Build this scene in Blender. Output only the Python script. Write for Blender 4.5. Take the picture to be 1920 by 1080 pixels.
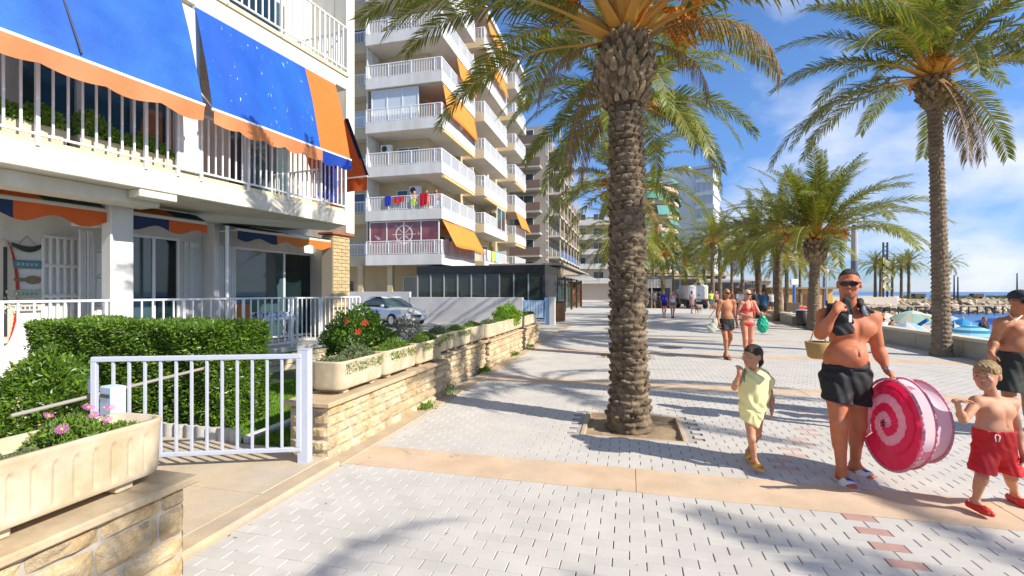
import bpy, math, random
import numpy as np
from mathutils import Vector, Matrix
R = math.radians
rnd = random.Random(7)
for o in list(bpy.data.objects): bpy.data.objects.remove(o)
SC = bpy.context.scene
COL = SC.collection
# ------------------------------------------------------------ camera
YAW = R(14.04); CA, SA = math.cos(YAW), math.sin(YAW); EYE = 1.62
cam = bpy.data.objects.new('camera', bpy.data.cameras.new('camera'))
cam.data.lens = 16.5; cam.data.sensor_width = 36; cam.data.shift_y = 7/1920
cam.data.clip_start = .05; cam.data.clip_end = 12000
cam.location = (0, 0, EYE); cam.rotation_euler = (R(90), 0, YAW)
COL.objects.link(cam); SC.camera = cam
# ------------------------------------------------------------ sky and sun
SUN_EL = R(35.5); SUN_AZ = math.atan2(.962, -.272)          # clockwise from +Y
w = bpy.data.worlds.new('World'); SC.world = w; w.use_nodes = True
nt = w.node_tree; nt.nodes.clear(); N = nt.nodes.new; L = nt.links.new
out = N('ShaderNodeOutputWorld'); bg = N('ShaderNodeBackground'); bg.inputs['Strength'].default_value = .108
sky = N('ShaderNodeTexSky'); sky.sky_type = 'NISHITA'; sky.sun_disc = False
sky.sun_elevation = SUN_EL; sky.sun_rotation = SUN_AZ
sky.air_density = 1.0; sky.dust_density = .3; sky.ozone_density = 2.2; sky.altitude = 0
tc = N('ShaderNodeTexCoord'); sep = N('ShaderNodeSeparateXYZ'); L(tc.outputs['Generated'], sep.inputs[0])
zz = N('ShaderNodeMath'); zz.operation = 'ADD'; L(sep.outputs['Z'], zz.inputs[0]); zz.inputs[1].default_value = .42
zm = N('ShaderNodeMath'); zm.operation = 'MAXIMUM'; L(zz.outputs[0], zm.inputs[0]); zm.inputs[1].default_value = .05
dx = N('ShaderNodeMath'); dx.operation = 'DIVIDE'; L(sep.outputs['X'], dx.inputs[0]); L(zm.outputs[0], dx.inputs[1])
dy = N('ShaderNodeMath'); dy.operation = 'DIVIDE'; L(sep.outputs['Y'], dy.inputs[0]); L(zm.outputs[0], dy.inputs[1])
cv = N('ShaderNodeCombineXYZ'); L(dx.outputs[0], cv.inputs[0]); L(dy.outputs[0], cv.inputs[1]); cv.inputs[2].default_value = 3.7
nz = N('ShaderNodeTexNoise'); nz.inputs['Scale'].default_value = 2.1; nz.inputs['Detail'].default_value = 7
nz.inputs['Roughness'].default_value = .50; nz.inputs['Distortion'].default_value = .15; L(cv.outputs[0], nz.inputs['Vector'])
# more cloud towards +X (over the sea)
gx = N('ShaderNodeMath'); gx.operation = 'MULTIPLY_ADD'; L(sep.outputs['X'], gx.inputs[0]); gx.inputs[1].default_value = .09; L(nz.outputs['Fac'], gx.inputs[2])
cr = N('ShaderNodeValToRGB'); cr.color_ramp.elements[0].position = .50; cr.color_ramp.elements[0].color = (0, 0, 0, 1)
cr.color_ramp.elements[1].position = .70; cr.color_ramp.elements[1].color = (.9, .9, .9, 1); L(gx.outputs[0], cr.inputs[0])
tint = N('ShaderNodeMix'); tint.data_type = 'RGBA'; tint.blend_type = 'MULTIPLY'; tint.inputs[0].default_value = 1
L(sky.outputs[0], tint.inputs[6])
hr_ = N('ShaderNodeMapRange'); L(sep.outputs['Z'], hr_.inputs[0]); hr_.inputs[1].default_value = 0; hr_.inputs[2].default_value = .38; hr_.interpolation_type = 'SMOOTHSTEP'
tc2 = N('ShaderNodeMix'); tc2.data_type = 'RGBA'; L(hr_.outputs[0], tc2.inputs[0]); tc2.inputs[6].default_value = (.50, .68, 1.08, 1); tc2.inputs[7].default_value = (.74, 1.0, 1.33, 1)
L(tc2.outputs[2], tint.inputs[7])
mx = N('ShaderNodeMix'); mx.data_type = 'RGBA'; L(cr.outputs[0], mx.inputs[0]); L(tint.outputs[2], mx.inputs[6]); mx.inputs[7].default_value = (6.2, 6.5, 7.2, 1)
L(mx.outputs[2], bg.inputs['Color']); L(bg.outputs[0], out.inputs[0])
sun = bpy.data.lights.new('sun', 'SUN'); sun.energy = 5.0; sun.angle = R(.5); sun.color = (1, .93, .82)
so = bpy.data.objects.new('sun', sun); COL.objects.link(so)
sd = Vector((math.sin(SUN_AZ)*math.cos(SUN_EL), math.cos(SUN_AZ)*math.cos(SUN_EL), math.sin(SUN_EL)))
so.rotation_euler = (-sd).to_track_quat('-Z', 'Y').to_euler()
SC.view_settings.view_transform = 'Standard'; SC.view_settings.look = 'None'
SC.view_settings.exposure = .52; SC.view_settings.gamma = 1
SC.cycles.max_bounces = 6; SC.cycles.transparent_max_bounces = 12

# ------------------------------------------------------------ coordinates read off the photograph
def P(px, py, w):
    v = (px-960)/880*w
    return Vector((v*CA-w*SA, v*SA+w*CA, EYE+(547-py)/880*w))
def G(px, py, z=0):
    return P(px, py, (EYE-z)*880/(py-547))
def XatY(px, Y):                       # point of the picture column px on the line y = Y
    d = (px-960)/880; w = Y/(d*SA+CA); return w*(d*CA-SA)
def YatX(px, X):
    d = (px-960)/880; w = X/(d*CA-SA); return w*(d*SA+CA)
# ------------------------------------------------------------ object helpers
def tag(o, label=None, cat=None, group=None, kind=None):
    if label: o['label'] = label
    if cat: o['category'] = cat
    if group: o['group'] = group
    if kind: o['kind'] = kind
    return o
def empty(name, loc=(0, 0, 0), rz=0, label=None, cat=None, group=None):
    o = bpy.data.objects.new(name, None); COL.objects.link(o); o.empty_display_size = .2
    o.location = loc; o.rotation_euler = (0, 0, rz)
    return tag(o, label, cat, group)
def link(name, me, parent=None, loc=None, rot=None, scale=None):
    o = bpy.data.objects.new(name, me); COL.objects.link(o)
    if parent: o.parent = parent
    if loc is not None: o.location = loc
    if rot is not None: o.rotation_euler = rot
    if scale is not None: o.scale = scale if hasattr(scale, '__len__') else (scale,)*3
    return o
def copy_tree(o, parent=None):
    c = o.copy(); COL.objects.link(c)
    if parent: c.parent = parent
    for ch in list(o.children): copy_tree(ch, c)
    return c
def npmesh(name, V, F, mat=None, smooth=False):
    """V (n,3), F list of arrays of faces (tri (m,3) or quad (m,4))"""
    me = bpy.data.meshes.new(name)
    if not isinstance(F, list): F = [F]
    F = [np.asarray(f, dtype=np.int32) for f in F if len(f)]
    me.vertices.add(len(V)); me.vertices.foreach_set('co', np.asarray(V, dtype=np.float32).ravel())
    loops = np.concatenate([f.ravel() for f in F]); sizes = np.concatenate([np.full(len(f), f.shape[1], dtype=np.int32) for f in F])
    starts = np.concatenate([[0], np.cumsum(sizes)[:-1]]).astype(np.int32)
    me.loops.add(len(loops)); me.loops.foreach_set('vertex_index', loops)
    me.polygons.add(len(sizes)); me.polygons.foreach_set('loop_start', starts); me.polygons.foreach_set('loop_total', sizes)
    me.polygons.foreach_set('use_smooth', np.full(len(sizes), bool(smooth)))
    me.update(calc_edges=True)
    if mat: me.materials.append(mat)
    return me
def face_attr(me, name, vals):        # a colour value per face -> corner attribute
    a = me.attributes.new(name, 'FLOAT', 'FACE'); a.data.foreach_set('value', np.asarray(vals, dtype=np.float32))
class MB:
    def __init__(s): s.v = []; s.f = []; s.m = []; s.xf = None; s.mi = 0
    def add(s, vs, fs):
        n = len(s.v)
        for p in vs:
            p = Vector(p)
            s.v.append(tuple(s.xf @ p) if s.xf else tuple(p))
        for f in fs: s.f.append(tuple(i+n for i in f)); s.m.append(s.mi)
        return s
    def box(s, x0, x1, y0, y1, z0, z1, c=0):
        if x0 > x1: x0, x1 = x1, x0
        if y0 > y1: y0, y1 = y1, y0
        if z0 > z1: z0, z1 = z1, z0
        if c <= 0:
            vs = [(x, y, z) for z in (z0, z1) for y in (y0, y1) for x in (x0, x1)]
            return s.add(vs, [(0, 2, 3, 1), (4, 5, 7, 6), (0, 1, 5, 4), (2, 6, 7, 3), (0, 4, 6, 2), (1, 3, 7, 5)])
        c = min(c, (x1-x0)*.45, (y1-y0)*.45, (z1-z0)*.45)
        vs = []; ix = {}
        X = (x0, x1); Y = (y0, y1); Z = (z0, z1); sg = (1, -1)
        for i in (0, 1):
            for j in (0, 1):
                for k in (0, 1):
                    p = (X[i], Y[j], Z[k])
                    for a in range(3):
                        q = [p[0]+sg[i]*c, p[1]+sg[j]*c, p[2]+sg[k]*c]; q[a] = p[a]
                        ix[i, j, k, a] = len(vs); vs.append(q)
        fs = []
        def fc(l): fs.append(tuple(l))
        for a in range(3):
            b, d = (a+1) % 3, (a+2) % 3
            for sidx in (0, 1):
                l = []
                for (u, v_) in ((0, 0), (1, 0), (1, 1), (0, 1)):
                    t = [0, 0, 0]; t[a] = sidx; t[b] = u; t[d] = v_; l.append(ix[t[0], t[1], t[2], a])
                fc(l if sidx else l[::-1])
            for u in (0, 1):
                for v_ in (0, 1):          # edge along a
                    t0 = [0, 0, 0]; t0[b] = u; t0[d] = v_; t1 = list(t0); t1[a] = 1
                    l = [ix[(*t0, b)], ix[(*t1, b)], ix[(*t1, d)], ix[(*t0, d)]]
                    fc(l[::-1] if (u == v_) else l)
        for i in (0, 1):
            for j in (0, 1):
                for k in (0, 1):
                    l = [ix[i, j, k, 0], ix[i, j, k, 1], ix[i, j, k, 2]]
                    fc(l if (i+j+k) % 2 else l[::-1])
        return s.add(vs, fs)
    def cyl(s, a, b, r0, r1=None, n=8, caps=True):
        a = Vector(a); b = Vector(b); r1 = r0 if r1 is None else r1
        d = (b-a).normalized(); u = d.orthogonal().normalized(); w_ = d.cross(u)
        vs = []
        for (c, r) in ((a, r0), (b, r1)):
            for i in range(n):
                t = 2*math.pi*i/n; vs.append(c+u*math.cos(t)*r+w_*math.sin(t)*r)
        fs = [(i, (i+1) % n, n+(i+1) % n, n+i) for i in range(n)]
        if caps: fs += [tuple(range(n))[::-1], tuple(range(n, 2*n))]
        return s.add(vs, fs)
    def tube(s, pts, r, n=6):
        for i in range(len(pts)-1): s.cyl(pts[i], pts[i+1], r, r, n)
        return s
    def prism(s, poly, z0, z1):          # poly ccw in xy
        n = len(poly)
        vs = [(x, y, z0) for x, y in poly]+[(x, y, z1) for x, y in poly]
        return s.add(vs, [tuple(range(n))[::-1], tuple(range(n, 2*n))]+[(i, (i+1) % n, n+(i+1) % n, n+i) for i in range(n)])
    def lathe(s, prof, n=16, c=(0, 0, 0)):
        vs = []; fs = []
        for (r, z) in prof:
            for i in range(n):
                t = 2*math.pi*i/n; vs.append((c[0]+r*math.cos(t), c[1]+r*math.sin(t), c[2]+z))
        for k in range(len(prof)-1):
            for i in range(n):
                fs.append((k*n+i, k*n+(i+1) % n, (k+1)*n+(i+1) % n, (k+1)*n+i))
        fs.append(tuple(range(n))[::-1]); fs.append(tuple(range((len(prof)-1)*n, len(prof)*n)))
        return s.add(vs, fs)
    def sheet(s, fn, nu, nv, th=0):      # fn(u,v)->point, single sheet
        vs = [fn(i/nu, j/nv) for j in range(nv+1) for i in range(nu+1)]
        fs = [(j*(nu+1)+i, j*(nu+1)+i+1, (j+1)*(nu+1)+i+1, (j+1)*(nu+1)+i) for j in range(nv) for i in range(nu)]
        return s.add(vs, fs)
    def mesh(s, name, mat, smooth=False):
        me = bpy.data.meshes.new(name); me.from_pydata(s.v, [], s.f)
        for m in (mat if isinstance(mat, (list, tuple)) else [mat]): me.materials.append(m)
        if any(s.m): me.polygons.foreach_set('material_index', s.m)
        if smooth: me.polygons.foreach_set('use_smooth', [True]*len(s.f))
        me.update(); return me
    def build(s, name, mat, parent=None, smooth=False, loc=None, rot=None, solid=0):
        o = link(name, s.mesh(name, mat, smooth), parent, loc, rot)
        if solid:
            m = o.modifiers.new('thick', 'SOLIDIFY'); m.thickness = solid; m.offset = 0
        return o
# ------------------------------------------------------------ materials
MATS = {}
def M(name, col, rough=.65, var=0., vscale=3., col2=None, bump=0., bscale=60., metal=0., orand=0., spec=.5, attr=None, acol=None,
      transl=0., coat=0., fine=0., spots=None, stretch=None):
    if name in MATS: return MATS[name]
    m = bpy.data.materials.new(name); MATS[name] = m; m.use_nodes = True
    t = m.node_tree; N = t.nodes.new; L = t.links.new
    b = t.nodes['Principled BSDF']; b.inputs['Roughness'].default_value = rough; b.inputs['Metallic'].default_value = metal
    b.inputs['Specular IOR Level'].default_value = spec; b.inputs['Coat Weight'].default_value = coat
    geo = N('ShaderNodeNewGeometry'); pos = geo.outputs['Position']
    if stretch:
        mp = N('ShaderNodeMapping'); mp.inputs['Scale'].default_value = stretch; L(pos, mp.inputs[0]); pos = mp.outputs[0]
    def mix(fac, a, bcol, mode='MIX'):
        x = N('ShaderNodeMix'); x.data_type = 'RGBA'; x.blend_type = mode
        for sock, val in ((0, fac), (6, a), (7, bcol)):
            if hasattr(val, 'links') or isinstance(val, bpy.types.NodeSocket): L(val, x.inputs[sock])
            elif isinstance(val, (tuple, list)): x.inputs[sock].default_value = (*val[:3], 1)
            else: x.inputs[sock].default_value = val
        return x.outputs[2]
    def ramp(src, p0, p1, v0=0., v1=1.):
        r = N('ShaderNodeMapRange'); L(src, r.inputs[0]); r.inputs[1].default_value = p0; r.inputs[2].default_value = p1
        r.inputs[3].default_value = v0; r.inputs[4].default_value = v1; return r.outputs[0]
    def noise(sc, det=5, rg=.6):
        n = N('ShaderNodeTexNoise'); n.inputs['Scale'].default_value = sc; n.inputs['Detail'].default_value = det
        n.inputs['Roughness'].default_value = rg; L(pos, n.inputs['Vector']); return n.outputs['Fac']
    c = tuple(col)
    if col2:
        c = mix(ramp(noise(vscale), .36, .64), col, col2)
    if attr:
        a = N('ShaderNodeAttribute'); a.attribute_name = attr; c = mix(a.outputs['Fac'], c, acol)
    if spots:            # (colour, scale, threshold)
        c = mix(ramp(noise(spots[1], 3), spots[2], spots[2]+.04), c, spots[0])
    if var:
        v = ramp(noise(vscale*2.3), .25, .75, 1-var, 1+var); cc = N('ShaderNodeCombineColor'); [L(v, cc.inputs[i]) for i in range(3)]
        c = mix(1., c, cc.outputs[0], 'MULTIPLY')
    if fine:
        v = ramp(noise(bscale*1.7, 3, .7), .3, .7, 1-fine, 1+fine); cc = N('ShaderNodeCombineColor'); [L(v, cc.inputs[i]) for i in range(3)]
        c = mix(1., c, cc.outputs[0], 'MULTIPLY')
    if orand:
        oi = N('ShaderNodeObjectInfo'); v = ramp(oi.outputs['Random'], 0, 1, 1-orand, 1+orand)
        cc = N('ShaderNodeCombineColor'); [L(v, cc.inputs[i]) for i in range(3)]
        c = mix(1., c, cc.outputs[0], 'MULTIPLY')
    if isinstance(c, tuple): b.inputs['Base Color'].default_value = (*c[:3], 1)
    else: L(c, b.inputs['Base Color'])
    if bump:
        bn = N('ShaderNodeBump'); bn.inputs['Strength'].default_value = min(1, bump*8); bn.inputs['Distance'].default_value = bump*.1
        L(noise(bscale, 6, .65), bn.inputs['Height']); L(bn.outputs[0], b.inputs['Normal'])
    if transl:
        tr = N('ShaderNodeBsdfTranslucent'); ms = N('ShaderNodeMixShader'); ms.inputs[0].default_value = transl
        if isinstance(c, tuple): tr.inputs[0].default_value = (*c[:3], 1)
        else:
            bc = mix(1., c, (1.25, 1.3, .7), 'MULTIPLY'); L(bc, tr.inputs[0])
        L(b.outputs[0], ms.inputs[1]); L(tr.outputs[0], ms.inputs[2]); L(ms.outputs[0], t.nodes['Material Output'].inputs[0])
    return m
def glass(name, tintc=(.02, .03, .035), rough=.03, alpha=.25):
    if name in MATS: return MATS[name]
    m = bpy.data.materials.new(name); MATS[name] = m; m.use_nodes = True; t = m.node_tree
    b = t.nodes['Principled BSDF']; b.inputs['Base Color'].default_value = (*tintc, 1); b.inputs['Roughness'].default_value = rough
    b.inputs['Specular IOR Level'].default_value = 1.
    tr = t.nodes.new('ShaderNodeBsdfTransparent'); tr.inputs[0].default_value = (.75, .85, .85, 1)
    ms = t.nodes.new('ShaderNodeMixShader'); ms.inputs[0].default_value = alpha
    t.links.new(b.outputs[0], ms.inputs[1]); t.links.new(tr.outputs[0], ms.inputs[2]); t.links.new(ms.outputs[0], t.nodes['Material Output'].inputs[0])
    return m
WHITE = M('white_paint', (.68, .68, .665), .45, var=.05, vscale=1.5, bump=.01, bscale=30)
WHITEM = M('white_metal', (.78, .79, .80), .35, var=.04, vscale=6)
GREYM = M('painted_gate_metal', (.47, .50, .58), .38, var=.06, vscale=8)
DARK = M('dark_interior', (.03, .03, .03), .8)
BLACK = M('black_metal', (.03, .03, .032), .45)
# ------------------------------------------------------------ signed-distance modelling (smooth bodies, cloth, hair)
class Vox:
    def __init__(s, lo, hi, h):
        s.lo = np.array(lo, float); s.h = h
        s.n = np.ceil((np.array(hi)-s.lo)/h).astype(int)+1
        s.ax = [s.lo[i]+h*np.arange(s.n[i]) for i in range(3)]
        s.F = np.full(s.n, .3, dtype=np.float32)
    def _win(s, lo, hi):
        a = np.clip(np.floor((lo-s.lo)/s.h).astype(int), 0, s.n); b = np.clip(np.ceil((hi-s.lo)/s.h).astype(int)+1, 0, s.n)
        sl = tuple(slice(a[i], b[i]) for i in range(3))
        g = (s.ax[0][sl[0]][:, None, None], s.ax[1][sl[1]][None, :, None], s.ax[2][sl[2]][None, None, :])
        return sl, g
    def _op(s, sl, d, k, op):
        A = s.F[sl]
        if A.size == 0: return
        if op == 'add':
            hh = np.maximum(k-np.abs(A-d), 0)/k if k > 0 else 0
            s.F[sl] = np.minimum(A, d)-hh*hh*k*.25
        elif op == 'sub':
            d = -d; hh = np.maximum(k-np.abs(A-d), 0)/k if k > 0 else 0
            s.F[sl] = np.maximum(A, d)+hh*hh*k*.25
    def cap(s, a, b, ra, rb, k=.02, op='add', sq=None):
        """tapered capsule; sq = squash factor of the depth (y) axis (<1 thinner)"""
        a = np.array(a, float); b = np.array(b, float); m = max(ra, rb)+k+2*s.h
        sl, g = s._win(np.minimum(a, b)-m, np.maximum(a, b)+m)
        q = sq or 1.
        ba = (b-a)*np.array([1, 1/q, 1]); L2 = max(float(ba@ba), 1e-9)
        px = g[0]-a[0]; py = (g[1]-a[1])/q; pz = g[2]-a[2]
        t = np.clip((px*ba[0]+py*ba[1]+pz*ba[2])/L2, 0, 1)
        d = np.sqrt((px-t*ba[0])**2+(py-t*ba[1])**2+(pz-t*ba[2])**2)-(ra+(rb-ra)*t)
        s._op(sl, d*(min(1, q)), k, op); return s
    def ell(s, c, r, k=.02, op='add', B=None):
        c = np.array(c, float); r = np.array(r, float); m = float(r.max())+k+2*s.h
        sl, g = s._win(c-m, c+m)
        p = [g[i]-c[i] for i in range(3)]
        if B is not None:
            B = np.array(B, float); p = [p[0]*B[i][0]+p[1]*B[i][1]+p[2]*B[i][2] for i in range(3)]
        k0 = np.sqrt((p[0]/r[0])**2+(p[1]/r[1])**2+(p[2]/r[2])**2)
        k1 = np.sqrt((p[0]/r[0]**2)**2+(p[1]/r[1]**2)**2+(p[2]/r[2]**2)**2)+1e-9
        s._op(sl, k0*(k0-1)/k1, k, op); return s
    def cut(s, pt, n, k=.004):          # remove the half-space in front of the plane (pt, n)
        n = np.array(n, float); n /= np.linalg.norm(n)
        sl, g = s._win(s.lo, s.lo+s.n*s.h)
        d = (g[0]-pt[0])*n[0]+(g[1]-pt[1])*n[1]+(g[2]-pt[2])*n[2]
        s._op(sl, -d, k, 'sub'); return s
    def disp(s, fn):
        s.F += fn(s.ax[0][:, None, None], s.ax[1][None, :, None], s.ax[2][None, None, :]).astype(np.float32); return s
    def mesh(s, name, mat):
        F = s.F; h = s.h; S = F < 0
        c = [S[i:F.shape[0]-1+i, j:F.shape[1]-1+j, k:F.shape[2]-1+k] for i in (0, 1) for j in (0, 1) for k in (0, 1)]
        cnt = sum(x.astype(np.int8) for x in c); act = (cnt > 0) & (cnt < 8)
        I = np.argwhere(act); idx = -np.ones(act.shape, dtype=np.int64); idx[act] = np.arange(len(I))
        acc = np.zeros((len(I), 3)); num = np.zeros(len(I))
        for a in range(3):
            o1, o2 = [x for x in range(3) if x != a]
            for u in (0, 1):
                for v in (0, 1):
                    off = np.zeros(3, int); off[o1] = u; off[o2] = v
                    A0 = I+off; A1 = A0.copy(); A1[:, a] += 1
                    f0 = F[A0[:, 0], A0[:, 1], A0[:, 2]]; f1 = F[A1[:, 0], A1[:, 1], A1[:, 2]]
                    mk = (f0 < 0) != (f1 < 0); t = np.where(mk, f0/np.where(mk, f0-f1, 1), 0)
                    p = off[None, :].repeat(len(I), 0).astype(float); p[:, a] += t
                    acc[mk] += p[mk]; num[mk] += 1
        V = s.lo+(I+acc/np.maximum(num, 1)[:, None])*h
        faces = []
        for a in range(3):
            o1, o2 = (a+1) % 3, (a+2) % 3
            s0 = [slice(1, -1)]*3; s0[a] = slice(0, -1); s1 = list(s0); s1[a] = slice(1, None)
            X0 = S[tuple(s0)]; X1 = S[tuple(s1)]
            E = np.argwhere(X0 != X1)
            if len(E) == 0: continue
            inside = X0[E[:, 0], E[:, 1], E[:, 2]]
            E = E.copy(); E[:, o1] += 1; E[:, o2] += 1
            q = []
            for (u, v) in ((-1, -1), (0, -1), (0, 0), (-1, 0)):
                D = E.copy(); D[:, o1] += u; D[:, o2] += v; q.append(idx[D[:, 0], D[:, 1], D[:, 2]])
            q = np.stack(q, 1); q[~inside] = q[~inside][:, ::-1]
            faces.append(q[(q >= 0).all(1)])
        return npmesh(name, V, np.concatenate(faces), mat, True)
# ================================================================ GROUND, SEA, SKY LINE
M_PAV = M('concrete_paver', (.535, .50, .45), .8, var=.10, vscale=.9, bump=.02, bscale=140, orand=.05, fine=.08, col2=(.48, .455, .42), spots=((.36, .33, .30), 13., .735))
M_PAVS = M('concrete_paver_far', (.535, .50, .45), .8, var=.10, vscale=.9, bump=.02, bscale=140, fine=.08, col2=(.48, .455, .42), attr='tone', acol=(.52, .49, .45), spots=((.36, .33, .30), 13., .735))
M_PAVR = M('red_paver', (.42, .25, .21), .8, var=.1, vscale=6, bump=.02, bscale=140, orand=.1, fine=.08)
M_JOINT = M('sand_joint', (.36, .335, .30), .95, var=.15, vscale=4)
M_BAND = M('ochre_concrete_band', (.56, .40, .26), .8, var=.16, vscale=1.3, col2=(.58, .44, .31), spots=((.40, .30, .21), 4., .66), bump=.015, bscale=70, fine=.05)
M_EDGE = M('ochre_kerb', (.50, .38, .24), .85, var=.15, vscale=2.5, col2=(.42, .34, .25), bump=.03, bscale=40, fine=.08)
M_SLAB = M('cream_entry_slab', (.46, .39, .30), .85, var=.12, vscale=1.2, col2=(.52, .40, .26), bump=.03, bscale=30, fine=.08)
M_SAND = M('beach_sand', (.50, .42, .32), .95, var=.1, vscale=.6, bump=.05, bscale=8, fine=.08)
M_LAND = M('dry_ground', (.42, .38, .31), .95, var=.12, vscale=.4, bump=.03, bscale=6)
def sheet_obj(name, poly, z, mat, kind='structure'):
    me = bpy.data.meshes.new(name); me.from_pydata([(x, y, z) for x, y in poly], [], [tuple(range(len(poly)))])
    me.materials.append(mat); o = link(name, me); 
    if kind: o['kind'] = kind
    return o
# terrain: land sheet to the horizon inland, sea to the horizon
land = sheet_obj('ground', [(-6000, -300), (-2.62, -300), (-2.62, 130), (40, 230), (60, 900), (-6000, 6000)], -.03, M_LAND)
mw = M('sea_water', (.008, .10, .30), .30, spec=.35, col2=(.012, .14, .33), vscale=.05, bump=.35, bscale=.9)
sea = sheet_obj('sea', [(6, -400), (9000, -400), (9000, 9000), (-200, 9000), (6, 130)], -1.62, mw)
# promenade sheet (joint sand) with pits cut by building it in strips round the tree pits
PITS = [(-.55, .62, 5.35, 6.45), (-.6, .45, 11.7, 12.7), (-.75, .3, 17.8, 18.8)]
def strips(x0, x1, y0, y1, pits):
    ys = sorted({y0, y1}|{p[2] for p in pits}|{p[3] for p in pits}); r = []
    for a, b in zip(ys[:-1], ys[1:]):
        cut = [p for p in pits if p[2] <= a+1e-6 and p[3] >= b-1e-6]
        if cut: r += [(x0, cut[0][0], a, b), (cut[0][1], x1, a, b)]
        else: r.append((x0, x1, a, b))
    return r
mb = MB()
for (a, b, c, d) in strips(-2.60, 8.02, -6, 40, PITS): mb.box(a, b, c, d, -.25, -.016)
prom = mb.build('promenade', M_JOINT); prom['kind'] = 'structure'
# promenade beyond: bends right with the coast
M_FAR = M('paving_far', (.52, .49, .445), .8, var=.08, vscale=.35, col2=(.51, .485, .45), bump=.02, bscale=20, fine=.05)
far = MB().prism([(-2.6, 40.0), (8.02, 40.0), (10.5, 52), (17, 75), (30, 100), (44, 120), (20, 135), (-2.6, 110)], -.3, -.004).build('promenade', M_FAR); far['kind'] = 'structure'
# left forecourt of the restaurants
sheet_obj('forecourt', [(-9.5, 24.2), (-2.6, 24.2), (-2.6, 110), (-9.5, 110)], -.012, M_FAR)
# ochre bands across the promenade
BANDS = [(-.38, .15), (3.92, 4.45), (8.22, 8.75), (12.52, 13.05), (16.82, 17.35), (21.1, 21.6), (25.4, 25.9), (29.7, 30.2), (34, 34.5)]
for i, (a, b) in enumerate(BANDS):
    xs_ = [-2.598]
    while xs_[-1] < 7.2: xs_.append(min(8.0, xs_[-1]+(2.65 if i < 5 else 5.3)))
    for xa_, xb_ in zip(xs_[:-1], xs_[1:]): MB().box(xa_+.002, xb_-.002, a+.004, b-.004, -.1, .002, .003).build('paving_band', M_BAND, prom)
# pavers: rows along X, 0.2 x 0.1
mp = MB().box(-.0972, .0972, -.0485, .0485, -.03, 0, .003).mesh('paver', M_PAV)
mpr = MB().box(-.0972, .0972, -.0485, .0485, -.03, 0, .003).mesh('paver_red', M_PAVR)
cells = []; halves = []
row = 0; y = -1.0
ysteps = []
edges = [(-1.0, 3.92)] if False else []
prev = .15
segs = [(-3.0, -.38)]+[(BANDS[i][1], BANDS[i+1][0]) for i in range(4)]+[(BANDS[4][1], 21.1)]
for (a, b) in segs:
    n = int(round((b-a)/.1)); st = (b-a)/n
    for k in range(n):
        yc = a+(k+.5)*st; row += 1
        x = -2.6+(.1 if row % 2 else .2)
        if row % 2 == 0: halves.append((-2.548, yc, row, st))
        while x < 8.0:
            if not any(p[0]-.02 < x+.09 and x-.09 < p[1]+.02 and p[2]-.03 < yc < p[3]+.03 for p in PITS):
                cells.append((x, yc, row, st))
            x += .2
def vis(c):
    w_ = -SA*c[0]+CA*c[1]; v = CA*c[0]+SA*c[1]
    if w_ < .6: return None
    px = 960+880*v/w_; py = 547+EYE*880/w_
    if not (-60 < px < 1980 and py < 1120): return None
    return .2*.1*EYE*880*880/w_**3
sc_ = [(vis(c), c) for c in cells]; sc_ = [t for t in sc_ if t[0]]
sc_.sort(key=lambda t: -t[0])
red = lambda c: (abs(c[0]-1.6) < .06 and 3.15 < c[1] < 3.9 and c[2] % 2 == 0) or (abs(c[0]-1.6) < .06 and -1 < c[1] < .6 and c[2] % 2 == 0)
pink = lambda c: (4.6 < c[1] < 6.3 and abs((c[0]-1.3)-(c[1]-4.6)*.45) < .12 and c[2] % 2 == 0) or (6.4 < c[1] < 8 and abs(c[0]-2.4-(7-c[1])*.5) < .12 and c[2] % 2)
for v, c in sc_[:300]:
    o = link('paver', mpr if red(c) else mp, prom, (c[0]+rnd.uniform(-.001, .001), c[1], rnd.uniform(-.0015, .001)), (rnd.uniform(-.004, .004), rnd.uniform(-.004, .004), rnd.uniform(-.006, .006)))
def many_boxes(name, cs, mat, parent, seed=1, hx=.0970):
    rs = np.random.RandomState(seed); n = len(cs); C = np.array([(c[0], c[1]) for c in cs])
    hy, ch = .0485, .003; zj = rs.uniform(-.0015, .001, n)
    base = np.array([(-hx, -hy, -.012), (hx, -hy, -.012), (hx, hy, -.012), (-hx, hy, -.012), (-hx, -hy, -ch), (hx, -hy, -ch), (hx, hy, -ch), (-hx, hy, -ch),
                     (-hx+ch, -hy+ch, 0), (hx-ch, -hy+ch, 0), (hx-ch, hy-ch, 0), (-hx+ch, hy-ch, 0)])
    V = base[None]+np.concatenate([C, zj[:, None]], 1)[:, None, :]
    f = np.array([(8, 9, 10, 11)]+[(a+i, a+(i+1) % 4, a+4+(i+1) % 4, a+4+i) for a in (0, 4) for i in range(4)])
    Fc = (f[None]+12*np.arange(n)[:, None, None]).reshape(-1, 4)
    me = npmesh(name, V.reshape(-1, 3), Fc, mat); face_attr(me, 'tone', np.repeat(rs.uniform(0, 1, n)**2, len(f)))
    return link(name, me, parent)
rest = [c for v, c in sc_[300:]]
ho = many_boxes('half_paver_field', halves, M_PAVS, prom, 3, .0485); ho['kind'] = 'stuff'
reds = [c for c in rest if red(c) or pink(c)]; plain = [c for c in rest if not (red(c) or pink(c))]
hidden = [c for c in cells if vis(c) is None]
o = many_boxes('paver_field', plain+hidden, M_PAVS, prom); o['kind'] = 'stuff'
if reds: o = many_boxes('red_paver_field', reds, M('pink_paver', (.52, .36, .31), .8, var=.1, vscale=6, fine=.08), prom, 5); o['kind'] = 'stuff'
# paving beyond 21 m: flat sheet with a faint relief
MB().box(-2.599, 8.01, 21.11, 40.0, -.1, -.003).build('paving_surface', M_FAR, prom)
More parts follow.
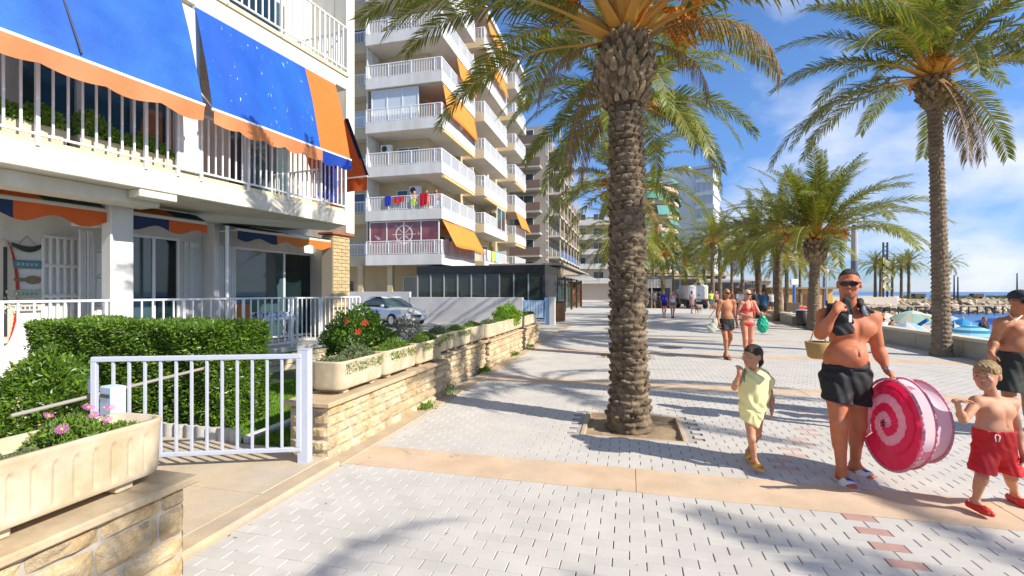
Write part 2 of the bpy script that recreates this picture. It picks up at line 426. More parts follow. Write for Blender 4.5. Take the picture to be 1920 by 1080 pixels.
# tree pits: earth bed with a kerb edge
M_EARTH = M('pit_earth', (.36, .26, .15), .95, var=.25, vscale=7, col2=(.28, .20, .12), bump=.08, bscale=25)
for i, p in enumerate(PITS):
    rs = np.random.RandomState(i)
    pit = empty('tree_pit', ((p[0]+p[1])/2, (p[2]+p[3])/2, 0), 0, ['sunken earth bed cut in the paving round the nearest palm trunk', 'earth bed in the paving round the second palm of the row', 'earth bed in the paving round the third palm of the row'][i], 'tree pit', 'earth beds of the palm row')
    hx, hy = (p[1]-p[0])/2, (p[3]-p[2])/2
    m_ = MB(); ph = rs.uniform(0, 9)
    m_.sheet(lambda u, v: ((2*u-1)*(hx-.02), (2*v-1)*(hy-.02), -.055+.018*math.sin(7*u+ph)*math.sin(6*v+2)+rs.uniform(-.008, .008)), 24, 24)
    m_.build('earth', M_EARTH, pit, True)
    k_ = MB()
    k_.box(-hx, hx, -hy, -hy+.05, -.2, -.003, .006); k_.box(-hx, hx, hy-.05, hy, -.2, -.003, .006)
    k_.box(-hx, -hx+.05, -hy+.052, hy-.052, -.2, -.003, .006); k_.box(hx-.05, hx, -hy+.052, hy-.052, -.2, -.003, .006)
    k_.build('kerb', M_EDGE, pit)
# kerb along the left edge of the paving + entry slab
MB().box(-2.80, -2.605, -3, 3.86, -.2, .045, .02).build('kerb', M_EDGE)['kind'] = 'structure'
MB().box(-2.84, -2.605, 3.865, 23.0, -.2, .012, .01).build('kerb', M_EDGE)['kind'] = 'structure'
slabm = MB()
slabm.box(-4.9, -2.806, 2.25, 3.1, -.2, .03, .01); slabm.box(-4.9, -2.806, 3.106, 4.08, -.2, .034, .01); slabm.box(-6.2, -4.906, 2.25, 4.08, -.2, .026, .01)
slabm.build('entry_paving', M_SLAB)['kind'] = 'structure'
# manhole
mh = empty('manhole_cover', (1.02, 12.6, 0), 0, 'round dark manhole cover in the paving right of the nearest palm', 'manhole cover')
p_ = G(1258, 652); mh.location = (p_.x, p_.y, .003)
MB().cyl((0, 0, -.05), (0, 0, .004), .33, .33, 28).build('rim', M('iron', (.12, .11, .10), .6), mh)
MB().cyl((0, 0, -.05), (0, 0, .008), .28, .28, 28).build('lid', M('iron_lid', (.09, .085, .08), .6, var=.2, vscale=20), mh)
# beach: slopes from the sea wall into the water
def beach():
    pts = []; nu, nv = 30, 46
    def f(u, v):
        Y = -15+v*125
        x0 = 8.5 if Y < 42 else 8.5+(Y-42)*.42
        x1 = 37-.10*max(0, Y-20) if Y < 62 else 33+(Y-62)*.5
        x1 = max(x1, x0+12)
        X = x0+(x1-x0)*u
        return (X, Y, -1.20-.75*u*u+.02*math.sin(X*3)*math.sin(Y*2.3))
    return MB().sheet(f, nu, nv)
beach().build('beach', M_SAND, smooth=True)['kind'] = 'structure'
# ================================================================ PALMS
M_LEAF = M('palm_leaflets', (.10, .15, .018), .42, attr='tone', acol=(.44, .36, .06), orand=.2, transl=.35, spec=.45)
M_LEAFD = M('palm_leaflets_dry', (.24, .15, .07), .7, attr='tone', acol=(.36, .24, .10), orand=.15, transl=.2, spec=.2)
M_RACH = M('palm_rachis', (.34, .25, .06), .5, attr='tone', acol=(.55, .27, .04), spec=.4)
M_RACHD = M('palm_rachis_dry', (.30, .17, .07), .6, spec=.3)
M_TRUNK = M('palm_trunk', (.10, .070, .042), .9, var=.4, vscale=6, col2=(.23, .17, .105), bump=.10, bscale=70, fine=.2)
M_TRUNKL = M('palm_trunk_light', (.23, .17, .115), .9, var=.25, vscale=4, col2=(.18, .13, .08), bump=.10, bscale=45, fine=.2)
M_BOSS = M('palm_leaf_base', (.13, .085, .045), .85, var=.4, vscale=11, col2=(.32, .23, .13), bump=.08, bscale=60, fine=.2, orand=.3)
M_FRUIT = M('palm_fruit_stalk', (.70, .30, .03), .5, var=.2, vscale=20, transl=.2)

def frond_mesh(name, L=3.3, e0=40, bend=80, npair=95, seed=0, lf=.42, wd=.030, dry=False, petiole=.17, side=0., detail=2, droop=.35):
    """frond in the xz plane, base at the origin, starting at elevation e0 (deg) and curving down by bend (deg)"""
    rs = np.random.RandomState(seed)
    ns = 26; s = np.linspace(0, 1, ns+1)
    ang = np.radians(e0-bend*s**1.35); sd_ = np.radians(side)*s**2
    d = np.stack([np.cos(ang)*np.cos(sd_), np.cos(ang)*np.sin(sd_), np.sin(ang)], 1)
    pts = np.concatenate([[[0, 0, 0]], np.cumsum((d[:-1]+d[1:])*.5*L/ns, 0)])
    V = []; F4 = []; F3 = []; tone = []; tl = []
    # rachis: flattened tube
    for i in range(ns+1):
        t = d[i]; sdv = np.cross([0, 0, 1], t); sdv = sdv/(np.linalg.norm(sdv)+1e-9); up = np.cross(t, sdv)
        r = .034*(1-s[i])**1.1+.004; wv = r*(1.5 if s[i] < .12 else 1.0)*(1.6-s[i]*4 if s[i] < .12 else 1)
        for k in range(6):
            a = 2*math.pi*k/6; V.append(pts[i]+sdv*math.cos(a)*wv+up*math.sin(a)*r*.6)
    for i in range(ns):
        for k in range(6): F4.append((i*6+k, i*6+(k+1) % 6, (i+1)*6+(k+1) % 6, (i+1)*6+k)); tone.append(max(0, 1-s[i]*2.6))
    nR = len(F4)
    def at(u):
        x = u*ns; i = min(int(x), ns-1); f = x-i
        return pts[i]*(1-f)+pts[i+1]*f, d[i]*(1-f)+d[i+1]*f
    us = petiole+(1-petiole)*(np.arange(npair)+.5)/npair
    for u in us:
        for sg in (-1, 1):
            if rs.rand() < .03: continue
            uu = min(.999, u+rs.uniform(-.4, .4)/npair)
            p, t = at(uu); t = t/np.linalg.norm(t)
            sdv = np.cross([0, 0, 1.], t); n_ = np.linalg.norm(sdv); sdv = sdv/n_ if n_ > 1e-3 else np.array([0, 1., 0]); up = np.cross(t, sdv)
            w_ = (uu-petiole)/(1-petiole)
            ln = lf*(.45+.55*min(1, w_/.18))*(1-.62*max(0, (w_-.45)/.55)**1.3)*rs.uniform(.86, 1.1)
            fwd = .55+.75*w_+rs.uniform(-.12, .12); upa = rs.choice([.55, .2, -.05])*(1-.5*w_)+rs.uniform(-.1, .1)
            if dry: upa -= .5
            dr = sdv*sg+t*fwd+up*upa; dr /= np.linalg.norm(dr)
            nrm = np.cross(dr, t)*sg; nrm = nrm/np.linalg.norm(nrm)
            wv = np.cross(nrm, dr); wv /= np.linalg.norm(wv)
            if wv @ t < 0: wv = -wv
            g = np.array([0, 0, -1.])*(droop*(1.9 if dry else 1))*rs.uniform(.5, 1.4)
            W = wd*rs.uniform(.85, 1.15)*(.7+.3*(1-w_))
            b0 = len(V)
            a = p+sdv*sg*.012
            q1 = a+dr*ln*.38+g*ln*.08; q2 = a+dr*ln*.75+g*ln*.35; q3 = a+dr*ln+g*ln*.72
            V += [a-wv*W*.32, a+wv*W*.32, q1-wv*W*.5, q1+wv*W*.5]
            F4.append((b0, b0+1, b0+3, b0+2))
            base_t = rs.uniform(0, .55)**1.5
            tl.append(base_t)
            if detail >= 2:
                V += [q2-wv*W*.36, q2+wv*W*.36, q3]
                F4.append((b0+2, b0+3, b0+5, b0+4)); tl.append(base_t+.05); F3.append((b0+4, b0+5, b0+6))
            else:
                V += [q3]; F3.append((b0+2, b0+3, b0+4))
    me = npmesh(name, np.array(V), [np.array(F4), np.array(F3)], None, False)
    tt = np.concatenate([np.array(tone), np.array(tl), rs.uniform(.1, .7, len(F3))])
    face_attr(me, 'tone', tt)
    me.materials.append(M_LEAFD if dry else M_LEAF); me.materials.append(M_RACHD if dry else M_RACH)
    mi = np.zeros(len(me.polygons), dtype=np.int32); mi[:nR] = 1; me.polygons.foreach_set('material_index', mi)
    return me
def trunk_mesh(name, prof, H, lean=(0, 0), n=48, dz=.03, rows=.10, cols=9, amp=.03, seed=0, mat=None):
    """prof(z)->radius; scale-like leaf scars as relief"""
    rs = np.random.RandomState(seed); nz = int(H/dz)+1; z = np.linspace(-.15, H, nz); th = np.arange(n)/n*2*math.pi
    Z, T = np.meshgrid(z, th, indexing='ij')
    wob = .25*np.sin(T*2+Z*1.3+seed)+.18*np.sin(T*3-Z*2.1)
    rr = (Z+.35*rows*wob)/rows; row = np.floor(rr); fv = rr-row
    cc = T/(2*math.pi)*cols+.5*(row % 2)+.08*np.sin(row*3.1); col = np.floor(cc); fu = cc-col
    hsh = lambda a, b: np.abs(np.sin(a*12.9898+(b % cols)*78.233+seed)*43758.5453) % 1
    am = .45+.9*hsh(row, col)
    lip = np.where(fv < .72, (fv/.72)**1.6, (1-(fv-.72)/.28)**1.2)
    shp = 1-np.abs(2*fu-1)**3.2
    dsp = amp*am*lip*(.35+.65*shp)-amp*.25*(np.abs(2*fu-1) > .9)
    dsp = dsp+rs.uniform(-1, 1, Z.shape)*amp*.13
    rad = np.array([prof(v) for v in z])[:, None]+dsp
    k = np.clip(z/H, 0, 1)
    X = rad*np.cos(T)+(lean[0]*k**1.4)[:, None]; Y = rad*np.sin(T)+(lean[1]*k**1.4)[:, None]
    V = np.stack([X, Y, Z], 2).reshape(-1, 3)
    i = np.arange(nz-1)[:, None]*n; j = np.arange(n)[None]; jn = (j+1) % n
    F = np.stack([i+j, i+jn, i+n+jn, i+n+j], 2).reshape(-1, 4)
    return npmesh(name, V, F, mat or M_TRUNK, False if n < 20 else True)
def wedge_mesh(name, mat, w=.06, h=.09, t=.03, seed=0):
    """one cut leaf base: a curved woody wedge standing proud of the trunk; local +x outward, z up"""
    rs = random.Random(seed); v = []; prof = [(-.2, .0, .9), (.0, .35, 1.0), (.45, .9, .92), (.8, 1.25, .62), (1.0, 1.0, .3)]
    for (a, o, ww) in prof:
        for k in (-1, -.35, .35, 1):
            v.append(((o*(1-.35*abs(k)**2)+rs.uniform(-.12, .12))*t, k*w*.5*ww, a*h+rs.uniform(-.05, .05)*h))
    f = [(i*4+j, i*4+j+1, i*4+j+5, i*4+j+4) for i in range(4) for j in range(3)]
    n = len(v)
    v += [(-t*.8, -w*.5, -.2*h), (-t*.8, w*.5, -.2*h), (-t*.8, w*.25, h), (-t*.8, -w*.25, h)]
    f += [(n, n+3, 16, 12, 8, 4, 0), (n+1, 3, 7, 11, 15, 19, n+2), (n+3, n+2, 19, 18, 17, 16)]
    me = bpy.data.meshes.new(name); me.from_pydata(v, [], f); me.materials.append(mat); me.update(); return me
def fruit_mesh(name, seed=0, L=.8, n=26):
    rs = np.random.RandomState(seed); m = MB(); 
    main = [(0, 0, 0), (.22*L, 0, .10*L), (.42*L, 0, .05*L), (.55*L, 0, -.12*L)]
    m.tube(main, .014, 5)
    for i in range(n):
        b = Vector(main[2]).lerp(Vector(main[3]), rs.rand())
        a = rs.uniform(-1.2, 1.2); ln = rs.uniform(.25, .5)*L
        p1 = b+Vector((math.cos(a)*ln*.4, math.sin(a)*ln*.4, -ln*.2)); p2 = p1+Vector((rs.uniform(-.05, .05), rs.uniform(-.05, .05), -ln*.7))
        m.tube([b, p1, p2], .005, 3)
        for k in range(4):
            q = p1.lerp(p2, k/4+.15); m.box(q.x-.011, q.x+.011, q.y-.011, q.y+.011, q.z-.014, q.z+.014)
    return m.mesh(name, M_FRUIT)
# frond families: near (fine), mid, far
ELEV = [84, 72, 60, 48, 36, 24, 12, 0, -14]
BEND = [34, 48, 60, 68, 74, 78, 76, 70, 60]
def family(tag_, npair, lf, wd, detail, L=3.3):
    return [frond_mesh('frond', L, e, b, npair, 11*i+3, lf, wd, False, .16, rnd.uniform(-14, 14), detail) for i, (e, b) in enumerate(zip(ELEV, BEND))]
FN = family('n', 105, .44, .030, 2)
FM = family('m', 62, .44, .042, 1)
FF = family('f', 34, .46, .070, 1)
DRY = [frond_mesh('dry_frond', 3.0, e, b, 85, 70+i, .36, .024, True, .15, 8, 2, .8) for i, (e, b) in enumerate([(15, 105), (-10, 85), (-40, 50)])]
FRUIT = [fruit_mesh('fruit_bunch', i) for i in range(3)]
def crown(root, z, fam, Lf, n, r0, seed, ctr=(0, 0), lo=0, dryn=0, fruit=0, epow=1.0, span=1.0):
    rs = random.Random(seed); az = rs.uniform(0, 6.28)
    for i in range(n):
        f = (i+.5)/n; e = int(min(len(ELEV)-1, max(0, f**epow*span*(len(ELEV)-.01)+rs.uniform(-.4, .4))))
        az += 2.39996+rs.uniform(-.15, .15)
        sc = Lf/3.3*rs.uniform(.88, 1.08)*(.78 if e == 0 else 1)
        rr = r0*(.25+.75*f); zz_ = z+.28*r0*2*(1-f)
        o = link('frond', fam[e], root, (ctr[0]+rr*math.cos(az), ctr[1]+rr*math.sin(az), zz_), (rs.uniform(-.25, .25), rs.uniform(-.07, .07), az), sc)
    for i in range(dryn):
        a = rs.uniform(0, 6.28)
        link('dry_frond', DRY[rs.randrange(3)], root, (ctr[0]+r0*.9*math.cos(a), ctr[1]+r0*.9*math.sin(a), z-.1), (0, 0, a), Lf/3.3*.8)
    for i in range(fruit):
        a = rs.uniform(0, 6.28)
        link('fruit_bunch', FRUIT[i % 3], root, (ctr[0]+r0*.6*math.cos(a), ctr[1]+r0*.6*math.sin(a), z+.1), (0, -.5, a), Lf/3.3*1.15)
WEDGE = [wedge_mesh('leaf_base', M_BOSS, .105, .13, .06, i) for i in range(4)]
def boss(root, z0, z1, rfn, ctr, rows, cols, sc=1., seed=0, name='leaf_base'):
    rs = random.Random(seed)
    for r in range(rows):
        z = z0+(z1-z0)*(r+.5)/rows; rad = rfn(z)
        for c in range(cols):
            a = 2*math.pi*(c+.5*(r % 2))/cols+rs.uniform(-.1, .1)
            link(name, WEDGE[rs.randrange(4)], root, (ctr[0]+rad*math.cos(a), ctr[1]+rad*math.sin(a), z), (rs.uniform(-.4, .4), rs.uniform(-.3, .25)+.1, a), sc*rs.uniform(.65, 1.3))
# ---------------- nearest palm
b = G(1178, 790); PX, PY = .0, 5.92
pal = empty('palm_tree', (PX, PY, 0), 0, 'nearest tall palm with thick scaly brown trunk standing in the earth pit', 'palm tree', 'palms along the promenade')
leanx = -.06; H1 = 4.55
def pr1(z):
    if z < .5: return .205+.055*(1-max(z, 0)/.5)**1.5
    return .205-.03*min(1, (z-.5)/3.0)
link('trunk', trunk_mesh('trunk', pr1, H1, (leanx, 0), 84, .014, .082, 10, .042, 3), pal)
def br(z):
    t = (z-3.98)/(4.72-3.98); return .17+.165*math.sin(math.pi*min(1, max(0, t*.8+.16)))
m = MB(); m.lathe([(max(.05, br(z)-.01), z) for z in np.linspace(3.95, 4.78, 10)], 20, (leanx, 0, 0)); m.build('crown_base', M_TRUNK, pal, True)
boss(pal, 3.86, 4.70, lambda z: br(max(z, 3.96))-.012, (leanx, 0), 10, 16, .88, 5)
# small scar wedges over the camera side of the trunk
rs = random.Random(4); k = 0
scar = [wedge_mesh('leaf_scar', M_TRUNK, .10, .055, .030, i+20) for i in range(4)]
for r in range(46):
    z = .10+r*.084; c0 = (leanx)*(max(z, 0)/H1)**1.4
    for c in range(12):
        a = 2*math.pi*(c+.5*(r % 2))/12+rs.uniform(-.12, .12)
        if math.sin(a) > .35 or rs.random() < .25 or k >= 290: continue     # the face turned away keeps the plain relief
        link('leaf_scar', scar[rs.randrange(4)], pal, (c0+(pr1(z)+.012)*math.cos(a), (pr1(z)+.012)*math.sin(a), z+rs.uniform(-.015, .015)), (rs.uniform(-.3, .3), rs.uniform(-.1, .2), a), rs.uniform(.75, 1.25)); k += 1
# crown of the nearest palm: hand-set fronds  (azimuth deg, family index, length, height offset, roll)
C1 = Vector((leanx, 0, 4.72))
n1 = [(183, 4, 3.0, .0, .0), (198, 4, 3.3, .10, .1), (168, 3, 3.5, .2, -.1), (212, 5, 2.9, -.05, .1), (150, 4, 3.3, .15, 0), (226, 3, 3.2, .2, .1), (190, 2, 3.4, .3, 0),
      (-4, 5, 3.3, .05, 0), (12, 4, 3.5, .15, -.1), (-22, 4, 3.2, .1, .1), (-40, 3, 3.2, .2, 0), (6, 3, 3.5, .25, 0), (48, 4, 3.2, .15, 0), (-10, 2, 3.3, .3, .1),
      (250, 2, 3.0, .3, 0), (275, 1, 3.0, .3, 0), (300, 3, 3.0, .2, .1), (320, 2, 3.2, .3, 0), (240, 4, 3.0, .15, 0), (262, 3, 3.0, .22, 0), (288, 4, 3.0, .15, 0),
      (70, 3, 3.2, .2, 0), (90, 2, 3.2, .3, 0), (110, 3, 3.3, .2, 0), (130, 4, 3.2, .15, 0),
      (170, 1, 3.1, .35, 0), (20, 1, 3.1, .35, 0), (100, 0, 2.8, .4, 0), (230, 0, 2.8, .4, 0), (340, 0, 2.8, .4, 0), (140, 1, 3.1, .35, 0), (310, 1, 3.0, .35, 0), (55, 1, 3.1, .35, 0), (205, 1, 3.1, .35, 0),
      (176, 6, 2.6, -.1, .1)]
for (az, e, Lf, dz_, roll) in n1:
    a = R(az); rr = .20 if e > 3 else .12
    link('frond', FN[e], pal, (C1.x+rr*math.cos(a), rr*math.sin(a), C1.z+dz_*.45), (roll, 0, a), Lf/3.3)
for (az, i, Lf) in ((-14, 0, 1.9), (8, 1, 1.2), (196, 1, 1.3), (140, 2, 1.6)):
    a = R(az); link('dry_frond', DRY[i], pal, (C1.x+.25*math.cos(a), .25*math.sin(a), C1.z-.05), (0, 0, a), Lf/3.0)
for (az, dz_, s_) in ((-30, .12, 1.2), (10, .1, 1.2), (-70, .25, 1.2), (215, .3, 1.0), (-8, -.18, .9), (35, .3, 1.1), (190, .35, 1.0), (-50, .4, 1.3)):
    a = R(az); link('fruit_bunch', FRUIT[int(az) % 3], pal, (C1.x+.2*math.cos(a), .2*math.sin(a), C1.z+dz_), (0, -.5, a), s_)
# ---------------- generic palms
def palm(x, y, H, rb, rt, Lf, fam, n, label, seed, cat='palm tree', group='palms along the promenade', z0=0., lean=(0, 0), tn=32, dz=.04, rows=.10, cols=9, amp=.025,
         dryn=1, fruit=3, bossr=None, bossh=.6, mat=None, epow=1., span=1., wedges=False):
    root = empty('palm_tree', (x, y, z0), 0, label, cat, group)
    pf = lambda z: (rb-(rb-rt)*min(1, max(0, z)/H*1.6))+.28*rb*max(0, 1-max(z, 0)/.45)**2
    link('trunk', trunk_mesh('trunk', pf, H, lean, tn, dz, rows, cols, amp, seed, mat), root)
    bz = bossr or rt*1.55
    bf = lambda z: rt*.9+(bz-rt*.9)*math.sin(math.pi*min(1, max(0, (z-(H-bossh))/(bossh*1.25)*.85+.05)))
    m = MB(); m.lathe([(max(.04, bf(z)), z) for z in np.linspace(H-bossh, H+.22*bossh, 9)], 14 if tn > 20 else 9, (lean[0], lean[1], 0)); m.build('crown_base', M_TRUNK if mat is None else mat, root, tn > 20)
    if wedges: boss(root, H-bossh*.92, H+.15*bossh, lambda z: bf(z)-.01, lean, 6, 13, wedges, seed)
    crown(root, H+.08, fam, Lf, n, bz*.75, seed, lean, 0, dryn, fruit, epow, span)
    return root
# right row, big palm by the sea wall
palm(7.62, 14.07, 6.95, .185, .135, 3.9, FN, 46, 'tall slender palm rising in front of the low sea wall between man and boy', 21, lean=(-.18, 0), tn=64, dz=.022, rows=.11, cols=9, amp=.036, bossr=.30, bossh=.75, dryn=2, fruit=3, wedges=1.15, span=.84, mat=M_TRUNKL)
# second and third of the left row, behind the nearest one
palm(-.12, 12.2, 6.3, .24, .18, 3.3, FN, 46, 'palm whose crown spreads right behind the trunk of the nearest palm', 8, tn=40, dz=.035, dryn=2, fruit=2, bossr=.34, span=1.0, epow=.85)
palm(-.22, 18.3, 5.6, .25, .19, 3.5, FM, 42, 'third palm in the line behind the nearest trunk', 9, tn=32, dryn=1, bossr=.33)
palm(-.2, 24.6, 4.6, .25, .19, 3.3, FM, 36, 'fourth palm in the line behind the nearest trunk', 10, tn=24, dz=.06)
palm(-.4, 32.5, 4.4, .25, .19, 3.2, FM, 34, 'fifth palm in the line, its crown low left of the far kiosk', 12, tn=20, dz=.08)
# right row beyond
palm(7.56, 22.4, 3.75, .235, .18, 4.3, FN, 46, 'stout palm with orange fruit stalks behind the man in sunglasses', 13, lean=(.1, 0), tn=44, dz=.035, rows=.12, cols=8, amp=.04, bossr=.40, bossh=1.0, dryn=0, fruit=9, wedges=1.5, mat=M_TRUNKL, span=.70)
palm(8.0, 28.8, 4.6, .22, .18, 3.9, FM, 40, 'palm next behind the stout one, trunk just above the bikini woman', 14, tn=28, bossr=.38, bossh=.8, fruit=4, span=.9)
palm(7.9, 32.2, 4.5, .21, .17, 3.7, FM, 38, 'palm with leaning crown, trunk above the bald man', 15, tn=24, lean=(-.2, 0), bossr=.36, fruit=3, span=.9)
def pal_at(px, w_, H, Lf, n, label, seed, rb=.20, **k):
    p = P(px, 547, w_); return palm(p.x, p.y, H, rb, rb*.8, Lf, FF if w_ > 38 else FM, n, label, seed, tn=14 if w_ > 38 else 20, dz=.12, rows=.2, amp=.03, **k)
pal_at(1336, 44, 6.2, 3.6, 34, 'left one of the twin dark thin trunks behind the bald man', 31, dryn=0, fruit=1)
pal_at(1350, 46, 6.6, 3.6, 34, 'right one of the twin dark thin trunks behind the bald man', 32, dryn=0, fruit=1)
pal_at(1475, 46, 4.6, 3.7, 32, 'palm on the sand left of the stout palm with a thin trunk', 33, dryn=2, fruit=1)
pal_at(1286, 52, 4.6, 4.0, 32, 'palm standing just left of the parked white van', 34, dryn=1, fruit=2)
pal_at(1320, 60, 5.6, 3.9, 30, 'palm rising behind the parked white van', 35, dryn=1, fruit=2)
pal_at(1243, 46, 5.0, 3.9, 32, 'palm with hanging orange stalks behind the far kiosk', 36, dryn=1, fruit=5)
pal_at(1262, 66, 7.6, 3.9, 30, 'tall palm in front of the curved balconies', 37, dryn=0, fruit=1)
pal_at(1372, 62, 6.2, 4.0, 30, 'far palm seen between the bald man and the twin trunks', 38, dryn=1, fruit=1)
pal_at(1392, 50, 6.6, 4.0, 32, 'far palm seen just left of the bikini woman', 39, dryn=1, fruit=2)
pal_at(1452, 56, 7.0, 4.0, 32, 'far palm above the person in dark blue shirt', 40, dryn=1, fruit=1)
pal_at(1500, 66, 5.8, 3.8, 30, 'far palm behind the orange beach bar', 41, dryn=1, fruit=0)
pal_at(1545, 72, 5.0, 3.6, 28, 'far palm just right of the stout trunk', 42, dryn=0, fruit=0)
pal_at(1225, 58, 6.8, 3.8, 30, 'palm crown just right of the nearest trunk, beyond the kiosk', 43, dryn=1, fruit=3)
for i, (px, w_, H, Lf, lb) in enumerate([(1641, 72, 5.0, 2.9, 'leftmost palm of the clump on the far spit'), (1651, 75, 4.7, 2.9, 'second palm of the clump on the far spit, left of the dark mast'),
        (1673, 77, 4.4, 2.6, 'small palm of the clump just right of the dark mast'), (1690, 74, 4.9, 2.9, 'left one of the pair of palms on the far spit'), (1704, 70, 5.0, 3.1, 'right one of the pair of palms on the far spit'),
        (1776, 82, 5.6, 3.2, 'far palm half hidden behind the big right trunk')]):
    p = P(px, 547, w_); palm(p.x, p.y, H, .22, .17, Lf, FF, 30, lb, 50+i, z0=.75, tn=12, dz=.2, rows=.25, amp=.02, dryn=0, fruit=0, group='palms on the far spit')
# palms of the same rows just outside the frame (they shade the paving in view)
palm(7.7, 5.75, 6.6, .24, .19, 3.2, FM, 18, 'palm of the right row outside the picture, its shadow crosses the paving', 61, tn=24)
palm(11.5, -.45, 5.2, .24, .19, 3.0, FN, 22, 'palm of the right row beside the camera, it shades the paving bottom right', 62, tn=24)

palm(6.3, -1.25, 5.2, .24, .19, 2.6, FM, 18, 'palm just behind the camera, its crown shades the paving at bottom left', 63, tn=24)
# ================================================================ APARTMENT BUILDING ON THE LEFT (its own frame: x out of the facade, y along it away from the camera)
AO = Vector((-5.9, 8.93, 0)); AD = Vector((math.sin(R(8.5)), math.cos(R(8.5)), 0)); AN = Vector((math.cos(R(8.5)), -math.sin(R(8.5)), 0))
def AW(x, y, z=0): return AO+AN*x+AD*y+Vector((0, 0, z))
def Ay(px, x):            # y of the point of picture column px on the plane x = const of the building frame
    o = AO+AN*x; f = Vector((-SA, CA, 0)); r = Vector((CA, SA, 0)); w0, v0 = f.dot(o), r.dot(o); dw, dv = f.dot(AD), r.dot(AD); d = (px-960)/880
    return (d*w0-v0)/(dv-d*dw)
TZ = .49                  # terrace level
M_WA = M('white_render', (.66, .66, .645), .8, var=.08, vscale=1.2, bump=.02, bscale=90, col2=(.60, .59, .56), stretch=(1.6, 1.6, .3))
M_WC = M('cream_render', (.62, .57, .46), .8, var=.08, vscale=1.6, bump=.02, bscale=90, col2=(.68, .66, .58), stretch=(1.6, 1.6, .4))
M_WCE = M('ceiling_render', (.62, .61, .57), .85, var=.07, vscale=.8, bump=.02, bscale=60)
M_YST = M('yellowed_cream_strip', (.62, .54, .36), .8, var=.1, vscale=4)
M_BRICK = M('yellow_brick', (.50, .37, .19), .85, var=.12, vscale=6, bump=.03, bscale=60, orand=.14, fine=.1)
M_TILE = M('terracotta_tile', (.36, .11, .05), .7, var=.12, vscale=6)
M_BLUE = M('blue_awning_canvas', (.004, .085, .48), .6, var=.10, vscale=1.2, col2=(.006, .12, .55), spots=((.45, .60, .75), 10., .675), transl=.22, fine=.06, bscale=25, stretch=(1.6, 1.6, .55))
M_BLUE1 = M('blue_awning_canvas_worn', (.004, .085, .46), .6, var=.10, vscale=.9, col2=(.02, .15, .52), transl=.22, fine=.08, bscale=14)
M_ORNG = M('orange_awning_canvas', (.72, .22, .035), .65, var=.07, vscale=2, transl=.35, fine=.05, bscale=25)
M_ORNV = M('faded_orange_valance', (.74, .27, .11), .65, var=.07, vscale=3, transl=.35)
M_REDV = M('red_orange_valance', (.62, .11, .015), .7, var=.08, vscale=3, transl=.1)
M_NAVY = M('navy_valance', (.008, .03, .10), .7, transl=.1)
M_TEAL = M('dark_blue_canvas', (.01, .05, .085), .7)
M_GLS = glass('window_glass', (.015, .03, .032), .02, .35)
M_GLST = glass('tinted_window_glass', (.05, .10, .11), .03, .15)
M_CURT = M('pale_green_curtain', (.45, .55, .53), .9, transl=.1)
A = empty('apartment_building', AO, R(-8.5), 'white and cream apartment building on the left with blue and orange awnings over its balconies', 'building')
yL = -13.0
mb = MB()                                   # walls of ground floor: plane x=-2.3 with openings
w1a, w1b = Ay(226, -2.3), Ay(341, -2.3); w2a, w2b = Ay(441, -2.3), Ay(608, -2.3)
xw = -2.3
def wall_seg(m, x, ya, yb, za, zb, t=.18): m.box(x-t, x, ya, yb, za, zb)
yz = -6.9
wall_seg(mb, xw, yL, w1a, TZ, 3.04); wall_seg(mb, xw, w1a, w1b, 2.66, 3.04); wall_seg(mb, xw, w1b, w2a, TZ, 3.04); wall_seg(mb, xw, w2a, w2b, 2.60, 3.04); wall_seg(mb, xw, w2b, 1.55, TZ, 3.04)
mb.box(xw, xw+.35, Ay(375, xw)+.05, Ay(412, xw+.35), TZ, 3.035, .01)
mb.build('wall', M_WA, A)
MB().box(-7, xw-.2, yL, 1.5, TZ+.001, 3.0).build('room_block', DARK, A) if False else None
# dark rooms behind glass (real boxes: floor, back wall, side walls)
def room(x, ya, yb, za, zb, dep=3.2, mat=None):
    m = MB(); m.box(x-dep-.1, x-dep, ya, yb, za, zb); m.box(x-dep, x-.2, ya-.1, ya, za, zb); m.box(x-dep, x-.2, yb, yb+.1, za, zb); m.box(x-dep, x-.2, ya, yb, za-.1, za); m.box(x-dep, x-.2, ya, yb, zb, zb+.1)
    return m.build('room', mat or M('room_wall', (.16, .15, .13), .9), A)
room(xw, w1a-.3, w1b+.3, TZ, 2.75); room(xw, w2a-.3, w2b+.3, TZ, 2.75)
# terrace slab and its stone front
MB().box(-2.3, -.72, yL, 1.0, TZ-.10, TZ, .008).build('terrace_slab', M('terrace_slab', (.52, .50, .45), .8, var=.1, vscale=3, bump=.02), A)
MB().box(-2.3, -.80, yL, .95, -.02, TZ-.101).build('terrace_base', M('stone_joint', (.45, .38, .27), .95, var=.1), A)
for (r_, zz0) in enumerate((.0, .13, .26)):
    y = -6+.17*r_
    while y < .9:
        l = rnd.uniform(.25, .45); MB().box(-.81, -.775, y+.008, min(y+l, .94), zz0+.008, zz0+.123, .01).build('stone', M('terrace_stone', (.55, .46, .32), .9, var=.2, vscale=4, bump=.06, bscale=20, orand=.15), A); y += l
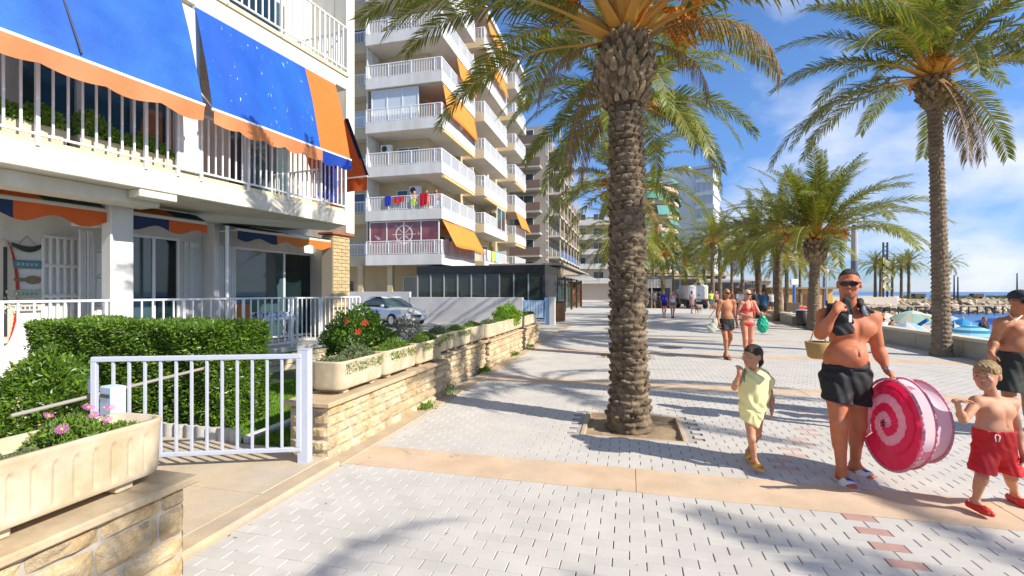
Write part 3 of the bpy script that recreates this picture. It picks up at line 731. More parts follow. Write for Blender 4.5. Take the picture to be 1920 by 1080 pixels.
# balcony slab of the first floor, beams, ceiling
MB().box(-2.3, .0, yL, .0, 3.04, 3.33, .01).build('balcony_slab', M_WC, A)
MB().box(-.10, -.03, yL, -.02, 3.331, 3.40, .006).build('balcony_kerb', M_YST, A)
MB().box(-.75, -.30, yL, Ay(300, -.3), 2.86, 3.039, .01).build('beam', M_WC, A)
MB().box(-.28, -.02, Ay(262, -.02), Ay(333, -.02), 2.93, 3.039, .01).build('beam', M_WC, A)
m = MB(); m.add([(-1.9, -3.0, 2.93), (-.35, -.15, 2.93), (-.35, .0, 3.03), (-1.9, .0, 3.03), (-1.9, -3.2, 3.039), (-.12, -.2, 3.039), (-.12, .0, 3.039), (-1.9, .0, 3.039)], [(0, 1, 5, 4), (1, 2, 6, 5), (0, 3, 2, 1), (0, 4, 7, 3)]); m.build('beam', M_WCE, A)
# columns
MB().box(-.16, .02, Ay(338, .02), Ay(338, .02)+.30, 3.41, 5.88, .012).build('column', M_WA, A)
MB().box(-.16, .02, Ay(338, .02), Ay(338, .02)+.30, 6.25, 9, .012).build('column', M_WA, A)
yc = Ay(205, -.85)
MB().box(-1.05, -.82, yc, yc+.30, TZ, 3.03, .012).build('column', M_WA, A)
# end pier with brick ground floor
MB().box(-1.56, -1.2, 1.32, 1.62, 3.1, 12).build('end_wall', M_WC, A)
MB().box(-6.5, -1.58, 1.32, 1.62, TZ, 12).build('side_wall', M_WC, A)
mb = MB().box(-1.60, -1.26, .92, 1.50, -.1, 3.0); mb.build('brick_pier', M('mortar', (.55, .48, .36), .95), A)
r_ = 0; zz0 = .3; brick_cache = {}
while zz0 < 2.95:
    y = .92-(.14 if r_ % 2 else 0)
    while y < 1.49:
        ya, yb = max(.92, y), min(1.50, y+.27)
        if yb-ya > .04:
            key = round(yb-ya, 2)
            if key not in brick_cache: brick_cache[key] = MB().box(-.012, .02, .005, key-.005, .006, .082, .006).mesh('brick', M_BRICK)
            link('brick', brick_cache[key], A, (-1.26, ya, zz0))
        y += .28
    zz0 += .088; r_ += 1
MB().box(-1.66, -1.18, .84, 1.60, 3.02, 3.08, .012).build('tile_ledge', M_TILE, A)
# first floor back wall and windows (dark), second floor slab
MB().box(-2.5, -2.3, yL, 1.3, 3.33, 3.95).build('wall', M_WC, A)
for (ya, yb) in ((yL, -11), (-8.2, -7.6), (-5.0, -4.3), (-1.6, -1.0), (.6, 1.3)): MB().box(-2.49, -2.3, ya, yb, 3.96, 6.0).build('wall_pier', M_WC, A)
MB().box(-2.45, -2.44, -11, .6, 3.96, 6.0).build('window_glass', M_GLST, A)
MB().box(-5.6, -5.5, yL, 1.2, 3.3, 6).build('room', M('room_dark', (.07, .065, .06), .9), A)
mb = MB()
for y in (-10.2, -9.4, -6.8, -5.9, -3.6, -2.8, -2.2, -.6, .1): mb.box(-2.43, -2.36, y, y+.06, 3.96, 6.0)
mb.box(-2.43, -2.36, -11, .6, 5.2, 5.28); mb.build('window_frame', WHITEM, A)
MB().box(-2.3, .02, yL, .0, 5.95, 6.22, .01).build('balcony_slab', M_WC, A)
MB().box(-.02, .05, yL, .02, 6.221, 6.30, .006).build('balcony_kerb', M_YST, A)
MB().box(-2.5, -2.3, yL, 1.3, 6.22, 9.2).build('wall', M_WC, A)
MB().box(-2.3, .02, yL, .0, 8.85, 9.1, .01).build('balcony_slab', M_WC, A)
[MB().box(-2.29, -2.26, y, y+1.6, 6.4, 8.5).build('window_glass', M_GLST, A) for y in (-9, -6, -3.3, -1.2)]
# ---- railings: bars are single pieces
BARM = {}
def railing(parent, x, ya, yb, z0, z1, step, post_every=8, bw=.012, name='railing', mat=WHITEM, along='y', skip=None, toprail=.025):
    n = max(1, int(round((yb-ya)/step))); st = (yb-ya)/n
    m = MB()
    if along == 'y': m.box(x-.022, x+.022, ya, yb, z1-toprail, z1+toprail*.4, .006); m.box(x-.015, x+.015, ya, yb, z0, z0+.03, .004)
    else: m.box(ya, yb, x-.022, x+.022, z1-toprail, z1+toprail*.4, .006); m.box(ya, yb, x-.015, x+.015, z0, z0+.03, .004)
    r = m.build(name, mat, parent)
    key = (round(z1-z0, 3), bw, mat.name)
    if key not in BARM:
        BARM[key] = (MB().box(-bw, bw, -bw, bw, .031, z1-z0-toprail-.001, .003).mesh('bar', mat), MB().box(-bw*2.1, bw*2.1, -bw*1.6, bw*1.6, -.12, z1-z0-toprail-.001, .004).mesh('post', mat))
    for i in range(n+1):
        y = ya+i*st; post = post_every and (i % post_every == 0 or i == n)
        loc = (x, y, z0) if along == 'y' else (y, x, z0)
        link('post' if post else 'bar', BARM[key][1 if post else 0], r, loc)
    return r
yc2 = Ay(338, .02)
railing(A, .0, -9.6, yc2-.02, 3.43, 4.33, .143, 8)
railing(A, .0, yc2+.32, -.04, 3.43, 4.33, .115, 7)
railing(A, -.0, -1.2, -.05, 3.43, 4.33, .12, 0, along='x') if False else None
railing(A, -.02, -2.2, -.05, 3.43, 4.33, .12, 0, along='x')
railing(A, .04, -9.0, -.02, 6.36, 7.26, .13, 8)
railing(A, -.02, -2.2, 0.0, 6.36, 7.26, .13, 0, along='x')
# terrace railing on the ground floor: long run, then an opening with the folded gate leaf
g0, g1 = Ay(557, -.85), Ay(602, -.85)
railing(A, -.85, -9.4, g0, TZ+.06, TZ+1.01, .155, 7)
railing(A, -.85, g1, 1.4, TZ+.06, TZ+1.01, .125, 7)
gx = railing(A, 0, 0, .62, TZ+.06, TZ+1.0, .085, 7, name='terrace_gate'); gx.location = (-.88, g1-.02, 0); gx.rotation_euler = (0, 0, R(140))
# ---- windows of the ground floor
def slider(ya, yb, z0, z1, x, frame=.05, mid=.5, parent=A, dark_half=None):
    f = MB(); f.box(x-.06, x, ya, yb, z1-frame, z1, .004); f.box(x-.06, x, ya, yb, z0, z0+frame, .004)
    for y in (ya, yb-frame, ya+(yb-ya)*mid-frame/2): f.box(x-.06, x, y, y+frame, z0+frame, z1-frame, .004)
    fo = f.build('window', WHITEM, parent)
    MB().box(x-.035, x-.03, ya+frame, ya+(yb-ya)*mid-frame/2, z0+frame, z1-frame).build('pane', M_GLST, fo)
    MB().box(x-.045, x-.04, ya+(yb-ya)*mid+frame/2, yb-frame, z0+frame, z1-frame).build('pane', M_GLS, fo)
    return fo
slider(w1a, w1b, TZ+.02, 2.66, xw-.05, mid=.55)
slider(w2a, w2b, TZ+.02, 2.60, xw-.05, mid=.52)
def curtain(ya, yb, z0, z1, x):
    m = MB(); n = int((yb-ya)/.02); m.sheet(lambda u, v: (x+.03*math.sin(u*(yb-ya)*55)+.01*math.sin(u*19), ya+(yb-ya)*u, z0+(z1-z0)*v), n, 1); m.build('curtain', M_CURT, A, True)
curtain(w2a+.25, w2a+.95, TZ+.05, 2.5, xw-.2); curtain(w2b-1.0, w2b-.1, TZ+.05, 2.5, xw-.2)
# folding slatted shutters beside the windows
def shutter(ya, yb, x, z0=TZ+.05, z1=2.6, n=3):
    m = MB(); st = (yb-ya)/n
    for i in range(n): m.box(x, x+.03+.02*(i % 2), ya+i*st+.004, ya+(i+1)*st-.004, z0, z1, .006)
    o = m.build('shutter', WHITE, A)
    s = MB()
    for i in range(n):
        for k in range(4): yy = ya+i*st+(k+.5)*st/4.4; s.box(x+.035+.02*(i % 2), x+.042+.02*(i % 2), yy, yy+.012, z0+.1, z1-.1)
    s.build('shutter_rib', WHITE, o)
shutter(w1b+.02, Ay(372, xw+.02), xw+.01); shutter(w2b+.03, Ay(636, xw+.03), xw+.01, n=4); shutter(Ay(443, xw)-.55, w2a-.02, xw+.01, n=2)
# left part: ribbed shutter by the column, panelled door, shelves
shutter(Ay(150, xw+.3), Ay(176, xw+.3), xw+.25, n=2)
m = MB()
ya, yb = Ay(78, xw), Ay(146, xw)
for k in range(6): yy = ya+(yb-ya)*k/5; m.box(xw+.002, xw+.05, yy-.02, yy+.02, TZ, 2.45, .006)
o = m.build('lattice_panel', WHITE, A)
m = MB()
for z in (1.05, 1.53, 2.0, 2.45):
    m.box(xw+.002, xw+.07, ya, yb, z, z+.03, .004)
    for k in range(14): yy = ya+(yb-ya)*(k+.5)/14; m.cyl((xw+.05, yy, z+.03), (xw+.05, yy, z+.055), .022, .012, 6)
m.build('lattice_shelf', WHITE, o)
m = MB(); ya, yb = Ay(180, xw), Ay(203, xw)
for z in (.95, 1.4, 1.87, 2.3): m.box(xw+.002, xw+.09, ya, yb, z, z+.03, .004); m.box(xw+.002, xw+.02, ya, yb, z-.40, z-.03, .01)
m.build('louvre_panel', WHITE, A)
# wall decorations: surfboard, boat, signs, paddle
def deco(name, label, cat, px, z, build):
    e = empty(name, AW(xw+.02, Ay(px, xw), z), R(-8.5), label, cat); build(e); return e
WOODB = M('driftwood', (.20, .15, .09), .8, var=.2, vscale=20, bump=.03)
def surf(e):
    pts = []; n = 20
    def prof(t): return .17*math.sin(math.pi*(t*.94+.03))**.6
    m = MB(); vs = []; fs = []
    for i in range(n+1):
        z = -.75+1.5*i/n; wv = prof(i/n)
        for (a, x) in ((-1, .005), (-.55, .03), (0, .038), (.55, .03), (1, .005)): vs.append((x, a*wv, z))
    fs = [(i*5+j, i*5+j+1, i*5+j+6, i*5+j+5) for i in range(n) for j in range(4)]
    m.add(vs, fs); m.build('board', M('surfboard_cream', (.55, .50, .40), .4), e, True)
    for s_ in (-1, 1):
        m = MB(); vs = []
        for i in range(n+1):
            z = -.72+1.44*i/n; wv = prof((z+.75)/1.5); vs += [(.031, s_*wv*.45, z), (.012, s_*wv*.97, z)]
        m.add(vs, [(2*i, 2*i+1, 2*i+3, 2*i+2) if s_ > 0 else (2*i, 2*i+2, 2*i+3, 2*i+1) for i in range(n)]); m.build('red_side', M('surf_red', (.45, .03, .015), .4), e, True)
    MB().box(.037, .044, -.02, .02, -.65, .65).build('stripe', BLACK, e)
    rs = random.Random(2); m = MB()
    for i in range(60):
        a = rs.uniform(0, 6.28); r = rs.uniform(.02, .15); y, z = r*math.cos(a), -.15+1.5*r*math.sin(a); t = rs.uniform(0, 6.28); l = rs.uniform(.03, .06)
        m.add([(.045, y, z), (.065, y+l*math.cos(t)+.012*math.sin(t), z+l*math.sin(t)), (.055, y+l*math.cos(t)-.012*math.sin(t), z+l*math.sin(t)+.012)], [(0, 1, 2)])
    m.build('flower_garland', M('garland', (.45, .50, .34), .8, col2=(.7, .68, .6), vscale=40), e)
deco('surfboard', 'red and cream surfboard ornament with garland hung on the white terrace wall', 'surfboard', 6, 1.62, surf)
def boat(e):
    m = MB(); m.sheet(lambda u, v: (.01+.05*math.sin(math.pi*u), (u-.5)*.34, -.05*math.sin(math.pi*u)*(1 if v < .5 else .2)+.05*v+.04*abs(2*u-1)**2), 12, 2); m.build('hull', M('boat_black', (.03, .035, .035), .7), e, solid=.01)
    MB().tube([(.02, -.10, .06), (.01, 0, .20), (.02, .10, .06)], .004).build('string', WOODB, e)
deco('boat_ornament', 'small black boat ornament hanging by a string on the terrace wall', 'wall ornament', 49, 2.26, boat)
def sign(mat, hh, mat2):
    def f(e):
        MB().box(.003, .03, -.17, .17, -hh, hh, .012).build('board', mat, e)
        m = MB(); [m.box(.031, .034, -.12+i*.05, -.12+i*.05+.03, -hh*.35, hh*.35) for i in range(5)]; m.build('marking', mat2, e)
    return f
deco('wall_plaque', 'blue rectangular plaque under the boat ornament on the terrace wall', 'plaque', 49, 2.03, sign(M('plaque_blue', (.08, .20, .27), .7), .06, M('plaque_pale', (.3, .4, .42), .7)))
def paddle(e):
    m = MB(); m.box(.003, .025, -.18, -.0, -.02, .02, .006); m.sheet(lambda u, v: (.01+.01*math.sin(math.pi*u), .0+.18*u, (v-.5)*.13*math.sin(math.pi*min(1, u*.7+.25))), 6, 4); m.build('paddle_blade', WOODB, e, solid=.01)
deco('wall_paddle', 'wooden paddle ornament below the blue plaque', 'wall ornament', 49, 1.80, paddle)
deco('wall_plaque', 'pale green wooden plaque below the paddle ornament', 'plaque', 49, 1.59, sign(M('plaque_green', (.34, .42, .34), .7, var=.2, vscale=20), .06, M('plaque_grey', (.2, .27, .22), .7)))
deco('wall_plaque', 'lowest weathered white plaque with dark lettering on the terrace wall', 'plaque', 49, 1.38, sign(M('plaque_white', (.5, .48, .43), .7), .055, M('plaque_dark', (.10, .09, .08), .7)))
# plastic garden chair on the terrace
ch = empty('garden_chair', AW(-1.35, -6.1, TZ), R(20), 'white plastic garden chair behind the terrace railing at far left', 'chair')
m = MB(); m.box(-.24, .24, -.22, .22, .42, .45, .01); m.build('seat', WHITE, ch)
m = MB(); m.sheet(lambda u, v: (.24*math.cos(math.pi*(u*.8+.1)), -.22-.10*v-.03*math.sin(math.pi*u), .45+.42*v*(.8+.2*math.sin(math.pi*u))), 12, 4); m.build('backrest', WHITE, ch, True, solid=.015)
for sx in (-1, 1):
    MB().tube([(sx*.25, -.25, .66), (sx*.28, .0, .68), (sx*.26, .22, .64), (sx*.24, .24, 0)], .02).build('armrest', WHITE, ch)
    for sy in (-1, 1): MB().cyl((sx*.22, sy*.2, .42), (sx*.25, sy*.25, 0), .022, .018).build('leg', WHITE, ch)
# terrace table with blue cloth and folding chair
tb = empty('terrace_table', AW(-1.35, Ay(505, -1.4), TZ), R(-8), 'small table under a blue and white floral cloth behind the terrace railing', 'table')
m = MB(); m.sheet(lambda u, v: ((u-.5)*.62, (v-.5)*.80, .70-.16*max(0, abs(2*u-1)-.86)/.14-.16*max(0, abs(2*v-1)-.86)/.14*(1+.15*math.sin(u*30))), 20, 20)
m.build('tablecloth', M('blue_floral_cloth', (.70, .75, .82), .8, spots=((.02, .08, .45), 14., .52), transl=.1), tb, True)
for sx in (-1, 1):
    for sy in (-1, 1): MB().cyl((sx*.22, sy*.33, .69), (-sx*.22, sy*.33, 0), .012).build('leg', WHITEM, tb)
fc = empty('folding_chair', AW(-1.45, Ay(468, -1.5), TZ), R(-8), 'orange-brown wooden chair beside the floral table on the terrace', 'chair')
MB().box(-.2, .2, -.2, .2, .42, .45, .01).build('seat', M('orange_wood', (.42, .16, .05), .6), fc)
MB().box(-.22, .22, -.22, -.19, .5, .88, .01).build('backrest', MATS['orange_wood'], fc)
for sx in (-1, 1):
    for sy in (-1, 1): MB().box(sx*.2-.015, sx*.2+.015, sy*.2-.015, sy*.2+.015, 0, .42).build('leg', MATS['orange_wood'], fc)
# ---- awnings
def awning(label, y0, y1, ztop, zbot, out0, out1, cols, valcols, vh=.24, wave=.03, sag=.03, group='drop awnings over the balconies', nw=9, obj='awning'):
    """cols: list of (fraction_end, material) along y from y0 to y1"""
    e = empty(obj, AW(out0, y0, ztop), R(-8.5), label, 'awning', group)
    W = y1-y0; D = out1-out0; H = ztop-zbot; a = 0
    for (b, mt) in cols:
        m = MB(); m.sheet(lambda u, v: (D*v+sag*math.sin(math.pi*v)*(.6+.4*math.sin(9*(a+(b-a)*u)))+.007*math.sin(W*(a+(b-a)*u)*8+5*v+2*math.sin(6*v))*math.sin(math.pi*min(1, v*1.05)), W*(a+(b-a)*u), -H*v), max(4, int(60*(b-a))), 24); m.build('canvas', mt, e, True); a = b
    MB().box(D-.02, D+.025, -.02, W+.02, -H-.03, -H+.012, .008).build('front_bar', WHITEM, e)
    MB().cyl((-.03, 0, .02), (-.03, W, .02), .045, .045, 10).build('roller', WHITEM, e)
    a = 0
    for (b, mt) in valcols:
        m = MB()
        def f(u, v):
            t = a+(b-a)*u; sc_ = abs(math.sin(t*math.pi*nw))
            return (D+.027+wave*math.sin(t*W*7.3)*v+.01*math.sin(t*31)*v, W*t, -H-.025-vh*v*(.80+.2*sc_)+.01*math.sin(t*W*5)*v)
        m.sheet(f, max(6, int(90*(b-a))), 4); m.build('valance', mt, e, True); a = b
    # side arms
    for y in (.03, W-.03): MB().cyl((-.02, y, -H*.75), (D, y, -H), .012, .012, 6).build('arm', WHITEM, e)
    return e
ya, yb = Ay(366, .03), Ay(629, .03); ys = (Ay(572, .03)-ya)/(yb-ya)
aw2 = awning('spotted blue and orange drop awning in the middle of the first floor balcony', ya, yb, 5.92, 4.32, .03, .42, [(ys, M_BLUE), (1, M_ORNG)], [(Ay(603, .42)/1 and (Ay(603, .42)-ya)/(yb-ya), M_ORNV), (1, M('bright_blue_valance', (.01, .06, .42), .6, transl=.3))], nw=7)
ya, yb = -9.4, Ay(334, .03)+.02
aw1 = awning('large worn blue drop awning with peach valance at top left', ya, yb, 6.0, 4.28, .03, .55, [(1, M_BLUE1)], [(1, M_ORNV)], nw=10)
p0 = (.30, (yb-ya)*.79)
MB().tube([(.03, (yb-ya)*.725, -.02), (.18, (yb-ya)*.735, -.6), (.36, (yb-ya)*.75, -1.1), (.53, (yb-ya)*.762, -1.66)], .012, 5).build('seam_rope', M('rope_dark', (.06, .07, .09), .9), aw1)
# mesh screen in the gap between the awnings
MB().box(-.45, -.02, Ay(357, -.1)+.03, Ay(357, -.1)+.04, 4.4, 5.9).build('side_screen', M('dark_screen', (.07, .065, .07), .8), A)
# end awning (seen nearly edge on) round the corner
e3 = empty('awning', AW(.0, .05, 5.35), R(-8.5), 'orange and navy awning folded round the corner, seen edge on at the balcony end', 'awning', 'drop awnings over the balconies')
m = MB(); m.sheet(lambda u, v: (-.05-1.5*u+.30*v, .02+.27*v+.02*math.sin(4*v), -1.18*v), 12, 10); m.build('canvas', M('orange_navy_canvas', (.60, .12, .03), .65, transl=.25), e3, True)
m = MB(); m.sheet(lambda u, v: (.0+.30*v-.10*u, .0+.31*v, .02-1.21*v), 3, 10); m.build('canvas_edge', M('navy_canvas', (.006, .012, .06), .7, transl=.1), e3, True)
m = MB(); m.sheet(lambda u, v: (.25-1.5*u, .31+.02*math.sin(20*u), -1.19-.30*v), 14, 3); m.build('valance', M_REDV, e3, True)
MB().box(-1.3, .28, .28, .31, -1.21, -1.175, .006).build('front_bar', WHITEM, e3)
# ground floor awnings, half rolled in
def gawn(label, pxa, pxb, x, ztop, drop, cols, box_cols, slope=.3):
    ya, yb = Ay(pxa, x), Ay(pxb, x)
    e = empty('awning', AW(x, ya, ztop), R(-8.5), label, 'awning', 'rolled ground floor awnings'); W = yb-ya; a = 0
    for (b, mt) in box_cols:
        m = MB(); m.sheet(lambda u, v: (-slope*(1-v), W*(a+(b-a)*u), .14*(1-v)+.02), 6, 3); m.build('canvas', mt, e, solid=.006); a = b
    MB().box(-.03, .03, 0, W, -.045, .012, .01).build('front_bar', M('cream_bar', (.62, .58, .48), .5), e)
    a = 0
    for (b, mt) in cols:
        m = MB(); m.sheet(lambda u, v: (.035+.012*math.sin(22*(a+(b-a)*u))*v, W*(a+(b-a)*u), -.045-drop*v*(.78+.22*math.sin((a+(b-a)*u)*W*9.5))), max(8, int(80*(b-a))), 3); m.build('valance', mt, e, True); a = b
    for y in (.1, W-.1): MB().cyl((-slope*3, y, .0), (-.02, y, -.02), .015, .015, 6).build('arm', WHITEM, e)
    return e
gawn('red-orange scalloped awning rolled in at far left over the terrace', -150, 199, -.95, 2.82, .24, [((Ay(22, -.95)-Ay(-150, -.95))/(Ay(199, -.95)-Ay(-150, -.95)), M_NAVY), (1, M_REDV)], [(.6, M_ORNG), (1, M('green_trim', (.01, .07, .06), .6))])
gawn('rolled awning with navy then orange valance over the first window', 226, 386, -1.15, 2.86, .22, [((Ay(315, -1.15)-Ay(226, -1.15))/(Ay(386, -1.15)-Ay(226, -1.15)), M_NAVY), (1, M_REDV)], [(.6, M('brown_orange', (.45, .12, .02), .7)), (1, M_TEAL)])
gawn('rolled awning with blue then orange valance over the second window', 443, 622, -1.35, 2.86, .20, [(.36, M_NAVY), (1, M_ORNG)], [(1, M_TEAL)], slope=.7)
MB().box(-1.12, -1.07, Ay(423, -1.1), Ay(423, -1.1)+.05, TZ, 2.85, .006).build('awning_post', WHITEM, A)
# beam box near ceiling at far left
MB().box(-1.75, -1.45, Ay(150, -1.5), Ay(150, -1.5)+.28, 2.62, 3.03, .01).build('downstand', M_WCE, A)
# flower boxes on the balcony and leafy plants
def leaf_cloud(name, pts_fn, n, size, mat, parent, seed=0, up=.3, fold=True, out_n=None):
    """n small folded leaves; pts_fn(rs,n)->positions (n,3) [, outward dirs]"""
    rs = np.random.RandomState(seed); r = pts_fn(rs, n)
    C, O = r if isinstance(r, tuple) else (r, None)
    n = len(C)
    d = rs.normal(size=(n, 3)); 
    if O is not None: d += O*1.3
    d[:, 2] += up; d /= np.linalg.norm(d, axis=1)[:, None]
    a = rs.normal(size=(n, 3)); s_ = np.cross(d, a); s_ /= np.linalg.norm(s_, axis=1)[:, None]; nn = np.cross(s_, d)
    L_ = (size*rs.uniform(.6, 1.3, n))[:, None]; W_ = L_*.42
    v0 = C; v1 = C+d*L_*.5+s_*W_*.5+nn*L_*.08; v2 = C+d*L_-nn*L_*.12; v3 = C+d*L_*.5-s_*W_*.5+nn*L_*.08
    V = np.stack([v0, v1, v2, v3], 1).reshape(-1, 3); F = np.arange(4*n).reshape(n, 4)
    F3 = np.concatenate([F[:, [0, 1, 2]], F[:, [0, 2, 3]]])
    me = npmesh(name, V, F3, mat); t = rs.uniform(0, 1, n)**1.6; face_attr(me, 'tone', np.concatenate([t, t]))
    o = link(name, me, parent); o['kind'] = 'stuff'; return o
M_PLG = M('potted_leaves', (.14, .28, .03), .45, attr='tone', acol=(.28, .42, .05), transl=.35)
m_box = M('cream_planter_box', (.55, .48, .34), .8, var=.1, vscale=5)
def boxpts(x0, x1, y0, y1, z0, z1, lump=.5):
    def f(rs, n):
        p = rs.uniform(size=(n*2, 3)); y = y0+(y1-y0)*p[:, 1]
        top = z0+(z1-z0)*(.55+.45*np.sin(y*6+1)*np.sin(y*2.7))*(1-.6*(2*p[:, 0]-1)**2)
        z = z0+(top-z0)*np.sqrt(p[:, 2]); q = np.stack([x0+(x1-x0)*p[:, 0], y, z], 1)
        return q[:n]
    return f
for i, (pa, pb) in enumerate(((-60, 118), (140, 330))):
    y0, y1 = Ay(pa, -.2), Ay(pb, -.2)
    e = empty('balcony_planter', AW(-.22, (y0+y1)/2, 3.40), R(-8.5), ['cream flower box with leafy plants at far left behind the balcony railing', 'cream flower box with leafy plants beside the white column behind the balcony railing'][i], 'planter', 'balcony flower boxes')
    h_ = (y1-y0)/2
    MB().box(-.11, .11, -h_, h_, 0, .20, .01).build('box', m_box, e)
    leaf_cloud('foliage', boxpts(-.15, .15, -h_+.03, h_-.02, .18, .56), 3200, .06, M_PLG, e, 40+i)
rr = random.Random(3)
# laundry and things on the balcony at the right: a blue cloth and an orange bucket
bt = MB(); bt.sheet(lambda u, v: (-.06+.02*math.sin(9*u), .55*u, -.75*v+.02*math.sin(14*u)*v), 10, 6)
o = bt.build('beach_towel', M('blue_towel', (.01, .03, .32), .9), None, True, AW(-.05, Ay(598, -.1), 4.28), (0, 0, R(-8.5))); tag(o, 'royal blue towel hanging inside the balcony railing near its far end', 'towel')
bt = MB(); bt.lathe([(.09, 0), (.13, .26), (.14, .26), (.135, .28)], 16)
o = bt.build('bucket', M('orange_plastic', (.65, .12, .02), .4), None, True, AW(-.3, Ay(629, -.3), 3.34)); tag(o, 'orange plastic pot on the balcony floor at its far end', 'pot')
# ================================================================ LOW STONE WALLS WITH CONCRETE TROUGHS
M_CORE = M('wall_mortar', (.40, .36, .30), .95, var=.12, vscale=4, bump=.05, bscale=30)
M_STONE = M('ochre_wall_stone', (.47, .32, .15), .9, var=.2, vscale=4.5, col2=(.58, .47, .31), bump=.22, bscale=26, orand=.2, fine=.16, spots=((.32, .24, .15), 7., .66))
M_CAP = M('wall_cap_stone', (.48, .35, .20), .85, var=.15, vscale=2.5, col2=(.46, .37, .25), bump=.05, bscale=25, fine=.08)
M_TROUGH = M('cream_concrete_trough', (.56, .48, .35), .85, var=.13, vscale=3.5, col2=(.46, .36, .22), spots=((.30, .25, .17), 9., .69), bump=.04, bscale=110, fine=.07)
def stone_mesh(l, h, t=.05, seed=0):
    """rough stone face: grid with rounded edge, local x along, y out (-y = out), z up, ~50 tris"""
    rs = random.Random(seed); nx, nz = 5, 4; vs = []
    for j in range(nz+1):
        for i in range(nx+1):
            u, v = i/nx, j/nz; ed = min(1, 4.2*min(u, 1-u))*min(1, 3.4*min(v, 1-v))
            jx = rs.uniform(-.07, .07)*l/nx if 0 < i < nx else rs.uniform(-.015, .015)*l; jz = rs.uniform(-.12, .12)*h/nz if 0 < j < nz else rs.uniform(-.03, .03)*h
            cx = (1 if (i in (0, nx)) and (j in (0, nz)) else 0)
            vs.append((u*l+jx-cx*(u-.5)*.10*min(l, h), -t*(.30+.70*ed**.35)-rs.uniform(0, .014)*(ed > .2), v*h+jz-cx*(v-.5)*.10*h))
    fs = [(j*(nx+1)+i, j*(nx+1)+i+1, (j+1)*(nx+1)+i+1, (j+1)*(nx+1)+i) for j in range(nz) for i in range(nx)]
    return vs, fs
def stone_face(parent, p0, p1, zb, zt, rowh, lens, seed, limit=9999, gap=.012):
    """courses of stones on the vertical face from p0 to p1 (outside on the right hand when walking p0->p1)"""
    rs = random.Random(seed); L_ = (Vector(p1)-Vector(p0)).length; ang = math.atan2(p1[1]-p0[1], p1[0]-p0[0])
    z = zb; row = 0; n = 0; extra = MB()
    while z < zt-.03:
        h = min(rowh*rs.uniform(.8, 1.2), zt-z)
        if zt-z-h < rowh*.5: h = zt-z
        x = 0
        while x < L_-.01:
            l = rs.uniform(*lens)
            if L_-x-l < lens[0]*.6: l = L_-x
            vs, fs = stone_mesh(l-gap, h-gap, .035, rs.randrange(9999))
            px, py = p0[0]+math.cos(ang)*(x+gap/2), p0[1]+math.sin(ang)*(x+gap/2)
            if n < limit:
                me = bpy.data.meshes.new('stone'); me.from_pydata(vs, [], fs); me.materials.append(M_STONE); me.update(); me.polygons.foreach_set('use_smooth', [False]*len(fs))
                link('stone', me, parent, (px, py, z+gap/2), (0, 0, ang))
            else:
                extra.xf = Matrix.Translation((px, py, z+gap/2)) @ Matrix.Rotation(ang, 4, 'Z'); extra.add(vs, fs)
            n += 1; x += l
        z += h; row += 1
    if extra.v: o = extra.build('stone_courses', M_STONE, parent); o['kind'] = 'stuff'
def low_wall(label, xf, y0, y1, th, H, seed, rowh=.13, lens=(.18, .4), ends=(True, True), cap=.05, limit=999):
    e = empty('low_wall', (xf, y0, 0), 0, label, 'stone wall', 'low stone walls with troughs')
    L_ = y1-y0
    MB().box(-th+.02, -.016, .018, L_-.018, -.1, H-cap).build('core', M_CORE, e)
    stone_face(e, (-.025, 0.01), (-.025, L_-.01), -.03, H-cap, rowh, lens, seed, limit)
    if ends[0]: stone_face(e, (-th+.01, .035), (-.0, .035), -.03, H-cap, rowh, (th*.3, th*.6), seed+1)
    if ends[1]: stone_face(e, (-.0, L_-.035), (-th+.01, L_-.035), -.03, H-cap, rowh, (th*.3, th*.6), seed+1)
    y = -.05; rs = random.Random(seed)
    while y < L_+.04:
        l = rs.uniform(.7, 1.2); l = min(l, L_+.05-y)
        if l < .05: break
        m = MB(); dz = rs.uniform(-.004, .004)
        nn = 10
        m.box(-th-.02, .045+rs.uniform(-.006, .006), y+.003, y+l-.003, H-cap+.002, H+dz, .010); m.build('cap_stone', M_CAP, e); y += l
    return e
W1 = low_wall('low rough stone wall in the bottom left corner carrying the nearest trough', -2.47, -1.4, 2.17, .52, .56, 11, .15, (.22, .5))
W2 = low_wall('stone wall starting at the white gate post, with a protruding cap', -2.80, 3.93, 6.95, .45, .56, 12, .11, (.12, .3))
W3 = low_wall('middle stretch of stone wall set back beyond the dark recess', -2.98, 7.15, 9.6, .45, .58, 13, .11, (.12, .3))
W4 = low_wall('far stretch of the stone wall running up to the blue gate', -2.90, 9.65, 15.3, .45, .58, 14, .12, (.14, .34), limit=150)
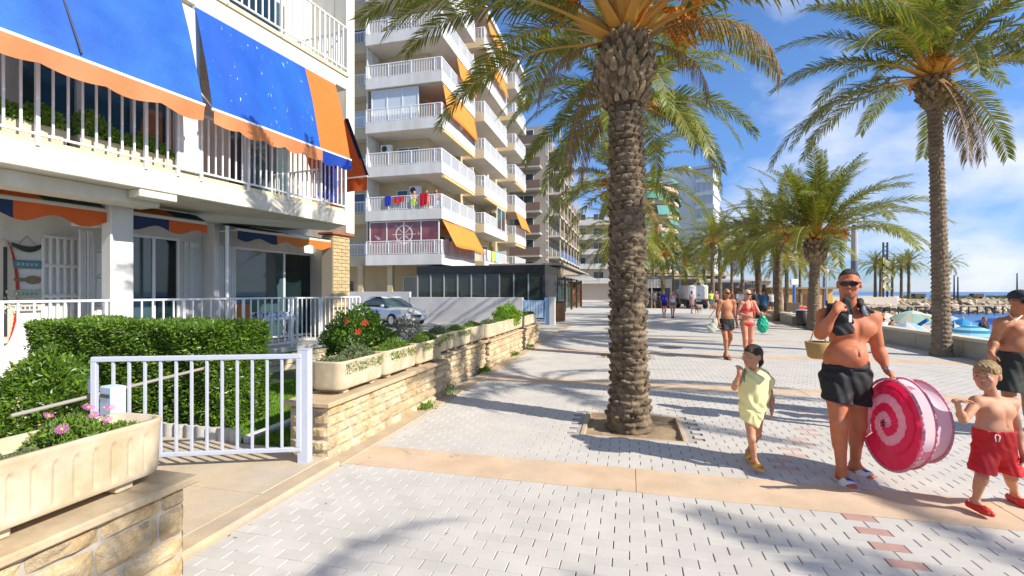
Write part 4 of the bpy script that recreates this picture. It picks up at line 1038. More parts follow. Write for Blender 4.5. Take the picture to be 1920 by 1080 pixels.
# ---- concrete troughs with fluted sides
def trough_mesh(L_, W, H, name='trough', groove=7):
    """long planter: rounded plan corners, tapered walls, arched flutes pressed in the long sides"""
    m = MB(); n = 0; ring = []
    r = W*.24
    def plan(k, s):                 # k: contour parameter list
        pts = []
        N_ = 7
        for (cx, cy, a0) in ((L_/2-r, W/2-r, 0), (-L_/2+r, W/2-r, 90), (-L_/2+r, -W/2+r, 180), (L_/2-r, -W/2+r, 270)):
            for i in range(N_+1):
                a = R(a0+90*i/N_); pts.append((cx+r*math.cos(a), cy+r*math.sin(a)))
            # long sides subdivided
            if a0 in (0, 180):
                sg = 1 if a0 == 0 else -1; M_ = 84
                for i in range(1, M_): pts.append((sg*((L_/2-r)-(L_-2*r)*i/M_), sg*W/2))
        return [(x*s[0], y*s[1]) for x, y in pts]
    rings = []
    prof = [(0.90, .0), (.935, .06), (.955, .2), (.965, .5), (.975, .75), (.985, .84), (.985, .88), (1.0, .93), (1.0, .985), (.985, 1.0)]
    nz = 22; zs = [0, .02, .06]+[.1+.74*i/18 for i in range(19)]+[.88, .93, .985, 1.0]
    def sc_(t):
        for (a, ta), (b, tb) in zip(prof[:-1], prof[1:]):
            if t <= tb: return a[0] if False else a_ if False else None
        return 1
    xs = [p[1] for p in prof]; ys_ = [p[0] for p in prof]
    vs = []; fs = []
    for t in zs:
        s_ = float(np.interp(t, xs, ys_)); P_ = plan(0, (1-(1-s_)*W/L_, s_))
        for (x, y) in P_:
            d = 0
            if abs(abs(y)-W/2*s_) < W*.01 and abs(x) < L_/2-r*.6:
                st = (L_-2*r*.9)/groove; u = (x+(L_-2*r*.9)/2)/st; fr = abs((u % 1)-.5)*st   # distance to flute centre
                wv = st*.17; top = .78
                if .1 < t < top:
                    arch = wv if t < top-.12 else wv*math.sqrt(max(0, 1-((t-(top-.12))/.12)**2))
                    if fr < arch: d = .015*min(1, (arch-fr)/.006)*min(1, (t-.1)/.08)
            vs.append((x, y-(d if y > 0 else -d), t*H))
        n = len(P_)
    k = len(zs)
    for j in range(k-1):
        for i in range(n): fs.append((j*n+i, j*n+(i+1) % n, (j+1)*n+(i+1) % n, (j+1)*n+i))
    # inner lip and floor
    b = len(vs); P_ = plan(0, (1-.09*W/L_*1.3, .86)); P2 = plan(0, (1-.09*W/L_*1.5, .82))
    vs += [(x, y, H*1.0) for x, y in P_]+[(x, y, H*.55) for x, y in P2]
    o = (k-1)*n
    for i in range(n):
        j = (i+1) % n; fs.append((o+i, o+j, b+j, b+i)); fs.append((b+i, b+j, b+n+j, b+n+i))
    fs.append(tuple(range(b+n, b+2*n))); fs.append(tuple(range(n))[::-1])
    m.add(vs, fs); return m.mesh(name, M_TROUGH, True)
TM = trough_mesh(.92, .40, .30, groove=9)
TM2 = trough_mesh(.885, .40, .29, groove=5)
M_SOIL = M('planter_soil', (.10, .07, .045), .95, var=.3, vscale=20, bump=.1)
soil = MB().box(-.36, .36, -.13, .13, .10, .235).mesh('soil', M_SOIL)
foot = MB().box(-.045, .045, -.14, .14, -.055, .012, .01).mesh('foot', M_TROUGH)
def trough(x, y, z, mesh, label, rz=R(90), seed=0):
    e = empty('planter_trough', (x, y, z+.055), rz, label, 'planter', 'cream concrete troughs on the stone walls')
    link('trough', mesh, e); link('soil', soil, e)
    for s_ in (-.26, .26): link('foot', foot, e, (s_, 0, 0))
    return e
T0 = trough(-2.735, 1.66, .56, TM, 'nearest cream concrete trough with pink flowers at far left', R(90.5))
trough(-2.735, .70, .56, TM, 'trough mostly outside the left edge of the picture', R(90))
NT = 12; names = ['first', 'second', 'third', 'fourth', 'fifth', 'sixth', 'seventh', 'eighth', 'ninth', 'tenth', 'eleventh', 'twelfth']
TR = []
for i in range(NT):
    y = 4.62+i*.90; x = -3.02 if y < 7 else (-3.17 if y < 9.6 else -3.10)
    lb = 'cream trough at the gate end of the wall, its rounded fluted end free' if i == 0 else ('last trough of the row, beside the blue gate' if i == NT-1 else '%s cream trough counted from the white gate post along the stone wall' % names[i])
    TR.append((trough(x, y, .56 if y < 7 else .58, TM2, lb), y, x))
# greenery in the troughs
M_FUZ = M('trailing_fine_green', (.09, .17, .02), .6, attr='tone', acol=(.22, .33, .04), transl=.3)
M_LIME = M('lime_leaves', (.15, .30, .02), .45, attr='tone', acol=(.30, .45, .03), transl=.35)
M_SEDG = M('grey_green_leaves', (.10, .14, .05), .6, attr='tone', acol=(.20, .22, .10), transl=.15)
def mound(x0, x1, y0, y1, z0, z1, f1=5., spill=.0):
    def f(rs, n):
        p = rs.uniform(size=(n, 3)); x = x0+(x1-x0)*p[:, 0]; y = y0+(y1-y0)*p[:, 1]
        hgt = (z1-z0)*(.55+.25*np.sin(x*f1+1)+.2*np.sin(x*f1*2.3))*(1-.75*np.abs(2*p[:, 1]-1)**2.2)
        z = z0+hgt*p[:, 2]**.6
        return np.stack([x, y, z], 1)
    return f
for i, (e, y, x) in enumerate(TR):
    g = empty('trailing_plant', e.location, e.rotation_euler.z, 'fine green trailing plant in the %s trough of the wall' % names[i], 'plant', 'trailing plants in the troughs')
    leaf_cloud('foliage', mound(-.40, .40, -.17, .17, .22, .40 if i < 4 else .36), 2600 if i < 5 else 1100, .035 if i < 5 else .05, M_FUZ if i % 3 else M_SEDG, g, 100+i, .9)
    if i < 5: leaf_cloud('hanging_foliage', lambda rs, n: np.stack([rs.uniform(-.36, .36, n), -.205-rs.uniform(0, .02, n), .27-rs.uniform(0, .14, n)**1.2], 1), 220, .03, M_FUZ, g, 200+i, -.8)
lime = empty('lime_shrub', (-3.12, 12.0, .85), 0, 'bright lime green shrub growing out of a trough in the middle of the row', 'shrub')
def ball(r, zs=1.):
    def f(rs, n):
        d = rs.normal(size=(n, 3)); d /= np.linalg.norm(d, axis=1)[:, None]; rr_ = (.45+.55*rs.uniform(size=n)**.4)
        lump = 1+.16*np.sin(d[:, 0]*7+1)+.14*np.sin(d[:, 1]*8+2)+.12*np.sin(d[:, 2]*9)
        return d*np.array([r, r, r*zs])*(rr_*lump)[:, None], d
    return f
leaf_cloud('foliage', lambda rs, n: (lambda t: (t[0]*np.array([1, 2.1, 1])+np.array([0, 0, .12]), t[1]))(ball(.28, .95)(rs, n)), 2600, .075, M_LIME, lime, 7)
# near trough plants: grey-green sedum and pink ice-plant flowers
g = empty('flowering_plant', (-2.735, 1.66, .615), R(90), 'pink flowering plant in the nearest trough', 'plant')
leaf_cloud('foliage', mound(-.02, .38, -.14, .14, .20, .38, 7), 2600, .032, M_FUZ, g, 31, .9)
M_PINK = M('pink_petals', (.62, .16, .50), .5, transl=.3)
fm = MB(); 
for k in range(14):
    a = 2*math.pi*k/14; fm.add([(0, 0, 0), (.022*math.cos(a)-.003*math.sin(a), .022*math.sin(a)+.003*math.cos(a), .004), (.024*math.cos(a)+.003*math.sin(a), .024*math.sin(a)-.003*math.cos(a), .004)], [(0, 1, 2)])
fme = fm.mesh('flower', M_PINK)
fcm = MB().cyl((0, 0, 0), (0, 0, .006), .006, .005, 8).mesh('flower_centre', M('yellow_centre', (.6, .45, .05), .6))
rs = random.Random(5)
for k in range(13):
    fl = link('flower', fme, g, (rs.uniform(.0, .36), rs.uniform(-.1, .13), rs.uniform(.33, .40)), (rs.uniform(-.6, .6), rs.uniform(-.8, .2), 0), rs.uniform(.8, 1.2)); link('flower_centre', fcm, fl)
g2 = empty('succulent_plant', (-2.735, 1.66, .615), R(90), 'grey green low succulent in the left half of the nearest trough', 'plant')
leaf_cloud('foliage', mound(-.36, -.04, -.12, .12, .20, .30, 9), 1500, .03, M_SEDG, g2, 32, .7)
# ================================================================ GATE, POST, LETTER BOX
gb = P(572, 547, 4.36); ge = P(172, 547, 4.14); gz0, gz1 = .14, 1.045
gate = empty('garden_gate', (gb.x, gb.y, 0), math.atan2(ge.y-gb.y, ge.x-gb.x), 'pale grey metal bar gate between hedge and stone wall', 'gate')
GL = math.hypot(ge.x-gb.x, ge.y-gb.y)
m = MB(); m.box(.03, GL, -.02, .02, gz1-.045, gz1, .005); m.box(.03, GL, -.02, .02, gz0, gz0+.04, .005)
m.box(.03, .075, -.021, .021, gz0+.041, gz1-.046, .004); m.box(GL-.045, GL, -.021, .021, gz0-.06, gz1-.046, .004); m.build('frame', GREYM, gate)
bm = MB().box(-.011, .011, -.011, .011, gz0+.041, gz1-.046, .002).mesh('bar', GREYM)
for k in range(12): link('bar', bm, gate, (.075+(GL-.12)*(k+1)/13, 0, 0))
MB().box(GL-.002, GL+.05, -.035, -.021, .72, .85, .004).build('latch', GREYM, gate)
pp = G(577, 872); post = empty('gate_post', (pp.x-.03, pp.y, 0), YAW, 'square pale grey metal gate post against the stone wall end', 'post')
MB().box(-.05, .05, -.05, .05, -.05, 1.08, .004).build('shaft', GREYM, post); MB().box(-.053, .053, -.053, .053, 1.081, 1.088, .002).build('cap', GREYM, post)
p2 = P(212, 547, 3.5); lbx = empty('letter_box', (p2.x, p2.y, 0), R(-10), 'pale blue metal letter box behind the flowers', 'letter box')
MB().box(-.075, .075, -.05, .05, .66, .92, .008).build('body', M('pale_blue_metal', (.50, .62, .75), .45, var=.06), lbx)
MB().box(-.055, .055, -.056, -.051, .84, .865).build('slot', BLACK, lbx)
MB().cyl((0, 0, 0), (0, 0, .66), .02).build('pole', GREYM, lbx)
hr = MB(); a_ = P(20, 780, 3.7); b_ = P(385, 690, 5.2); hr.tube([a_, b_], .016, 8); 
hro = hr.build('handrail', M('grey_pipe', (.30, .28, .25), .6)); tag(hro, 'thin grey pipe handrail slanting in front of the hedge', 'handrail')
# ================================================================ HEDGE, BUSHES, LAWN
M_HEDGE = M('hedge_leaves', (.055, .125, .014), .38, attr='tone', acol=(.20, .32, .03), transl=.28, spec=.5)
def hedge_pts(x0, x1, y0, y1, z0, z1):
    def f(rs, n):
        # samples concentrated near the faces that show
        p = rs.uniform(size=(n, 3)); side = rs.choice(4, n, p=[.36, .28, .22, .14]); dep = rs.exponential(.055, n)
        X = x0+(x1-x0)*p[:, 0]; Y = y0+(y1-y0)*p[:, 1]; Z = z0+(z1-z0)*p[:, 2]; O = np.zeros((n, 3))
        b = .022*np.sin(X*5.1+Z*3)+.018*np.sin(Y*7+X*3.3)+.02*np.sin(Z*11+X*9)
        k = side == 0; Y[k] = y0+(dep+b)[k]; O[k] = (0, -1, 0)
        k = side == 1; Z[k] = z1-(dep*.8+b*.8)[k]; O[k] = (0, 0, 1)
        k = side == 2; X[k] = x1-(dep+b)[k]; O[k] = (1, 0, 0)
        k = side == 3; X[k] = x0+(dep+b)[k]; O[k] = (-1, 0, 0)
        return np.stack([X, Y, Z], 1), O
    return f
hx1 = -4.42
hedge = empty('hedge', (-5.6, 4.75, 0), 0, 'dense clipped green hedge behind the bar gate', 'hedge')
hx = lambda v: v+5.6
leaf_cloud('foliage', lambda rs, n: (lambda t: (t[0]-np.array([-5.6, 4.75, 0]), t[1]))(hedge_pts(-7.35, hx1, 4.25, 4.98, .10, 1.23)(rs, n)), 52000, .050, M_HEDGE, hedge, 3, .2)
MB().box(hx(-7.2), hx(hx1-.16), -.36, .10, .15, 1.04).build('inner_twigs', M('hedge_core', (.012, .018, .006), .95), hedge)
m = MB()
for k in range(26):
    x = rs.uniform(hx(-7.2), hx(hx1-.1)); y = rs.uniform(-.44, -.3); m.cyl((x, y, 0), (x+rs.uniform(-.15, .15), y-.05, .5), .012, .006, 5)
m.build('stem', M('twig', (.14, .10, .07), .9), hedge)
b2 = empty('shrub', (-5.55, 3.35, 0), 0, 'dark green shrub at the left edge beside the handrail', 'shrub')
leaf_cloud('foliage', lambda rs, n: (lambda t: (t[0]*np.array([1.0, .9, 1.1])+np.array([0, 0, .50]), t[1]))(ball(.40)(rs, n)), 7000, .06, M_HEDGE, b2, 17)
MB().cyl((0, 0, 0), (.05, 0, .6), .03, .02).build('stem', MATS['twig'], b2)
# low corrugated edging at the foot of the hedge
cg = MB(); c0, c1 = P(225, 847, 4.25), P(440, 857, 4.4); c0 = Vector((-5.3, 4.13, 0)); c1 = Vector((-3.98, 4.13, 0))
cg.sheet(lambda u, v: (c0.x+(c1.x-c0.x)*u, 4.12-.035*abs(math.sin(u*math.pi*9)), -.02+.19*v), 90, 2)
o = cg.build('garden_edging', M('edging_concrete', (.50, .48, .44), .9, var=.15, vscale=8), None, False, solid=.03); tag(o, 'low scalloped grey concrete edging at the foot of the hedge', 'garden edging')
o = MB().box(-3.97, -3.88, 4.12, 9, -.1, .10, .015).build('kerb', M('white_kerb', (.58, .57, .55), .85, var=.1)); o['kind'] = 'structure'
# lawn
lawn = sheet_obj('lawn', [(-7.2, 5.2), (-3.95, 4.1), (-3.2, 4.1), (-3.2, 14.8), (-6.3, 14.8)], .02, M('lawn_ground', (.07, .11, .03), .95, var=.2, vscale=5))
def blades(name, region, n, h, mat, seed=0):
    rs = np.random.RandomState(seed); x0, x1, y0, y1 = region
    x = rs.uniform(x0, x1, n); y = y0+(y1-y0)*rs.uniform(size=n)**1.4; a = rs.uniform(0, 6.28, n); hh = h*rs.uniform(.5, 1.2, n); wv = .006+.0012*(y-y0)
    lx, ly = rs.uniform(-.5, .5, n)*hh, rs.uniform(-.5, .5, n)*hh
    V = np.stack([np.stack([x-np.cos(a)*wv, y-np.sin(a)*wv, np.full(n, .02)], 1), np.stack([x+np.cos(a)*wv, y+np.sin(a)*wv, np.full(n, .02)], 1), np.stack([x+lx, y+ly, .02+hh], 1)], 1).reshape(-1, 3)
    me = npmesh(name, V, np.arange(3*n).reshape(n, 3), mat); face_attr(me, 'tone', rs.uniform(0, 1, n)**1.5); o = link(name, me); o['kind'] = 'stuff'; o['label'] = 'short mown green grass of the lawn behind the gate'; o['category'] = 'grass'; return o
blades('grass', (-5.9, -3.28, 4.15, 12.5), 90000, .055, M('grass_blades', (.13, .28, .02), .5, attr='tone', acol=(.24, .40, .04), transl=.35), 2)
# hibiscus bush behind the first troughs, grey lavender beside it
hb = empty('hibiscus_bush', (-3.98, 6.35, 0), 0, 'round glossy hibiscus bush with red flowers behind the first troughs', 'shrub')
leaf_cloud('foliage', lambda rs, n: (lambda t: (t[0]*np.array([1.05, 1.0, 1.0])+np.array([0, 0, .86]), t[1]))(ball(.44)(rs, n)), 8500, .065, M('hibiscus_leaves', (.05, .12, .015), .35, attr='tone', acol=(.18, .30, .03), transl=.25), hb, 23)
for k in range(7): MB().cyl((rs.uniform(-.15, .15), rs.uniform(-.1, .1), 0), (rs.uniform(-.3, .3), rs.uniform(-.3, .3), .9), .016, .006, 5).build('stem', MATS['twig'], hb)
rf = MB()
for k in range(5):
    a = 2*math.pi*k/5; rf.add([(0, 0, 0), (.05*math.cos(a-.4), .05*math.sin(a-.4), .02), (.062*math.cos(a), .062*math.sin(a), .012), (.05*math.cos(a+.4), .05*math.sin(a+.4), .02)], [(0, 1, 2), (0, 2, 3)])
rfm = rf.mesh('flower', M('red_petals', (.70, .035, .015), .5, transl=.3))
for (x, y, z) in ((.30, -.33, 1.17), (.24, -.40, 1.05), (.44, -.22, .80), (.05, -.40, 1.20)):
    link('flower', rfm, hb, (x, y, z), (1.2, 0, .5), .8)
lv = empty('lavender_bush', (-3.85, 7.7, 0), 0, 'small grey leaved bush between the hibiscus and the silver car', 'shrub')
leaf_cloud('foliage', lambda rs, n: (lambda t: (t[0]*np.array([.9, .9, 1.1])+np.array([0, 0, .70]), t[1]))(ball(.40)(rs, n)), 3500, .05, M('grey_leaves', (.17, .18, .15), .7, attr='tone', acol=(.30, .30, .26), transl=.1), lv, 29, .8)
MB().cyl((0, 0, 0), (0, 0, .6), .03, .02).build('stem', MATS['twig'], lv)

# weeds at the foot of the walls, leaf litter on the paving
rs = random.Random(77)
for i, (x, y, r_, lb) in enumerate([(-2.93, 7.04, .10, 'weed tuft in the dark recess between two wall stretches'), (-2.74, 6.0, .05, 'tiny weed at the foot of the first wall stretch'), (-2.84, 9.1, .06, 'weed tuft at the foot of the middle wall stretch'), (-2.82, 11.6, .06, 'small weed at the foot of the far wall stretch'), (-2.82, 13.4, .07, 'last weed tuft before the blue gate')]):
    e = empty('weed_tuft', (x, y, 0), 0, lb, 'plant', 'weeds at the foot of the stone wall')
    leaf_cloud('foliage', lambda rs_, n: np.stack([rs_.normal(0, r_, n), rs_.normal(0, r_*1.3, n), np.abs(rs_.normal(0, r_*.5, n))], 1), 160, .06, M_FUZ, e, 300+i, 1.4)
def litter(rs_, n):
    k = n//2; x = np.concatenate([-2.58+rs_.exponential(.12, k), rs_.uniform(-2.4, 7.6, n-k)]); y = np.concatenate([rs_.uniform(2.2, 15, k), rs_.uniform(2.5, 13, n-k)])
    return np.stack([x, y, np.full(n, .006)], 1)
o = leaf_cloud('leaf_litter', litter, 260, .030, M('dry_litter', (.20, .13, .06), .9), None, 9, 0.0); o['label'] = 'scattered dry leaf bits and grit on the promenade paving'; o['category'] = 'leaf litter'
o.scale = (1, 1, .25)
# ================================================================ APARTMENT BLOCK WITH STAGGERED BALCONIES
M_BW = M('block_beige_wall', (.50, .40, .23), .85, var=.08, vscale=.5, bump=.02, bscale=20, col2=(.55, .46, .30))
M_BWH = M('block_white_fascia', (.66, .65, .62), .8, var=.10, vscale=1.0, col2=(.58, .56, .52), stretch=(1, 1, .25))
M_BUN = M('block_soffit', (.60, .56, .50), .85, var=.08, vscale=.4)
M_BCR = M('block_cream_side', (.66, .52, .32), .85, var=.06, vscale=.6)
M_AWO = M('block_orange_awning', (.78, .34, .05), .65, var=.06, vscale=2, transl=.3)
M_GLD = glass('block_glass', (.05, .07, .08), .05, .1)
M_GLP = M('white_blind_glass', (.55, .60, .64), .25, spec=.8, var=.04)
B = empty('apartment_block', (-11.5, 27.7, 0), 0, 'tall apartment block with staggered white balconies, beige walls and orange awnings', 'building')
def bx(x): return x+11.5
def by(y): return y-27.7
SEC = [(-11.5, 27.7, 34.3, 9), (-10.95, 35.0, 42.0, 7), (-10.4, 42.9, 47.6, 7)]
wallm = MB()
wallm.box(bx(-24), bx(-13.3), by(29.6), by(34.6), 0, 32); wallm.box(bx(-24), bx(-12.8), by(34.61), by(42.4), 0, 23.9); wallm.box(bx(-24), bx(-12.2), by(42.41), by(47.6), 0, 23.7)
wallm.build('wall', M_BW, B)
def rail_mesh(p0, p1, z0, z1, step, m):
    d = Vector((p1[0]-p0[0], p1[1]-p0[1], 0)); L_ = d.length; n = max(1, int(L_/step)); a = math.atan2(d.y, d.x)
    m.xf = Matrix.Translation((p0[0], p0[1], 0)) @ Matrix.Rotation(a, 4, 'Z')
    m.box(0, L_, -.03, .03, z1-.05, z1); m.box(0, L_, -.02, .02, z0, z0+.03)
    for i in range(n+1):
        t = L_*i/n; b = .035 if i % 14 == 0 else .013
        m.box(t-b, t+b, -b, b, z0+.031, z1-.051)
    m.xf = None
def win(parent, x0, x1, y0, y1, z0, z1, axis, mat=None, nm='window', panes=2):
    """window on a wall facing -Y (axis y) or +X (axis x); a frame with real depth and panes behind"""
    m = MB(); f = .06
    if axis == 'y':
        m.box(x0, x1, y0-.07, y0-.005, z1-f, z1); m.box(x0, x1, y0-.07, y0-.005, z0, z0+f)
        for k in range(panes+1): t = x0+(x1-x0-f)*k/panes; m.box(t, t+f, y0-.07, y0-.005, z0+f, z1-f)
        o = m.build(nm, WHITE, parent); MB().box(x0+f, x1-f, y0-.03, y0-.02, z0+f, z1-f).build('pane', mat or M_GLD, o)
    else:
        m.box(x0+.005, x0+.07, y0, y1, z1-f, z1); m.box(x0+.005, x0+.07, y0, y1, z0, z0+f)
        for k in range(panes+1): t = y0+(y1-y0-f)*k/panes; m.box(x0+.005, x0+.07, t, t+f, z0+f, z1-f)
        o = m.build(nm, WHITE, parent); MB().box(x0+.02, x0+.03, y0+f, y1-f, z0+f, z1-f).build('pane', mat or M_GLD, o)
    return o
rb = random.Random(12)
for n_ in range(1, 10):
    zb = 3.37+2.9*(n_-1)
    for si, (xf, y0, y1, top) in enumerate(SEC):
        if n_ > top: continue
        X, Y0, Y1 = bx(xf), by(y0), by(y1); ins = 1.8
        xl = bx(-16.9) if si == 0 else bx(xf-2.0)
        wy = by(29.6) if si == 0 else by(y0+.0)
        # floor slab
        s = MB(); s.box(xl+.05, X-.05, Y0+.05, Y1-.05, zb, zb+.18)
        s.build('floor_slab', M_BUN, B)
        f = MB(); f.box(X-.12, X, Y0, Y1, zb-.02, zb+.66, .01)
        f.box(xl, X-.125, Y0, Y0+.12, zb-.02, zb+.66, .01) if si == 0 else None
        f.build('balcony_front', M_BWH, B)
        if si: MB().box(xl, X-.125, Y0, Y0+.12, zb-.02, zb+.66, .01).build('balcony_side', M_BCR, B)
        r = MB(); rail_mesh((X-.05, Y0+.05), (X-.05, Y1-.05), zb+.70, zb+1.57, .115, r)
        rail_mesh((xl+.05, Y0+.05), (X-.05, Y0+.05), zb+.70, zb+1.57, .115, r)
        o = r.build('railing', WHITEM, B); o['kind'] = 'stuff'
        # openings on the wall behind the balcony (facing +X)
        wx = bx(-13.3) if si == 0 else (bx(-12.8) if si == 1 else bx(-12.2))
        win(B, wx, 0, by(y0+2.6) if si == 0 else Y0+.8, by(y0+4.8) if si == 0 else Y0+3.0, zb+.2, zb+2.4, 'x')
        if si < 2: win(B, wx, 0, Y1-1.9, Y1-.5, zb+.9, zb+2.4, 'x', panes=1)
        if si == 0 and n_ in (2, 3, 6): win(B, bx(-15.6)+rb.uniform(-.2, .2), bx(-13.9), wy, 0, zb+.2, zb+2.35, 'y')
        if si == 0 and n_ not in (2, 3, 6, 4, 1): win(B, bx(-16.4), bx(-14.6), wy, 0, zb+.2, zb+2.35, 'y')
        # divider between the neighbouring balconies
        if si < 2: MB().box(X-1.6, X-.1, Y1-.12, Y1-.02, zb+.2, zb+2.0).build('divider', M_BWH, B)
    # small recessed balcony at the far left with beige front
    r = MB(); rail_mesh((bx(-24), by(28.6)), (bx(-17.0), by(28.6)), zb+.75, zb+1.5, .115, r); o = r.build('railing', WHITEM, B); o['kind'] = 'stuff'
    MB().box(bx(-24), bx(-17.02), by(28.55), by(28.7), zb-.02, zb+.70, .01).build('balcony_front', M_BW, B)
    MB().box(bx(-24), bx(-17.02), by(28.71), by(29.58), zb, zb+.18).build('floor_slab', M_BUN, B)
    if n_ % 2 == 0: win(B, bx(-19.9), bx(-18.0), by(29.6), 0, zb+.2, zb+2.3, 'y', M_GLP if n_ == 4 else None)
MB().box(bx(-17.0), bx(-16.92), by(28.0), by(29.55), 3.6, 30).build('divider', M_BWH, B)
# air conditioners, plants and chairs on the balconies
for (x, y, n_) in ((-13.9, 28.9, 2), (-16.0, 28.9, 3), (-12.4, 33.4, 1), (-12.0, 38.2, 3), (-12.0, 40.4, 2), (-12.4, 32.5, 5), (-19.0, 28.9, 3), (-16.0, 28.9, 6)):
    z = 3.37+2.9*(n_-1); ac = MB().box(bx(x)-.4, bx(x)+.4, by(y)-.15, by(y)+.15, z+1.85, z+2.4, .03).build('air_conditioner', WHITE, B); MB().cyl((bx(x)-.1, by(y)-.152, z+2.12), (bx(x)-.1, by(y)-.165, z+2.12), .2, .2, 14).build('fan_grille', BLACK, ac)
# roof slabs
MB().box(bx(-16.9), bx(-10.95), by(34.9), by(42.1), 23.9, 24.3).build('roof', M_BWH, B)
MB().box(bx(-16.9), bx(-10.4), by(42.8), by(47.6), 23.7, 24.05).build('roof', M_BWH, B)
# glazed-in balconies: level 4 pale panels, level 1 with a printed film
def glazed(nm, x0, x1, y, z0, z1, k, mat):
    m = MB(); f = .07
    m.box(x0, x1, y-.04, y+.04, z1-f, z1)
    for i in range(k+1): t = x0+(x1-x0-f)*i/k; m.box(t, t+f, y-.04, y+.04, z0, z1-f)
    o = m.build(nm, WHITE, B)
    for i in range(k): a = x0+(x1-x0-f)*i/k+f; b = x0+(x1-x0-f)*(i+1)/k; MB().box(a, b, y-.01, y+.01, z0, z1-f).build('pane', mat, o)
    return o
z1_ = 3.37+.66; glf = M('printed_film', (.16, .035, .04), .3, spec=.8, col2=(.30, .10, .10), vscale=1.1, spots=((.55, .40, .40), 1.2, .60))
g1 = glazed('glazing', bx(-16.7), bx(-11.75), by(27.9), z1_-.05, 3.37+2.86, 4, glf)
cw = bx(-14.2)                                 # ship's wheel print on the film
wh = MB(); cy = by(27.885)
for k in range(28):
    a0, a1 = 2*math.pi*k/28, 2*math.pi*(k+1)/28
    for r_ in (.62,): wh.add([(cw+r_*math.cos(a0), cy, 5.35+r_*math.sin(a0)), (cw+r_*math.cos(a1), cy, 5.35+r_*math.sin(a1)), (cw+(r_-.09)*math.cos(a1), cy, 5.35+(r_-.09)*math.sin(a1)), (cw+(r_-.09)*math.cos(a0), cy, 5.35+(r_-.09)*math.sin(a0))], [(0, 1, 2, 3)])
for k in range(8):
    a = math.pi*k/4; c_, s_ = math.cos(a), math.sin(a); wh.add([(cw+.12*c_-.02*s_, cy-.001, 5.35+.12*s_+.02*c_), (cw+.85*c_-.02*s_, cy-.001, 5.35+.85*s_+.02*c_), (cw+.85*c_+.02*s_, cy-.001, 5.35+.85*s_-.02*c_), (cw+.12*c_+.02*s_, cy-.001, 5.35+.12*s_-.02*c_)], [(0, 1, 2, 3)])
wh.build('wheel_print', M('film_print', (.70, .62, .60), .4), g1)
z4 = 3.37+2.9*3
glazed('glazing', bx(-16.6), bx(-13.2), by(27.95), z4+.62, z4+2.85, 3, M_GLP)
# orange awnings on the sea side
def bawn(x, y0, y1, ztop, drop, out, mat=M_AWO):
    m = MB(); m.sheet(lambda u, v: (bx(x)+out*v, by(y0)+(y1-y0)*u, ztop-drop*v-.03*math.sin(u*9)), 14, 5); m.build('awning', mat, B, True, solid=.02)
zc = lambda n: 3.37+2.9*n-.05
bawn(-11.55, 27.9, 34.2, zc(1), 1.75, .95); bawn(-11.55, 28.0, 34.2, zc(4), 1.9, .35); bawn(-11.55, 30.5, 34.0, zc(5), 1.5, .3)
bawn(-11.0, 35.6, 41.5, zc(6), 1.6, .35); bawn(-11.0, 35.6, 41.5, zc(7)-.1, 1.5, .35); bawn(-10.4, 43.0, 47.2, zc(2), 1.5, .6)
for (x, y0, y1, n) in ((-11.55, 28, 34, 2), (-11.55, 28, 34, 3), (-11.0, 35.4, 41.5, 2), (-10.5, 43.2, 47.2, 1), (-10.5, 43.2, 47.2, 3)):
    MB().box(bx(x)-.1, bx(x)+.12, by(y0), by(y1), zc(n)-.22, zc(n)-.06, .02).build('awning_case', M('cream_case', (.72, .52, .22), .6), B)
win(B, bx(-10.98), 0, by(38.5), by(41.2), 3.37+3.6, 3.37+5.5, 'x') 
# ground floor of the block: columns, doors
for x in (-19.4, -17.6, -15.4): MB().box(bx(x)-.18, bx(x)+.18, by(28.2), by(28.55), 0, 3.36).build('column', M_BW, B)
win(B, bx(-15.1), bx(-12.4), by(29.6), 0, .3, 2.7, 'y', M('frosted_door', (.33, .36, .33), .3))
m = MB(); [m.box(bx(-20.0), bx(-19.0), by(29.5), by(29.56), 1.0+.14*k, 1.07+.14*k) for k in range(10)]; m.build('window_grille', BLACK, B)
plant = empty('potted_plant', (-11.8, 34.0, 3.37+2.9*3+.66), 0, 'green plant on the corner balcony of the apartment block', 'plant')
leaf_cloud('foliage', lambda rs, n: (lambda t: (t[0]+np.array([0, 0, .35]), t[1]))(ball(.32)(rs, n)), 300, .12, M_LIME, plant, 3); MB().cyl((0, 0, -.45), (0, 0, .1), .12, .16).build('pot', M_TILE, plant)
# laundry on the level 2 and level 1 railings
def cloth_on_rail(label, x, y, z, w_, h_, mat, axis='x', cat='towel', group='towels hanging on the balcony railings'):
    m = MB(); m.sheet(lambda u, v: ((u-.5)*w_, -.03+.02*math.sin(u*14)*v-.02*v, -h_*v*(1+.06*math.sin(u*5))), 12, 6)
    m.sheet(lambda u, v: ((u-.5)*w_, -.03+.10*v, .0), 2, 1)
    o = m.build('towel', mat, None, True, (x, y, z), (0, 0, 0 if axis == 'x' else R(90))); tag(o, label, cat, group)
zr = 3.37+2.9+1.57
cx = lambda px: XatY(px, 27.7)
cloth_on_rail('royal blue towel hanging leftmost on the second level railing', cx(728), 27.68, zr, .42, .65, M('towel_blue', (.01, .03, .40), .9))
cloth_on_rail('red and blue striped cloth hanging on the second level railing', cx(748), 27.68, zr-.05, .75, .40, M('towel_red', (.55, .03, .02), .9, spots=((.02, .05, .4), 3., .55)))
cloth_on_rail('large crimson towel hanging on the second level railing', cx(795), 27.68, zr+.05, .55, .75, M('towel_crimson', (.45, .005, .02), .9))
cloth_on_rail('lime towel draped on the second level railing', cx(776), 27.68, zr-.2, .2, .5, M('towel_lime', (.45, .6, .08), .9))
yy = 36.5
